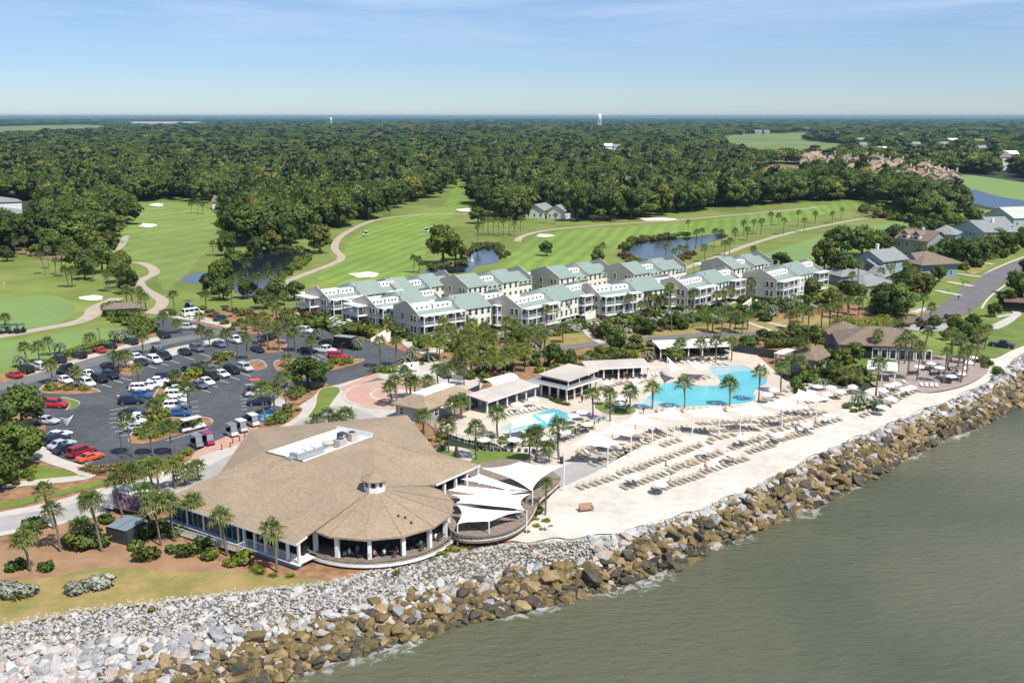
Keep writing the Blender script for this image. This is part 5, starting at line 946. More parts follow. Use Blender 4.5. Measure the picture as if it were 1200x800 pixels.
def roof_hip(w,d,ze_,rise,ov,top=0.0):
    mb=MB(); h=min(w,d)/2+ov; k=h*(1-top); W0,D0=w+ov,d+ov
    v=[(-ov,-ov,ze_),(W0,-ov,ze_),(W0,D0,ze_),(-ov,D0,ze_),(-ov+k,-ov+k,ze_+rise),(W0-k,-ov+k,ze_+rise),(W0-k,D0-k,ze_+rise),(-ov+k,D0-k,ze_+rise)]
    n=8; mb.add(v+[(a,b,c-.22) for a,b,c in v[:4]],[(0,1,5,4),(1,2,6,5),(2,3,7,6),(3,0,4,7),(8,11,10,9),(0,8,9,1),(1,9,10,2),(2,10,11,3),(3,11,8,0)]+([(4,5,6,7)] if top else [])); return mb
def house(name,label,A,B,depth,eave,rise,roofm,wallm,kind='hip',along='x',ov=.6,cat='house',top=0.0,topm=None,wins=True,storeys=1,group=None,base=0.0):
    a=G(*A);b=G(*B); rz,w=frame(a,b); t=thing(name,label,cat,a,rz,group)
    wl2=MB(); wl2.box(0,w,0,depth,base,eave)
    if kind=='gable':
        if along=='x': wl2.add([(0,0,eave),(0,depth,eave),(0,depth/2,eave+rise-.1)],[(0,2,1)]); wl2.add([(w,0,eave),(w,depth,eave),(w,depth/2,eave+rise-.1)],[(0,1,2)])
        else: wl2.add([(0,0,eave),(w,0,eave),(w/2,0,eave+rise-.1)],[(0,1,2)]); wl2.add([(0,depth,eave),(w,depth,eave),(w/2,depth,eave+rise-.1)],[(0,2,1)])
    part('wall',wl2,wallm,t)
    rf=part('roof',roof_gable(w,depth,eave,rise,ov,along) if kind=='gable' else roof_hip(w,depth,eave,rise,ov,top),roofm,t)
    if top:
        h=min(w,depth)/2+ov; k=h*(1-top); m_=MB(); m_.box(-ov+k-.05,w+ov-k+.05,-ov+k-.05,depth+ov-k+.05,eave+rise-.05,eave+rise+.18); part('flat_top',m_,topm,rf)
    if wins:
        for s in range(storeys):
            z=base+.9+s*(eave-base)/storeys
            for i in range(max(1,int(w/3))): window(t,(i+.5)*w/max(1,int(w/3)),-.02,z,1.0,1.4)
            for i in range(max(1,int(depth/4))):
                window(t,w+.02,(i+.5)*depth/max(1,int(depth/4)),z,1.0,1.4,math.pi/2); window(t,-.02,(i+.5)*depth/max(1,int(depth/4)),z,1.0,1.4,-math.pi/2)
    return t,w
# ---------------------------------------------------------------- condos
def condo(label,A,rz,W_,D,hi=0.0,mirror=False,front=True,endbal=False):
    """local x along the balcony front, y into the building; origin at the near front corner"""
    t=thing('condo_building',label,'condo building',A,rz,'sage roofed condos on the golf course')
    b0,e,rg=1.1,6.3+hi,9.1+hi; fy=D*.47
    bays=[(.22,1.35,1),(.22,1.35,1),(.34,0,0),(.22,.9,1)]
    if mirror: bays=bays[::-1]
    if not front: bays=[(.30,.2,0),(.22,1.7,1),(.26,.3,0),(.22,1.5,0)]
    pr=lambda dz:[(0,b0),(0,e-dz),(fy,rg-dz),(D,e+.9-dz),(D,b0)]
    x=0; ends=MB(); ends.xsec([(.0,b0),(.0,e+.12),(fy,rg+.12),(D,e+1.0),(D,b0)],-.02,.18); part('end_wall',ends,M['beige'],t)
    ends=MB(); ends.xsec([(.0,b0),(.0,e+.12),(fy,rg+.12),(D,e+1.0),(D,b0)],W_-.18,W_+.02); part('end_wall',ends,M['beige'],t)
    bd=MB(); bd.box(-.05,W_+.05,-.05,D,3.62,3.76); part('floor_band',bd,M['whitew'],t)
    for i in range(5):
        p=MB(); p.box(-.2,.2,.1,.5,0,b0); part('pier',p,M['beige'],t,loc=(.3+(W_-.6)*i/4,0,0))
    s=MB(); s.box(.6,W_-.6,1.2,D-.4,0,b0); part('skirt',s,M['teal'],t)
    for wf,dz,cl in bays:
        w=W_*wf; x0,x1=x,x+w
        wl2=MB(); p_=pr(dz); wl2.xsec(p_,x0+(.19 if x0==0 else .01),x1-.01-(.19 if x1>W_-.1 else 0)); part('wall',wl2,M['cream' if (not cl) else 'beige'],t)
        rf=MB(); ov=.35
        sl=(rg-e)/fy; q_=[(-ov,e-dz-sl*ov+.05),(fy,rg-dz+.05),(fy,rg-dz-.10),(-ov,e-dz-sl*ov-.10)]; rf.xsec(q_,x0+(.2 if x0==0 else 0),x1-(.2 if x1>W_-.1 else 0))
        r_o=part('roof',rf,M['metalgreen'],t)
        rb2=MB(); rb2.xsec([(fy,rg-dz+.05),(D+ov,e+.9-dz-.1),(D+ov,e+.9-dz-.25),(fy,rg-dz-.10)],x0+(.2 if x0==0 else 0),x1-(.2 if x1>W_-.1 else 0)); part('back_roof',rb2,M['metalgreen'],t)
        sm=MB(); ns=int(w/.62)
        for k in range(1,ns):
            xx=x0+w*k/ns; dv_=Vector((0,fy+ov,sl*(fy+ov))); a=Vector((xx,-ov,e-dz-sl*ov+.05)); b=a+dv_; sm.add([a+Vector((-.02,0,0)),a+Vector((0,0,.05)),a+Vector((.02,0,0)),b+Vector((-.02,0,0)),b+Vector((0,0,.05)),b+Vector((.02,0,0))],[(0,1,4,3),(1,2,5,4)])
        part('seams',sm,M['metalgreen'],r_o)
        if cl:
            y0,y1=fy*.60,fy*.98; zz=e-dz+sl*y0; cb_=MB(); cb_.box(x0+.25,x1-.25,y0,y1,zz-.2,zz+1.25); c_=part('clerestory',cb_,M['white'],t)
            for k in range(3):
                g=MB(); g.box(-.24,.24,-.02,.02,0,.42); part('clerestory_window',g,M['glass'],c_,loc=(x0+w*(.27+.23*k),y0-.015,zz+.58))
        n=max(2,int(w/1.9))
        if cl and front:
            for z,top in ((b0,3.62),(3.76,6.2)):
                bl=MB(); bl.box(x0+.05,x1-.05,-2.3,-.06,z-.12,z+.06); bo=part('balcony',bl,M['whitew'],t)
                for k in range(3):
                    p=MB(); xx=x0+.15+(w-.3)*k/2; p.box(-.1,.1,-.1,.1,z+.06,top); part('post',p,M['white'],bo,loc=(xx,-2.2,0))
                railing('balcony_rail',[(x0+.15,-2.2,z+.06),(x0+w/2,-2.2,z+.06),(x1-.15,-2.2,z+.06)],bo,.95,bal=.28)
                if x0==0: railing('balcony_rail',[(x0+.15,-2.2,z+.06),(x0+.15,-.1,z+.06)],bo,.95,bal=.28)
                for k in range(n): window(t,x0+(k+.5)*w/n,-.02,z+.2,1.25,1.9)
            cn=MB(); cn.box(x0-.02,x1+.02,-2.5,-.2,6.2,6.36); part('canopy',cn,M['white'],t)
        else:
            for z in (b0+.7,4.45):
                for k in range(n): window(t,x0+(k+.5)*w/n,-.02,z,.85,1.45)
        x+=w
    for z in (b0+.7,4.45):
        for yy in (1.5,3.0,D*.62): window(t,-.04,yy,z,.9,1.5,-math.pi/2)
    # roof terrace box at the back, pergola of white frames
    tr=MB(); tr.box(0,W_*.5,D,D+3.2,3.5,3.7); 
    for k in range(4): tr.box(W_*.5*k/3-.08+.08,W_*.5*k/3+.16,D+3.0,D+3.16,1.0,6.2)
    tr.box(-.1,W_*.5+.2,D+.3,D+3.3,6.2,6.34); part('rear_terrace',tr,M['white'],t)
    if endbal:
        for z,top in ((b0,3.62),(3.76,6.2)):
            bl=MB(); bl.box(-3.0,-.06,D*.38,D,z-.12,z+.06); bo=part('balcony',bl,M['whitew'],t)
            for yy in (D*.4,D*.7,D-.1): p=MB(); p.box(-.1,.1,-.1,.1,z+.06,top); part('post',p,M['white'],bo,loc=(-2.9,yy,0))
            railing('balcony_rail',[(-2.9,D*.4,z+.06),(-2.9,D*.7,z+.06),(-2.9,D-.1,z+.06)],bo,.95,bal=.28)
        cn=MB(); cn.box(-3.1,-.1,D*.36,D+.1,6.2,6.34); part('canopy',cn,M['white'],t)
    rv=MB(); vt=rv.tube([(W_*.45,fy*.5,e+2.2),(W_*.45,fy*.5,e+3.0)],.14,8); part('vent_pipe',rv,M['metalgreen'],t)
    return t
CANG=math.atan2(.77,.64)
def cw(px,py): return G(px,py)
def down(x,y): return x,y
px_=Vector((math.cos(CANG),math.sin(CANG),0)); ny_=Vector((-math.sin(CANG),math.cos(CANG),0))
CON=[((386,378),24,12,0,'leftmost sage roofed condo overlooking the left pond',True),((443,389),21,11.5,-.3,'second sage roofed condo from the left, front row',True),((491,399),29,11.5,0,'third front row condo, beige gable wall above the grove',True),((611,390),31,11.5,0,'fourth front row condo with white corner balconies behind the grove',True),((703,373.5),30,11.5,0,'fifth front row condo with beige gable wall before the pond',True),((805,365),28,11,.2,'sixth front row condo with open white corner balconies',True),((909,354.5),30,11.5,.4,'rightmost condo standing alone beside the oaks',True)]
for (xy,W_,D,hi,lab,fr2),an_ in zip(CON,(42,42,39,50,35,47,48)): condo(lab,cw(*xy),R(an_),W_,D,hi,False,fr2,an_==42)
for (xy,W_,D,hi,lab) in [((467,366),22,12,0,'leftmost back row condo beside the striped fairway'),((548,363),26,12,.4,'second back row condo, sheds stepping down behind the third'),((655,351),25,12,.4,'third back row condo behind the fourth, below the bunker'),((742,346),27,12,.4,'fourth back row condo beside the right pond'),((857,338),24,12,.3,'fifth back row condo near the east cart path')]:
    condo(lab,cw(*xy),R(44),W_,D,hi,False,False)
# entrance stairs
for lab,x,y in [('pale stair ramp up to the leftmost condo',376,385),('pale stair ramp below the third front row condo',437,402),('pale stair between the fourth and fifth condos',683,374),('pale stair between the sixth and rightmost condos',872,362)]:
    t=thing('stair',lab,'stairs',G(x,y),CANG-.2); 
    for k in range(8): b=MB(); b.box(k*.55,k*.55+.57,-.9,.9,0,.2+.2*k); part('step',b,M['conc'],t)
    for s in (-1,1): b=MB(); b.add([(0,s*.95,0),(4.4,s*.95,0),(4.4,s*.95,2.6),(0,s*.95,1.0),(0,s*1.1,0),(4.4,s*1.1,0),(4.4,s*1.1,2.6),(0,s*1.1,1.0)],[(0,1,2,3),(7,6,5,4),(3,2,6,7),(0,3,7,4),(1,5,6,2)]); part('side_wall',b,M['cream'],t)
# ---------------------------------------------------------------- pool-side buildings
def bath1():
    t,w=house('pool_bathhouse','small grey building with tan hip roof and white flat top',(464,490),(499,497.5),13.5,2.9,1.6,M['shingle'],M['greyw'],'hip',top=.34,topm=M['white'],cat='building',wins=False)
    for yy in (3,7,11): window(t,w+.02,yy,1.0,.9,1.3,math.pi/2)
    d=MB(); d.box(w+.01,w+.08,4.5,6.3,.1,2.3); part('door',d,M['bluew'],t); aw=MB(); aw.add([(w,3.6,2.6),(w+1.4,3.6,2.2),(w+1.4,7.2,2.2),(w,7.2,2.6)],[(0,1,2,3)]); part('awning',aw,M['white'],t)
    window(t,1.5,-.02,1,1,1.3)
bath1()
t,w=house('pool_pavilion','small grey pool building with brown hip roof and white porch',(919,431),(954,437),9,2.9,2.0,M['shingle2'],M['greyw'],'hip',cat='building')
b=MB(); b.box(-3.2,-.7,1,7,2.6,2.75); part('porch_roof',b,M['white'],t)
for k in range(3): b=MB(); b.box(-3.1,-2.9,1.2+2.7*k,1.4+2.7*k,0,2.6); part('porch_post',b,M['white'],t)
t,w=house('clubhouse','long grey clubhouse with brown hip roof behind the paver terrace',(984,419),(1083,423),13.5,3.3,3.0,M['shingle2'],M['bluew'],'hip',cat='clubhouse',wins=True)
for i in range(7):
    d=MB(); x=w*.38+i*1.9; d.box(x,x+1.5,-.08,-.04,.1,2.6); part('white_door_frame',d,M['white'],t); g=MB(); g.box(x+.2,x+1.3,-.1,-.08,.4,2.3); part('door_glass',g,M['glass'],t)
b=MB(); b.box(w+.01,w+.07,2,11.5,.1,2.6); part('white_panel',b,M['white'],t)
b=MB(); b.box(2,7,-.07,-.03,.2,2.8); part('painted_shade_panel',b,M['dark'],t)  # flat near-black panel: shade of a bay put in as colour
house('clubhouse_wing','low brown hip roofed wing left of the grey clubhouse',(962,404),(1000,408),9,3.0,2.4,M['shingle2'],M['greyw'],'hip',cat='building',wins=False)
def cabana(label,A,B,depth,h,ncol,roofm,back=True,slats=False,name='cabana'):
    a=G(*A,.2);b=G(*B,.2); rz,w=frame(a,b); t=thing(name,label,'cabana',a,rz,'open cabanas around the pools')
    r_=MB(); r_.add([(-.5,-.6,h-.15),(w+.5,-.6,h-.15),(w+.5,depth+.4,h+.35),(-.5,depth+.4,h+.35),(-.5,-.6,h-.33),(w+.5,-.6,h-.33),(w+.5,depth+.4,h+.17),(-.5,depth+.4,h+.17)],[(0,1,2,3),(7,6,5,4),(0,4,5,1),(1,5,6,2),(2,6,7,3),(3,7,4,0)]); part('roof',r_,roofm,t)
    b_=MB(); b_.box(-.52,w+.52,-.66,-.62,h-.38,h-.12); part('fascia',b_,M['white'],t)
    for i in range(ncol):
        x=w*i/(ncol-1)
        for y in (0,depth):
            c=MB(); c.box(-.13,.13,-.13,.13,0,h-.2); part('column',c,M['white'],t,loc=(x,y,0))
    if back: c=MB(); c.box(0,w,depth+.15,depth+.25,0,h-.1); part('back_wall',c,M['darkwall'],t)
    return t,w
cabana('beige roofed cabana beside the small pool',(571,485),(627,465.5),4.2,2.7,6,M['conc'])
cabana('beige roofed cabana behind the big pool with loungers under it',(690,446),(759,442.5),4.2,2.8,5,M['conc'])
cabana('long white roofed cabana at the back of the pool terrace',(774,421),(855,418),5,2.9,6,M['white'])
cabana('white roofed open pavilion on the paver terrace edge',(1018,446),(1048,448.5),4.5,2.9,3,M['white'],back=False)
# pool bar: two tiers
A_,B_,C_=G(625,462,.2),G(664,471,.2),G(704,461,.2); rz,w=frame(A_,B_); dp=(C_-B_).length
t=thing('pool_bar','two tier pool bar pavilion with white columns and dark interior','pavilion',A_,rz)
cdir=(C_-B_); lc=Vector((cdir.x*math.cos(-rz)-cdir.y*math.sin(-rz),cdir.x*math.sin(-rz)+cdir.y*math.cos(-rz),0)); dl=lc.y; sh=lc.x/lc.y
b=MB(); b.box(.6,w-.6,1.2,dl-.8,.1,3.4); part('interior',b,M['dark'],t)
b=MB(); b.box(-.9,w+.9,-.9,dl+.6,2.75,2.95); part('lower_roof',b,M['steel'],t)
b=MB(); b.add([(.5,.8,4.1),(w-.2,.8,4.0),(w-.2,dl+1.2,4.4),(.5,dl+1.2,4.5),(.5,.8,3.85),(w-.2,.8,3.75),(w-.2,dl+1.2,4.15),(.5,dl+1.2,4.25)],[(0,1,2,3),(7,6,5,4),(0,4,5,1),(1,5,6,2),(2,6,7,3),(3,7,4,0)]); part('upper_roof',b,M['conc'],t)
b=MB(); b.box(-.92,w+.92,-.96,-.9,2.7,3.0); b.box(w+.9,w+.96,-.9,dl+.6,2.7,3.0); part('fascia',b,M['white'],t)
for x,y in [(w*i/4,0) for i in range(5)]+[(w,dl*k/4) for k in range(1,5)]+[(0,dl*k/3) for k in range(1,4)]:
    c=MB(); c.box(-.14,.14,-.14,.14,0,2.75); part('column',c,M['white'],t,loc=(x,y,0))
for x,y in [(.9,1.2),(w-.6,1.2),(w-.6,dl*.5),(w-.6,dl)]: c=MB(); c.box(-.08,.08,-.08,.08,2.95,4.05); part('clerestory_post',c,M['white'],t,loc=(x,y,0))
railing('bar_rail',[(0,-.1,0),(w*.5,-.1,0),(w,-.1,0),(w,dl*.5,0)],t,1.0,M['deckw'],.4)
# arched white canopy
a=G(562,462,.1); b_=G(577,466,.1); rz,w=frame(a,b_); t=thing('arched_canopy','white barrel arched canopy above the equipment yard','canopy',a,rz); mb=MB(); n=10; D=7.5
for k in range(n+1):
    an=math.pi*(.15+.7*k/n); mb.v+=[(w/2-w*.62*math.cos(an),0,2.4+1.5*math.sin(an)-.6),(w/2-w*.62*math.cos(an),D,2.4+1.5*math.sin(an)-.6)]
mb.f=[(2*k,2*k+2,2*k+3,2*k+1) for k in range(n)]; mb.m=[0]*n; part('arch',mb,M['sail'],t,True)
for x in (-.3,w+.3):
    for y in (.2,D-.2): c=MB(); c.box(x-.08,x+.08,y-.08,y+.08,0,2.6); part('post',c,M['white'],t)
t=thing('screen_wall','charcoal fence screening the equipment yard','fence',G(532,476),frame(G(532,476),G(560,463))[0]); c=MB(); c.box(0,9.5,0,.15,0,2.0); part('panel',c,M['darkwall'],t)
t=thing('screen_wall','charcoal fence behind the long white cabana','fence',G(858,413),frame(G(858,413),G(903,420))[0]); c=MB(); c.box(0,11,0,.15,0,2.1); part('panel',c,M['darkwall'],t)
t=thing('utility_cabinet','tan utility cabinet under the arched canopy','cabinet',G(560,478,.1),.8); c=MB(); c.box(0,2,0,1.5,0,2); part('casing',c,M['greyw'],t); c=MB(); c.box(-.1,2.1,-.1,1.6,2,2.08); part('lid',c,M['steel'],t)
# ---------------------------------------------------------------- houses on the right
def chimney(t,x,y,z,h=1.6): b=MB(); b.box(x-.5,x+.5,y-.4,y+.4,z-1.4,z+h); part('chimney',b,M['white'],t)
t,w=house('house','aqua clapboard house with grey gable roof and screened porch',(1001,322),(1033,327),13,6.0,3.2,M['shgrey'],M['aqua'],'gable','y',storeys=2); chimney(t,w*.35,6,9.3); b=MB(); b.box(w*.25,w*.85,-2.2,-.05,1.0,1.2); b.box(w*.25,w*.85,-2.25,-2.15,1.2,2.2); part('porch',b,M['white'],t); g=MB(); g.add([(w*.2,-2.3,4.6),(w*.9,-2.3,4.6),(w*.55,-2.3,6.4),(w*.2,0,4.6),(w*.9,0,4.6),(w*.55,0,6.4)],[(0,2,5,3),(2,1,4,5),(0,1,2)]); part('porch_roof',g,M['shgrey'],t)
t,w=house('house','house with wide tan hip roof and dark gable vent on blue walls',(1046,320),(1079,327),15,5.0,3.4,M['shingle2'],M['bluew'],'hip',storeys=1,ov=1.4); g=MB(); g.add([(w*.3,1.0,6.0),(w*.7,1.0,6.0),(w*.5,1.0,8.0),(w*.3,5.5,6.6),(w*.7,5.5,6.6),(w*.5,7.5,8.4)],[(0,2,5,3),(2,1,4,5)]); part('dormer_roof',g,M['shingle2'],t); g=MB(); g.add([(w*.33,1.05,6.0),(w*.67,1.05,6.0),(w*.5,1.05,7.7)],[(0,1,2)]); part('gable_vent',g,M['bluew'],t)
st=thing('stair','white outdoor staircase on the side of the tan hip roofed house','stairs',G(1084,330),.9)
for k in range(7): b=MB(); b.box(k*.5,k*.5+.5,0,2.2,0,.35+.35*k); part('step',b,M['white'],st)
t,w=house('house','tall tan roofed house with white dormers behind the hip roofed one',(1048,300),(1085,305),13,7.2,3.6,M['shingle2'],M['greyw'],'gable','x',storeys=2); chimney(t,w*.5,6.5,10.2,1.4)
for k in (0.25,.62): b=MB(); b.box(w*k-1.6,w*k+1.6,.3,4.5,6.8,9.2); d=part('dormer',b,M['white'],t); g=MB(); g.add([(w*k-1.9,0.1,9.1),(w*k+1.9,.1,9.1),(w*k,.1,10.6),(w*k-1.9,6,9.1),(w*k+1.9,6,9.1),(w*k,6,10.6)],[(0,2,5,3),(2,1,4,5),(0,1,2)]); part('dormer_roof',g,M['shingle2'],d); window(d,w*k,.28,7.4,1.4,1.2)
house('house','low grey hip roofed house between the tan and blue houses',(1088,290),(1118,292),12,6.0,3.2,M['shgrey'],M['bluew'],'hip')
t,w=house('house','pale blue house with grey gable roof and white chimney',(1116,283),(1152,291),14,6.8,3.8,M['shgrey'],M['aqua'],'gable','y',storeys=2); chimney(t,w*.6,9,9.6,2)
house('house','pale blue gabled wing beside the white chimney',(1139,281),(1160,285),10,7.4,3.4,M['shgrey'],M['aqua'],'gable','y',storeys=2)
house('house','light blue house with pale metal roof at the right',(1152,272),(1186,277),13,8.4,4.2,mat('pale_metal_roof',(.50,.50,.46),.5,var=.05),M['aqua'],'gable','y',storeys=2)
house('house','house with dark red-brown roof at the right edge',(1180,268),(1222,272),13,7.4,3.6,M['shbrown'],M['greyw'],'gable','x',storeys=2)
house('house','low grey roofed house nearest the rightmost condo',(955,328),(985,335),13,3.2,2.6,M['shgrey'],M['greyw'],'hip',wins=False)
house('house','low grey house with square cupola roof behind the big oak',(984,342),(1014,347),13,3.2,2.4,M['shgrey'],M['greyw'],'hip',wins=False)
t,w=house('house','small square grey roofed pavilion behind the big oak',(1012,336),(1033,338),8,3.6,2.6,M['shgrey'],M['greyw'],'hip',top=.3,topm=M['shgrey'],wins=False)
t,w=house('carport','dark roofed carport at the right edge of the street',(1178,365),(1215,367),7,3.0,.6,M['shbrown'],M['dark'],'hip',wins=False,cat='carport')
# far buildings
house('flat_roofed_building','grey low roofed building among trees at far left',(-30,266),(46,258),26,4.6,3.0,M['shgrey'],M['whitew'],'hip',cat='building',wins=False)
house('flat_roofed_building','second grey roof behind the far left building',(-20,248),(26,246),22,5,2.6,M['shgrey'],M['whitew'],'hip',cat='building',wins=False)
house('house','twin gabled grey house left half at the wood edge',(616,255),(637,256),14,4.2,3.2,M['shgrey'],M['whitew'],'gable','y')
house('house','twin gabled grey house right half at the wood edge',(641,256),(662,257),14,4.2,3.2,M['shgrey'],M['whitew'],'gable','y')
for i,(x,y,wp,lab,rm) in enumerate([(258,243,18,'pale roofed house beside the top of the left fairway','shingle2'),(424,223,18,'tan roof peeping from the woods left of the middle fairway','shingle2'),(713,180,9,'white roofed house deep in the central woods','flat'),(723,181,8,'grey roofed house deep in the central woods','shgrey'),(1010,178,12,'grey roof among trees above the townhouses','shgrey'),(1033,185,13,'pale roof among trees right of the marsh','flat'),(1072,177,13,'blue grey roof among trees in the far right woods','shgrey'),(1105,177,13,'grey roof in the far right woods','shgrey'),(1117,171,11,'white roof in the far right woods','flat'),(1148,172,11,'tan roof in the far right woods','shingle2'),(1185,192,15,'pale house at the far right beside the woods','flat'),(1176,197,16,'tan roof near the far right fairway','shingle2'),(1150,183,12,'grey roof beyond the far right fairway','shgrey'),(1010,170,9,'small grey roof right of the marsh','shgrey'),(1056,163,10,'tiny roof at the far marsh edge','shgrey'),(985,162,8,'tiny pale roof beside the marsh','flat')]):
    house('house',lab,(x-wp/2,y+2.5),(x+wp/2,y+2.5),14,13 if y<200 else 4.5,3.5,M[rm],M['whitew'],'gable','x',wins=False)
for i,(x,y,wp) in enumerate([(840,157,9),(854,157,8),(889,157,8),(899,157.5,6),(930,154,7),(938,154,7),(949,154,8),(964,154,7),(986,153.5,7),(996,153.5,8),(1005,153,7),(870,158,5)]):
    t,w=house('house','',(x-wp/2,y),(x+wp/2,y),20,7,5,M['shgrey'],M['greyw'],'gable','x',wins=False,group='houses along the far marsh'); reg(t,'tiny house','along the far edge of the marsh','house','houses along the far marsh')
q=random.Random(77); terr=mat('terracotta_shingle',(.40,.27,.175),.9,var=.15,objrand=.25); tanw=mat('tan_stucco',(.60,.50,.38),.85,objrand=.15)
for i,(x,y) in enumerate(scatter(TOWN,52,8,31)):
    a=G(x,y); rz=q.uniform(-.3,.3)+q.choice([0,.6,-.5]); t=thing('townhouse','','townhouse',a,rz,'tan townhouses'); w=q.uniform(9,12)
    b=MB(); b.box(0,w,0,11,0,11); b.add([(0,0,11),(w,0,11),(w/2,0,14.2)],[(0,1,2)]); part('wall',b,tanw,t); part('roof',roof_gable(w,11,11,3.4,.5,'y'),terr,t)
    b=MB(); b.box(w*.7,w*.7+1.2,4,5.2,11,16); part('chimney',b,tanw,t)
    b=MB(); b.box(w*.3,w*.7,-.1,-.02,7.0,9.4); part('window',b,M['glass'],t)
    reg(t,'tan townhouse with peaked roof','in the cluster beyond the woods','townhouse','tan townhouses')
# water tower
def tower(label,px,py,H_,r_):
    a=G(px,py); t=thing('water_tower',label,'water tower',a); b=MB(); b.tube([(0,0,H_*.60),(0,0,H_*.64),(0,0,H_*.95),(0,0,H_)],[r_*.8,r_,r_,r_*.7],16); part('tank',b,M['white'],t,True)
    for k in range(6): c=MB(); an=k*math.pi/3; c.tube([(r_*.95*math.cos(an),r_*.95*math.sin(an),0),(r_*.9*math.cos(an),r_*.9*math.sin(an),H_*.7)],.9,6); part('leg',c,M['white'],t)
    c=MB(); c.tube([(0,0,0),(0,0,H_*.65)],1.6,8); part('riser',c,M['white'],t)
tower('white water tower standing above the woods on the horizon',702,152,62,9)
tower('tiny white dome on the left horizon',388,147,46,7)
# ================================================================ vehicles
def quadmesh(qs):
    mb=MB()
    for q_ in qs: mb.add(q_,[tuple(range(len(q_)))])
    return mb
TYPES=dict(sedan=dict(L=4.7,W=1.82,hood=.86,deck=.94,belt=.92,cb=(-1.8,1.05),ct=(-1.05,.3),H=1.44,r=.33),coupe=dict(L=4.45,W=1.84,hood=.84,deck=.92,belt=.9,cb=(-1.6,.85),ct=(-.75,.15),H=1.32,r=.34),suv=dict(L=4.75,W=1.9,hood=1.02,deck=1.08,belt=1.08,cb=(-2.28,1.2),ct=(-1.95,.55),H=1.74,r=.37),van=dict(L=5.9,W=2.05,hood=1.2,deck=1.3,belt=1.3,cb=(-2.85,2.05),ct=(-2.75,1.35),H=2.3,r=.38),pickup=dict(L=5.7,W=1.95,hood=1.08,deck=1.08,belt=1.1,cb=(-.75,1.5),ct=(-.5,.85),H=1.85,r=.4))
CM={}
def car_meshes(ty):
    if ty in CM: return CM[ty]
    d=TYPES[ty]; L_=d['L'];w=d['W']/2;H_=d['H']; body=MB()
    st=[(-L_/2,w*.86,.42,d['deck']*.80),(-L_/2+.18,w*.95,.30,d['deck']*.96),(-L_/2+.7,w,.24,d['deck']),(d['cb'][0]+.3,w,.22,d['belt']),(0,w,.22,d['belt']),(d['cb'][1]-.1,w,.22,d['belt']),(L_/2-.75,w,.24,d['hood']),(L_/2-.22,w*.93,.30,d['hood']*.88),(L_/2,w*.78,.42,d['hood']*.68)]
    vs=[]
    for x,ww,zb,zt in st: vs+=[(x,-ww*.9,zb),(x,-ww,zb+.18),(x,-ww,zt*.72),(x,-ww*.93,zt-.03),(x,-ww*.72,zt),(x,ww*.72,zt),(x,ww*.93,zt-.03),(x,ww,zt*.72),(x,ww,zb+.18),(x,ww*.9,zb)]
    k=10; body.add(vs,[(i*k+j,(i+1)*k+j,(i+1)*k+(j+1)%k,i*k+(j+1)%k) for i in range(len(st)-1) for j in range(k)]+[tuple(range(k)),tuple(reversed(range((len(st)-1)*k,len(st)*k)))])
    b0,b1=d['cb'];t0,t1=d['ct'];zb=d['belt']-.04;wt=w*.76;wb=w*.92
    cab=[(b0,-wb,zb),(b1,-wb,zb),(b1,wb,zb),(b0,wb,zb),(t0,-wt,H_-.06),(t1,-wt,H_-.06),(t1,wt,H_-.06),(t0,wt,H_-.06),(t0+.15,-wt*.9,H_),(t1-.2,-wt*.9,H_),(t1-.2,wt*.9,H_),(t0+.15,wt*.9,H_)]
    body.add(cab,[(0,1,5,4),(1,2,6,5),(2,3,7,6),(3,0,4,7),(4,5,9,8),(5,6,10,9),(6,7,11,10),(7,4,8,11),(8,9,10,11)])
    def lp(a,b,t): return Vector(a).lerp(Vector(b),t)
    def pane(c0,c1,c2,c3,u0,u1,v0,v1,off):
        q_=[lp(lp(c0,c1,u),lp(c3,c2,u),v) for u,v in ((u0,v0),(u1,v0),(u1,v1),(u0,v1))]; n=(q_[1]-q_[0]).cross(q_[3]-q_[0]).normalized()*off; return [p+n for p in q_]
    win=[pane(cab[1],cab[2],cab[6],cab[5],.06,.94,.1,.94,.012),pane(cab[3],cab[0],cab[4],cab[7],.08,.92,.2,.92,.012)]
    sp=[(.05,.48),(.52,.95)] if ty in('sedan','coupe','pickup') else [(.04,.31),(.34,.63),(.66,.95)]
    for u0,u1 in sp: win+= [pane(cab[0],cab[1],cab[5],cab[4],u0,u1,.16,.9,.012),pane(cab[2],cab[3],cab[7],cab[6],1-u1,1-u0,.16,.9,.012)]
    wheel=MB(); n=12; r_=d['r']; wheel.tube([(0,-.11,0),(0,.11,0)],r_,n)
    rim=MB(); rim.tube([(0,-.118,0),(0,.118,0)],r_*.62,10)
    hl=MB(); hl.box(L_/2-.16,L_/2-.02,-.2,.2,-.08,.08); tl=MB(); tl.box(-L_/2-.012,-L_/2+.12,-.14,.14,-.12,.12)
    bed=None
    if ty=='pickup':
        bed=MB(); bed.box(-L_/2+.12,b0-.05,-w*.82,w*.82,d['belt']-.03,d['belt']+.012); 
    CM[ty]=dict(body=body,win=quadmesh(win).mesh('windows',M['glass']),wheel=wheel.mesh('wheel',M['rubber'],False),rim=rim.mesh('rim',M['rim']),hl=hl.mesh('headlight',M['headl']),tl=tl.mesh('taillight',M['taill']),bed=bed.mesh('bed',M['chrome']) if bed else None,d=d,pm={}); return CM[ty]
CNAME=dict(sedan='sedan',coupe='coupe',suv='suv',van='van',pickup='pickup_truck')
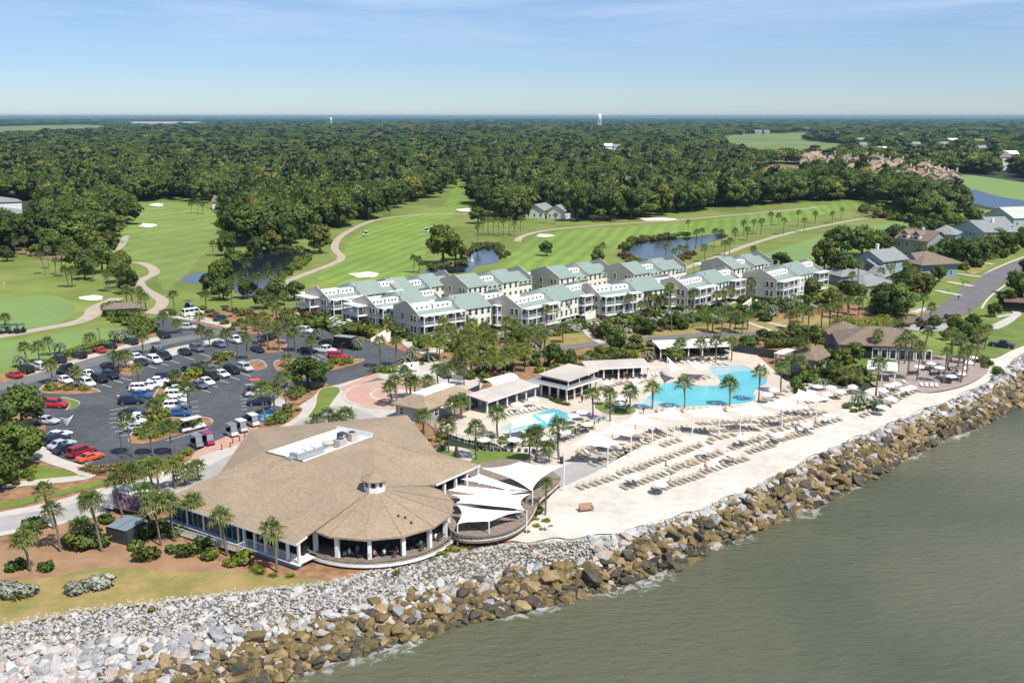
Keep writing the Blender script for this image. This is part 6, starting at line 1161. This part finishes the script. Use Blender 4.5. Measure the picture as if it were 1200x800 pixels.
def car(px,py,hd,col,ty,where,z=.09):
    c=car_meshes(ty); d=c['d']; p=G(px,py,z); h=G(px+hd[0]*.5,py+hd[1]*.5,z)-G(px-hd[0]*.5,py-hd[1]*.5,z); rz=math.atan2(h.y,h.x)
    if col not in c['pm']: c['pm'][col]=c['body'].mesh('car_body',PAINT[col])
    t=obj(CNAME[ty],None,None,p,rz); obj('body',c['pm'][col],t); obj('windows',c['win'],t)
    if c['bed']: obj('bed',c['bed'],t)
    xw=d['L']*.30; w=d['W']/2
    for sx in (-1,1):
        for sy in (-1,1): o=obj('wheel',c['wheel'],t,(sx*xw,sy*(w-.10),d['r'])); obj('rim',c['rim'],o)
    for sy in (-1,1): obj('headlight',c['hl'],t,(0,sy*w*.58,d['hood']*.62)); obj('taillight',c['tl'],t,(0,sy*w*.62,d['deck']*.72))
    reg(t,col+' '+ty,where,'car' if ty not in('van','pickup') else ty,'cars parked around the resort'); return t
h1=(-15,-4.4);h2=(12,4);h3=(14,-.6);h8=(14,-4)
for a in [(17,442,h1,'red','sedan'),(31,436,h1,'black','suv'),(46,432,h1,'white','suv'),(69,424,h1,'navy','suv'),(93,419,h1,'black','suv'),(117,413,h1,'red','coupe'),(129,408,h1,'black','sedan'),(154,403,h1,'navy','suv'),(192,395,h1,'navy','suv'),(258,375,(-10,3),'navy','sedan'),(220,386,(14,0),'silver','suv')]: car(*a,'in the row beside the practice green')
car(226,370,(14,-2),'white','van','parked at the far end of the car park')
for a in [(76,436,(-7,3.4),'black','suv'),(87,443,h2,'black','sedan'),(76,448,h2,'white','sedan'),(104,441,h2,'white','sedan'),(102,452,h2,'white','suv'),(117,447,h2,'black','suv'),(130,443,h2,'navy','suv'),(127,432,h2,'black','sedan')]: car(*a,'behind the left parking island')
for a in [(160,421,h2,'white','sedan'),(166,427,h2,'navy','sedan'),(181,425,h2,'white','suv'),(193,420,h2,'navy','suv'),(217,415,h2,'black','sedan'),(231,411,h2,'grey','suv'),(257,406,h2,'grey','sedan'),(275,401,h2,'white','pickup'),(302,412,h2,'navy','sedan')]: car(*a,'in the row along the access road')
for a in [(166,458,(13,-.5),'white','suv'),(178,454,(13,-.5),'white','sedan'),(186,449,(13,-.5),'white','sedan'),(195,445,(13,-.5),'navy','suv'),(222,436,h2,'navy','sedan'),(231,433,h2,'black','sedan'),(243,430,h2,'grey','sedan')]: car(*a,'on the upper side of the centre island')
for a in [(208,459,h3,'white','sedan'),(206,466,h3,'white','suv'),(206,472,h3,'white','sedan'),(206,479,h3,'white','suv'),(208,487,h3,'blue','sedan'),(234,454,h2,'grey','sedan'),(242,450,h2,'white','sedan'),(248,444,h2,'black','suv'),(260,441,h2,'white','sedan'),(272,437,h2,'black','suv'),(287,434,h2,'silver','suv')]: car(*a,'on the right side of the centre island')
for a in [(165,466,(14,1.5),'blue','sedan'),(154,473,(14,-.5),'navy','suv'),(155,487,(14,-.5),'black','sedan'),(163,492,(14,-.5),'white','sedan'),(156,498,(14,-.5),'white','suv'),(163,504,(14,-.5),'silver','sedan')]: car(*a,'on the left side of the centre island')
car(65,477,(14,.6),'red','suv','parked alone beside the left oaks'); car(55,496,(14,1),'silver','sedan','parked alone beside the left oaks')
for a in [(69,513,h8,'white','sedan'),(66,519,h8,'navy','suv'),(73,524,h8,'silver','sedan'),(79,529,h8,'navy','sedan'),(96,533,h8,'maroon','suv'),(106,539,h8,'orange','coupe')]: car(*a,'in the near left row by the curved path')
for a in [(381,413,(10,1.2),'white','pickup'),(396,420,(10,.4),'red','suv'),(360,413,(10,1),'black','sedan'),(313,400,(-8,2),'black','suv'),(358,390,(10,1),'white','suv'),(385,404,(10,1),'black','sedan')]: car(*a,'in the condo car park')
car(521,441,(6,4),'navy','suv','parked beyond the brick roundabout')
for a in [(304,474,(-14,.5),'navy','suv'),(302,464,(-14,.5),'silver','sedan')]: car(*a,'beside the golf cart bays')
car(373,512,(10,-3),'blue','sedan','parked behind the restaurant roof')
car(1174,407,(8,1),'navy','pickup','parked on the point lawn'); car(1187,360,(3,4),'silver','suv','under the carport by the street')
# golf carts
def cart_meshes():
    d={}
    b=MB(); b.add([(-1.15,-.55,.32),(1.05,-.55,.32),(1.15,-.5,.5),(.95,-.52,.85),(.55,-.55,.45),(-.25,-.55,.45),(-.3,-.55,.72),(-1.15,-.55,.8),(-1.15,.55,.32),(1.05,.55,.32),(1.15,.5,.5),(.95,.52,.85),(.55,.55,.45),(-.25,.55,.45),(-.3,.55,.72),(-1.15,.55,.8)],[tuple(range(8)),tuple(reversed(range(8,16)))]+[(i,8+i,8+(i+1)%8,(i+1)%8) for i in range(8)]); d['body']=b
    s=MB(); s.box(-.75,-.2,-.52,.52,.72,.86); s.box(-.82,-.7,-.52,.52,.86,1.3); d['seat']=s.mesh('seat',M['dark'])
    r_=MB(); r_.box(-1.0,.75,-.6,.6,1.86,1.95); d['roof']=r_
    p=MB()
    for x,y in ((-.9,-.52),(-.9,.52),(.68,-.5),(.68,.5)): p.tube([(x,y,.6),(x*.98,y,1.88)],.025,5)
    d['posts']=p.mesh('posts',M['dgrey']); w=MB(); w.tube([(0,-.1,0),(0,.1,0)],.24,10); d['wheel']=w.mesh('wheel',M['rubber']); g=MB(); g.add([(.82,-.48,.85),(.82,.48,.85),(.70,.48,1.8),(.70,-.48,1.8)],[(0,1,2,3)]); d['wind']=g.mesh('windshield',mat('clear_shield',(.25,.28,.3),.1)); return d
CD=cart_meshes()
def cart(px,py,hd,bodyc,roofc,where,base,sc_=1.15,long=False):
    p=G(px,py,.12); h=G(px+hd[0]*.5,py+hd[1]*.5)-G(px-hd[0]*.5,py-hd[1]*.5); t=obj('golf_cart',None,None,p,math.atan2(h.y,h.x),1.0); s=(sc_*(1.7 if long else 1),sc_,sc_)
    obj('body',CD['body'].mesh('cart_body',PAINT[bodyc]),t,scale=s); obj('seat',CD['seat'],t,scale=s); obj('roof',CD['roof'].mesh('cart_roof',PAINT[roofc]),t,scale=s); obj('posts',CD['posts'],t,scale=s); obj('windshield',CD['wind'],t,scale=s)
    if long: obj('seat',CD['seat'],t,(-.9,0,0),0,s); obj('seat',CD['seat'],t,(.8,0,0),0,s)
    for x in (-.75,.75):
        for y in (-.5,.5): obj('wheel',CD['wheel'],t,(x*s[0],y*s[1],.24))
    reg(t,base,where,'golf cart','golf carts'); return t
cart(226,504,(14,-3.5),'white','white','beside the parking island','long white six seat golf cart',1.2,True)
cart(231,524,(9,4.5),'slate','slate','on the brick apron','grey golf cart'); cart(244,521,(9,4.5),'magenta','magenta','on the brick apron','magenta roofed golf cart')
cart(272,511,(9,4.5),'white','slate','on the brick apron','white golf cart with grey roof'); cart(283,506,(9,4.5),'silver','white','on the brick apron','silver golf cart with white roof'); cart(297,499,(9,4.5),'white','white','on the brick apron','white golf cart with white roof')
cart(293,463,(-9,1),'maroon','slate','in the cart bays','maroon golf cart'); cart(298,457,(-9,1),'navy','orange','in the cart bays','golf cart with orange roof')
cart(184,413,(9,0),'black','black','on the access road','black golf cart'); cart(428,276,(-8,1),'white','white','on the left of the middle fairway','white golf cart'); cart(500,272,(4,-1),'white','white','on the right of the middle fairway','white golf cart')
cart(222,361,(8,1),'navy','black','behind the white van','dark golf cart')
for x in (6,16,24): cart(x,390,(-7,1),'black','black','on the left cart path','dark golf cart')
# box truck with printed side
mm=bpy.data.materials.new('truck_print'); mm.use_nodes=True; t_=mm.node_tree; b_=t_.nodes['Principled BSDF']; b_.inputs['Roughness'].default_value=.5; v_=N('ShaderNodeTexNoise',t_); v_.inputs['Scale'].default_value=.9; v_.inputs['Detail'].default_value=3; v_.inputs['Distortion'].default_value=2.2; tcn=N('ShaderNodeTexCoord',t_); t_.links.new(tcn.outputs['Object'],v_.inputs['Vector']); r_=N('ShaderNodeValToRGB',t_); e=r_.color_ramp.elements; e[0].position=.36; e[0].color=(.03,.02,.05,1); e[1].position=.70; e[1].color=(.62,.60,.63,1)
for ps,cl in ((.46,(.16,.09,.17,1)),(.54,(.30,.26,.33,1)),(.60,(.36,.22,.28,1))): n_=e.new(ps); n_.color=cl
t_.links.new(v_.outputs[0],r_.inputs[0]); t_.links.new(r_.outputs[0],b_.inputs['Base Color'])
a=G(190,604); b2=G(122,589); rz=math.atan2((b2-a).y,(b2-a).x); t=thing('box_truck','white box truck with a purple floral print on its side, parked behind palms','truck',a,rz)
b=MB(); b.box(0,6.6,0,2.4,1.0,3.5); part('cargo_box',b,M['white'],t); b=MB(); b.box(.15,6.45,2.41,2.43,1.1,3.35); part('side_print',b,mm,t)
b=MB(); b.box(.15,6.45,-.03,-.01,1.1,3.35); part('side_print',b,mm,t)
b=MB(); b.add([(6.75,.1,.6),(8.6,.1,.6),(8.6,.1,1.5),(8.0,.15,1.7),(7.5,.25,2.6),(6.75,.25,2.7),(6.75,2.3,.6),(8.6,2.3,.6),(8.6,2.3,1.5),(8.0,2.25,1.7),(7.5,2.15,2.6),(6.75,2.15,2.7)],[tuple(range(6)),tuple(reversed(range(6,12)))]+[(i,6+i,6+(i+1)%6,(i+1)%6) for i in range(6)]); part('cab',b,PAINT['white'],t)
b=MB(); b.add([(8.0,.25,1.75),(8.0,2.15,1.75),(7.55,2.05,2.55),(7.55,.35,2.55)],[(0,1,2,3)]); 
for i in range(4): b.v[i]=(b.v[i][0]+.03,b.v[i][1],b.v[i][2]+.03)
part('windshield',b,M['glass'],t); b=MB(); b.box(.2,8.2,.5,1.9,.5,.95); part('chassis',b,M['chrome'],t)
for x in (1.3,7.6):
    for y in (.25,2.15): w=MB(); w.tube([(0,-.14,0),(0,.14,0)],.48,14); part('wheel',w,M['rubber'],t,loc=(x,y,.48))
# dark container, trailer
a=G(126,634); b2=G(150,640); rz,w=frame(a,b2); t=thing('dumpster','dark slate metal dumpster with lids among the front shrubs','dumpster',a,rz); b=MB(); b.box(0,w,0,3.4,0,2.1); part('bin',b,M['dgrey'],t)
for k in range(2): b=MB(); b.add([(w*.5*k+.04,-.1,2.12),(w*.5*(k+1)-.04,-.1,2.12),(w*.5*(k+1)-.04,3.5,2.45),(w*.5*k+.04,3.5,2.45)],[(0,1,2,3)]); part('lid',b,PAINT['slate'],t)
for k in range(9): b=MB(); b.box(w*k/8-.04,w*k/8+.04,-.06,0,.1,2.0); part('rib',b,M['dgrey'],t)
a=G(391,408); b2=G(412,410); rz,w=frame(a,b2); t=thing('cargo_trailer','black box trailer in the condo car park','trailer',a,rz); b=MB(); b.box(0,w,0,2.4,.5,2.9); part('box',b,PAINT['black'],t); b=MB(); b.box(-.02,w+.02,-.02,2.42,2.9,2.95); part('roof',b,M['steel'],t)
for x in (w*.4,w*.6): c=MB(); c.tube([(0,-.1,0),(0,.1,0)],.36,12); part('wheel',c,M['rubber'],t,loc=(x,0,.36))
# ================================================================ beach furniture
def lounger_parts():
    s=MB(); s.box(-.27,.27,-1.25,0,.30,.36); b=MB(); an=R(30); c,sn_=math.cos(an),math.sin(an); b.add([(-.27,0,.30),(.27,0,.30),(.27,.66*c,.30+.66*sn_),(-.27,.66*c,.30+.66*sn_),(-.27,-.05,.36),(.27,-.05,.36),(.27,.66*c-.05,.36+.66*sn_),(-.27,.66*c-.05,.36+.66*sn_)],[(3,2,1,0),(4,5,6,7),(0,1,5,4),(1,2,6,5),(2,3,7,6),(3,0,4,7)])
    f=MB(); 
    for x in (-.29,.29): f.box(x-.03,x+.03,-1.25,.5,.24,.30)
    for x in (-.29,.29):
        for y in (-1.1,.3): f.box(x-.03,x+.03,y-.03,y+.03,0,.24)
    return s,b,f
ls,lb,lf_=lounger_parts(); LG={}
for k,m_ in (('tan',M['tan']),('white',M['whitew']),('grey',M['dgrey']),('pale',M['lframe'])): LG[k]=(ls.mesh('seat',m_),lb.mesh('backrest',m_))
LFM=lf_.mesh('frame',M['lframe'])
def lounger(p,ang,col,where):
    t=obj('sun_lounger',None,None,p,ang+rnd.uniform(-.06,.06),.92); a,b=LG[col]; obj('seat',a,t); obj('backrest',b,t); obj('frame',LFM,t)
    reg(t,{'tan':'tan','white':'white','grey':'dark grey','pale':'cream'}[col]+' sun lounger',where,'sun lounger','sun loungers around pools and beach'); return t
def lrow(p0,p1,n,where,foot=(8,4),col='tan',z=.2,jit=.12):
    f=G(p0[0]+foot[0],p0[1]+foot[1])-G(*p0); ang=math.atan2(f.y,f.x)+math.pi/2
    for i in range(n):
        u=i/max(1,n-1); p=G(p0[0]+(p1[0]-p0[0])*u,p0[1]+(p1[1]-p0[1])*u,z)+Vector((rnd.uniform(-jit,jit),rnd.uniform(-jit,jit),0)); lounger(p,ang,col if not(col=='tan' and rnd.random()<.06) else 'pale',where)
B1,B2,B3,B4='in the first beach row below the sails','in the middle beach rows','in the beach row nearest the rocks','under the beach sails'
for a in [((672,539),(705,525),7,B4),((694,545),(774,510),16,B4),((678,531),(700,522),5,B4),((816,506),(884,503),13,B4),((818,497),(880,494),11,B4),((891,500),(966,484),14,B4),((892,492),(950,480),10,B4),((786,504),(806,502),4,B4),((700,531),(745,513),6,B4),((748,512),(770,505),4,B4)]: lrow(*a[:3],a[3],foot=(7,3.2))
for a in [((679,572),(721,559),7),((725,555),(752,548),5),((753,547),(820,522),13),((776,522),(795,516),4),((834,515),(858,510),4),((820,522),(830,519),2)]: lrow(*a,B1)
for a in [((731,572),(785,553),10),((790,549),(812,542),5),((803,546),(843,531),8),((857,525),(901,511),9),((906,505),(945,497),6),((944,503),(982,492),8)]: lrow(*a,B2)
for a in [((765,576),(820,557),11),((824,553),(873,538),9),((877,530),(904,522),6),((904,518),(948,507),10)]: lrow(*a,B3)
for a in [((1010,488),(1036,477),6),((1036,476),(1073,458),9),((1022,470),(1052,457),7),((1040,458),(1060,449),5)]: lrow(*a,'under the parasols left of the paver terrace')
lrow((1080,452),(1097,453),4,'on the rim of the paver terrace',foot=(1,4),col='white',z=.27)
lrow((590,487),(637,478),10,'before the small pool cabana',foot=(6,3),col='pale'); lrow((574,484),(622,466),9,'inside the small pool cabana',foot=(5,3),col='grey'); lrow((708,444),(756,442),8,'inside the cabana behind the big pool',foot=(1,4),col='grey'); lrow((760,440),(776,439),4,'beside the cabana behind the big pool',foot=(1,4),col='white')
lrow((780,422),(852,420),11,'inside the long white cabana',foot=(0,4)); lrow((770,482),(880,480),16,'along the near edge of the big pool',foot=(0,3)); lrow((750,450),(768,444),4,'left of the big pool',foot=(-6,2)); lrow((806,448),(830,442),5,'on the pool island',foot=(4,4)); lrow((700,455),(735,448),7,'right of the pool bar',foot=(6,2)); lrow((790,425),(850,427),8,'before the long white cabana',foot=(5,2),col='pale')
lrow((655,520),(695,504),8,'behind the sails by the small pool',foot=(-6,-2),col='grey'); lrow((560,528),(625,530),9,'along the lawn fence behind the restaurant',foot=(0,-3),col='grey'); lrow((905,470),(925,455),5,'right of the big pool',foot=(6,2)); lrow((895,468),(910,462),3,'right of the big pool',foot=(6,2)); lrow((945,472),(990,462),9,'under parasols behind the last sail',foot=(5,3))
def parasol_meshes():
    c=MB(); n=8; r_=1.5; vs=[(r_*math.cos(6.2832*i/n),r_*math.sin(6.2832*i/n),2.15) for i in range(n)]; c.add(vs+[(v[0]*.55,v[1]*.55,2.48) for v in vs]+[(0,0,2.68)]+[(v[0],v[1],2.0) for v in vs],[(i,(i+1)%n,n+(i+1)%n,n+i) for i in range(n)]+[(n+i,n+(i+1)%n,2*n) for i in range(n)]+[(2*n+1+i,2*n+1+(i+1)%n,(i+1)%n,i) for i in range(n)])
    p=MB(); p.tube([(0,0,0),(0,0,2.65)],.03,6); p.tube([(0,0,0),(0,0,.1)],.28,10); return c.mesh('canopy',M['sail']),p.mesh('pole',M['lframe'])
PC,PP=parasol_meshes()
def parasol(px,py,where,z=.2,s=.76):
    # (px,py) is the canopy centre in the photo
    p=G(px,py,z+2.3*s); p.z=z; t=obj('parasol',None,None,p,rnd.uniform(0,6.28)); obj('canopy',PC,t,scale=s); obj('pole',PP,t,scale=s); reg(t,'white parasol',where,'parasol','white parasols'); return t
for l,w_ in [([(743,557),(774,566),(828,525),(857,531),(870,512),(911,509),(945,497),(971,486)],'among the beach loungers'),([(1035,457),(1042,451),(1050,449),(1060,455),(1068,453),(1045,467),(1034,476)],'left of the paver terrace'),([(1077,429),(1091,425),(1101,430),(1115,440),(1126,437),(1127,430),(1135,424),(1140,418)],'on the paver terrace'),([(605,473),(625,467),(567,514),(602,514),(662,505),(688,496),(635,512),(672,486),(682,482)],'around the small pool'),([(744,445),(745,451),(725,466),(726,472),(705,464),(712,448)],'left of the big pool'),([(899,462),(907,456),(951,459),(969,461),(974,453),(958,452),(985,458),(1000,452)],'right of the big pool')]:
    for x,y in l: parasol(x,y,w_)
# tables with chairs
def table_set(px,py,z,label,where,col='dgrey'):
    p=G(px,py,z); t=reg(obj('dining_table',None,None,p),label,where,'table','outdoor tables'); b=MB(); b.tube([(0,0,.70),(0,0,.75)],.6,14); part('top',b,M['deckw' if col!='dgrey' else 'dgrey'],t); b=MB(); b.tube([(0,0,0),(0,0,.7)],.06,6); b.tube([(0,0,0),(0,0,.04)],.3,8); part('pedestal',b,M['dgrey'],t)
    for k in range(4):
        a=k*math.pi/2+.5; c=reg(obj('chair',None,None,p+Vector((1.0*math.cos(a),1.0*math.sin(a),0)),a+math.pi/2),'dark chair',where.replace('standing ','at the table '),'chair','outdoor chairs'); s=MB(); s.box(-.24,.24,-.24,.24,.42,.47); part('seat',s,M['dgrey'],c); s=MB(); s.box(-.24,.24,-.26,-.22,.47,.92); part('backrest',s,M['dgrey'],c)
        for x in (-.2,.2):
            for y in (-.2,.2): s=MB(); s.box(x-.025,x+.025,y-.025,y+.025,0,.42); part('leg',s,M['dgrey'],c)
for x,y in [(556,622),(582,613),(606,608)]: table_set(x,y,.76,'round table','standing on the restaurant sail deck')
for x,y in [(1085,434),(1095,440),(1070,439),(1108,448),(1122,444),(1116,434)]: table_set(x,y,.27,'dark table','standing on the paver terrace')
for x,y in [(716,478),(730,480),(728,474)]: table_set(x,y,.25,'dark table','standing on the terrace lawn')
for a_ in (-112,-90,-70,-45,-20):
    table_set(*PX((CC.x+8.6*math.cos(R(a_)),CC.y+8.6*math.sin(R(a_)),zf)),zf,'dark table','standing under the cone roof')
# ================================================================ people
def person_mesh(sit):
    V=[(0,0,.95),(0,0,1.18),(0,0,1.42),(0,0,1.53),(0,.02,1.66),(.19,0,1.40),(.27,.02,1.12),(.25,.14,.90),(-.19,0,1.40),(-.27,.02,1.12),(-.25,.14,.90)]
    if sit: V+=[(.1,.02,.92),(.12,.46,.92),(.12,.48,.46),(.12,.60,.42),(-.1,.02,.92),(-.12,.46,.92),(-.12,.48,.46),(-.12,.60,.42)]
    else: V+=[(.1,0,.9),(.11,.04,.5),(.11,-.03,.08),(.11,.12,.04),(-.1,0,.9),(-.11,-.06,.5),(-.11,-.12,.08),(-.11,.03,.04)]
    E=[(0,1),(1,2),(2,3),(3,4),(2,5),(5,6),(6,7),(2,8),(8,9),(9,10),(0,11),(11,12),(12,13),(13,14),(0,15),(15,16),(16,17),(17,18)]
    rr=[.15,.14,.15,.06,.11,.065,.045,.035,.065,.045,.035,.095,.065,.045,.04,.095,.065,.045,.04]
    me=bpy.data.meshes.new('person_body'); me.from_pydata(V,E,[]); bm=bmesh.new(); bm.from_mesh(me); ly=bm.verts.layers.skin.verify(); bm.verts.ensure_lookup_table()
    for i,r_ in enumerate(rr): bm.verts[i][ly].radius=(r_,r_*.85)
    bm.verts[0][ly].use_root=True; bm.to_mesh(me); bm.free(); me.materials.append(M['skin']); return me,V
PMESH={s:person_mesh(s) for s in (0,1)}
def person(p,rz,shirt,pants,label,sit=0):
    me,V=PMESH[sit]; t=tag(obj('person',me,None,p,rz),label,'person','people around the resort'); t.modifiers.new('skin','SKIN'); m_=t.modifiers.new('sub','SUBSURF'); m_.levels=1; m_.render_levels=1
    b=MB(); b.tube([(0,0,.9),(0,0,1.1),(0,0,1.35),(0,0,1.47)],[.175,.16,.185,.10],10)
    for s in (-1,1): b.tube([(s*.15,0,1.41),(s*.25,.02,1.2)],[.085,.07],7)
    part('shirt',b,mat('cloth_'+shirt[0],shirt[1],.85),t,True)
    b=MB()
    L_=[V[11],V[12]] if True else None
    for i in (11,15): b.tube([V[i],V[i+1]],[.125,.085],8)
    b.tube([(0,0,.84),(0,0,.98)],[.17,.175],10); part('trousers',b,mat('cloth_'+pants[0],pants[1],.85),t,True)
    b=MB(); b.tube([(0,.0,1.66),(0,-.02,1.74),(0,-.02,1.79)],[.122,.11,.05],9); part('hair',b,M['hair'],t,True); return t
CL=dict(red=('red',(.40,.03,.03)),pink=('pink',(.55,.2,.22)),white=('white',(.7,.7,.7)),blue=('blue',(.02,.05,.25)),black=('black',(.015,.015,.018)),tan=('tan',(.35,.25,.16)),teal=('teal',(.05,.22,.25)),grey=('grey',(.2,.2,.22)))
person(G(139,468,.1),.6,CL['red'],CL['white'],'person in red shirt walking beside the dark navy suv')
person(G(417,505,.12),2.4,CL['tan'],CL['tan'],'person in tan clothes walking on the drive behind the restaurant')
person(G(754,485,.22),1,CL['blue'],CL['blue'],'person in blue standing between the lawn and the pool')
person(G(682,472,.22),.3,CL['black'],CL['black'],'person in black standing at the corner of the pool bar')
person(G(734,443,.22),3,CL['white'],CL['red'],'person in white shirt standing before the big pool cabana')
person(G(731,444,.22),2,CL['red'],CL['grey'],'person in red shirt standing before the big pool cabana')
for i,(a_,r_,s,l) in enumerate([(-104,8.9,'white','person in white seated leftmost under the cone roof'),(-99,8.0,'grey','person in grey seated second from left under the cone roof'),(-84,9.0,'pink','person in pink seated behind the middle columns'),(-76,8.9,'white','person in white seated beside the pink shirt'),(-66,8.9,'red','person in red seated under the cone roof near the front'),(-60,9.0,'white','person in white seated beside the red shirt'),(-44,8.9,'teal','person in teal seated near the right columns'),(-36,8.9,'blue','person in blue seated under the right eave'),(-26,9,'white','person in white seated rightmost under the cone roof')]):
    person(Vector((CC.x+r_*math.cos(R(a_)),CC.y+r_*math.sin(R(a_)),zf-.42)),R(a_)+math.pi/2+(.5 if i%2 else -.6),CL[s],CL['grey'],l,1)
for x,y,s,l in [(738,566,'red','person in red lying under the leftmost beach parasol'),(780,552,'tan','person in tan on a lounger beside a beach parasol'),(786,568,'white','person in white sitting on a lounger in the nearest beach row'),(852,541,'red','person in dark red sitting under a parasol near the rocks'),(870,519,'pink','person in pink on a lounger in the middle beach row'),(888,524,'grey','person in grey on a lounger under a middle beach parasol'),(932,509,'blue','person in blue sitting on the right of the nearest row'),(826,553,'grey','person in grey on a lounger with folded canopy'),(955,500,'pink','person in pink on the rightmost beach loungers')]:
    person(G(x,y,.0),rnd.uniform(-2.6,-1.6),CL[s],CL[s],l,1)
# ================================================================ small things
def lamp(px,py,top,label):
    p=G(px,py); lo,hi=1,14
    for _ in range(20):
        m_=(lo+hi)/2
        if PX((p.x,p.y,m_))[1]>top: lo=m_
        else: hi=m_
    t=thing('lamp_post',label,'lamp post',p,rnd.uniform(0,3),'car park lamp posts'); b=MB(); b.tube([(0,0,0),(0,0,lo)],[.09,.06],8); b.tube([(0,0,0),(0,0,.4)],.2,8); part('pole',b,M['dgrey'],t); b=MB(); b.box(-.15,.75,-.16,.16,lo-.04,lo+.1); part('lamp_head',b,M['dgrey'],t)
for a in [(143,537,508,'dark lamp post beside the near parking aisle'),(117,402,386,'dark lamp post behind the lime hedge'),(278,423,401,'dark lamp post on the far car park island'),(401,419,402,'dark lamp post by the red suv'),(223,381,370,'dark lamp post beside the white van'),(15,548,478,'dark lamp post among the left oaks'),(446,436,412,'dark lamp post at the roundabout entry'),(1135,376,362,'dark lamp post on the street verge')]: lamp(*a)
for i,(x,y) in enumerate([(221,531),(260,527),(270,524),(273,520),(281,517),(287,513),(296,510)]):
    p=G(x,y,.1); t=obj('bollard',None,None,p); b=MB(); b.tube([(0,0,0),(0,0,.9)],.09,8); part('post',b,mat('brown_post',(.09,.05,.03),.8),t); b=MB(); b.tube([(0,0,.9),(0,0,1.0)],[.11,.03],8); part('cap',b,mat('brown_post',(.09,.05,.03),.8),t); reg(t,'brown bollard','along the brick apron','bollard','apron bollards')
t=thing('trash_bin','brown round bin beside the post of the first sail','bin',G(659,543,.24)); b=MB(); b.tube([(0,0,0),(0,0,1.0)],[.36,.42],12); part('drum',b,mat('brown_bin',(.07,.045,.035),.7),t); b=MB(); b.tube([(0,0,1.0),(0,0,1.15)],[.46,.3],12); part('lid',b,M['dgrey'],t)
t=thing('closed_parasol','closed dark parasol beside the curved lawn path','parasol',G(535,537,.24)); b=MB(); b.tube([(0,0,.4),(0,0,.7),(0,0,1.6),(0,0,2.6)],[.3,.34,.26,.05],10); part('folded_canopy',b,mat('dark_canvas',(.06,.045,.05),.9),t); b=MB(); b.tube([(0,0,0),(0,0,.5)],.05,6); part('pole',b,M['dgrey'],t)
t=thing('wicker_bench','weathered orange wooden bench alone on the sand','bench',G(687,599,.17),.25); wd=mat('orange_wood',(.38,.20,.08),.85,var=.2,vscale=3)
b=MB(); b.box(-1,1,-.35,.35,.38,.46); part('seat',b,wd,t)
for k in range(4): b=MB(); b.box(-1,1,.36+.03*k,.40+.03*k,.5+.16*k,.62+.16*k); part('back_slat',b,wd,t)
for x in (-.95,.95):
    for y in (-.3,.34): b=MB(); b.box(x-.05,x+.05,y-.05,y+.05,0,.7); part('leg',b,wd,t)
    b=MB(); b.box(x-.06,x+.06,-.36,.4,.68,.74); part('armrest',b,wd,t)
t=thing('sign','white sign board on two posts beside the roundabout','sign',G(482,437),.35); b=MB(); b.box(-1.7,1.7,-.06,.06,.9,2.4); part('board',b,M['screen'],t)
for x in (-1.5,1.5): b=MB(); b.box(x-.1,x+.1,-.1,.1,0,2.5); part('post',b,M['white'],t)
b=MB(); b.tube([(.1,-.07,1.75),(.1,-.075,1.75)],.22,10); b.box(-.03,.2,-.075,-.07,1.35,1.6); part('emblem',b,M['dgrey'],t)
FN=thing('pool_fence','thin white fence between the restaurant lawn and the small pool','fence')
fp=[G(x,y,.2) for x,y in catmull([(500,494),(516,507),(535,516),(560,522),(600,525),(635,522),(665,512),(690,503),(705,494)],3,False)]
railing('fence_rail',fp,FN,1.2,M['whitew'],.35)
FN=thing('deck_steps_rail','grey railing beside the steps between lawn and sails','railing'); railing('rail',[G(x,y,.2) for x,y in [(690,500),(703,494),(716,486),(722,480)]],FN,1.1,M['steel'],.5)
for i,(x,y) in enumerate([(1123,352),(1128,336),(1134,318),(1148,308),(1165,299)]):
    t=obj('mailbox',None,None,G(x,y)); b=MB(); b.box(-.08,.08,-.08,.08,0,1.2); part('post',b,M['dgrey'],t); b=MB(); b.box(-.2,.2,-.35,.35,1.1,1.5); part('box',b,M['dgrey'],t); reg(t,'dark mailbox','along the street kerb','mailbox','street mailboxes')
t=thing('flag_stick','thin white flag stick on the left putting green','flag',G(5,339)); b=MB(); b.tube([(0,0,0),(0,0,2.2)],.03,5); part('pole',b,M['white'],t); b=MB(); b.add([(0,0,2.2),(.5,0,2.05),(0,0,1.85)],[(0,1,2)]); part('flag',b,M['white'],t)
t=thing('path_shelter','small tan roofed shelter beside the left cart path','shelter',G(123,372),.3); part('roof',roof_hip(9,5,2.4,1.2,.5),M['shingle2'],t); b=MB(); b.box(.3,8.7,.3,4.7,0,2.3); part('wall',b,M['greyw'],t)
t=thing('drain_fountain','white fountain jet in the middle pond','fountain',G(553,306)); b=MB(); b.tube([(0,0,0),(0,0,1.6),(0,0,2.6)],[.3,.15,.05],8); b.tube([(0,0,0),(0,0,.3)],.7,10); part('jet',b,M['white'],t)
# ================================================================ haze
hz=MB(); hz.box(-72000,72000,-3300,77000,-8,68); mh=bpy.data.materials.new('haze'); mh.use_nodes=True; t_=mh.node_tree; t_.nodes.remove(t_.nodes['Principled BSDF']); pv=N('ShaderNodeVolumePrincipled',t_); pv.inputs['Color'].default_value=(.44,.70,.86,1); pv.inputs['Density'].default_value=HAZE; pv.inputs['Anisotropy'].default_value=.2; t_.links.new(pv.outputs[0],t_.nodes['Material Output'].inputs['Volume'])
o=part('haze',hz,mh,None); o['kind']='stuff'; o['label']='thin blue summer haze over the far woods'
finish_labels()
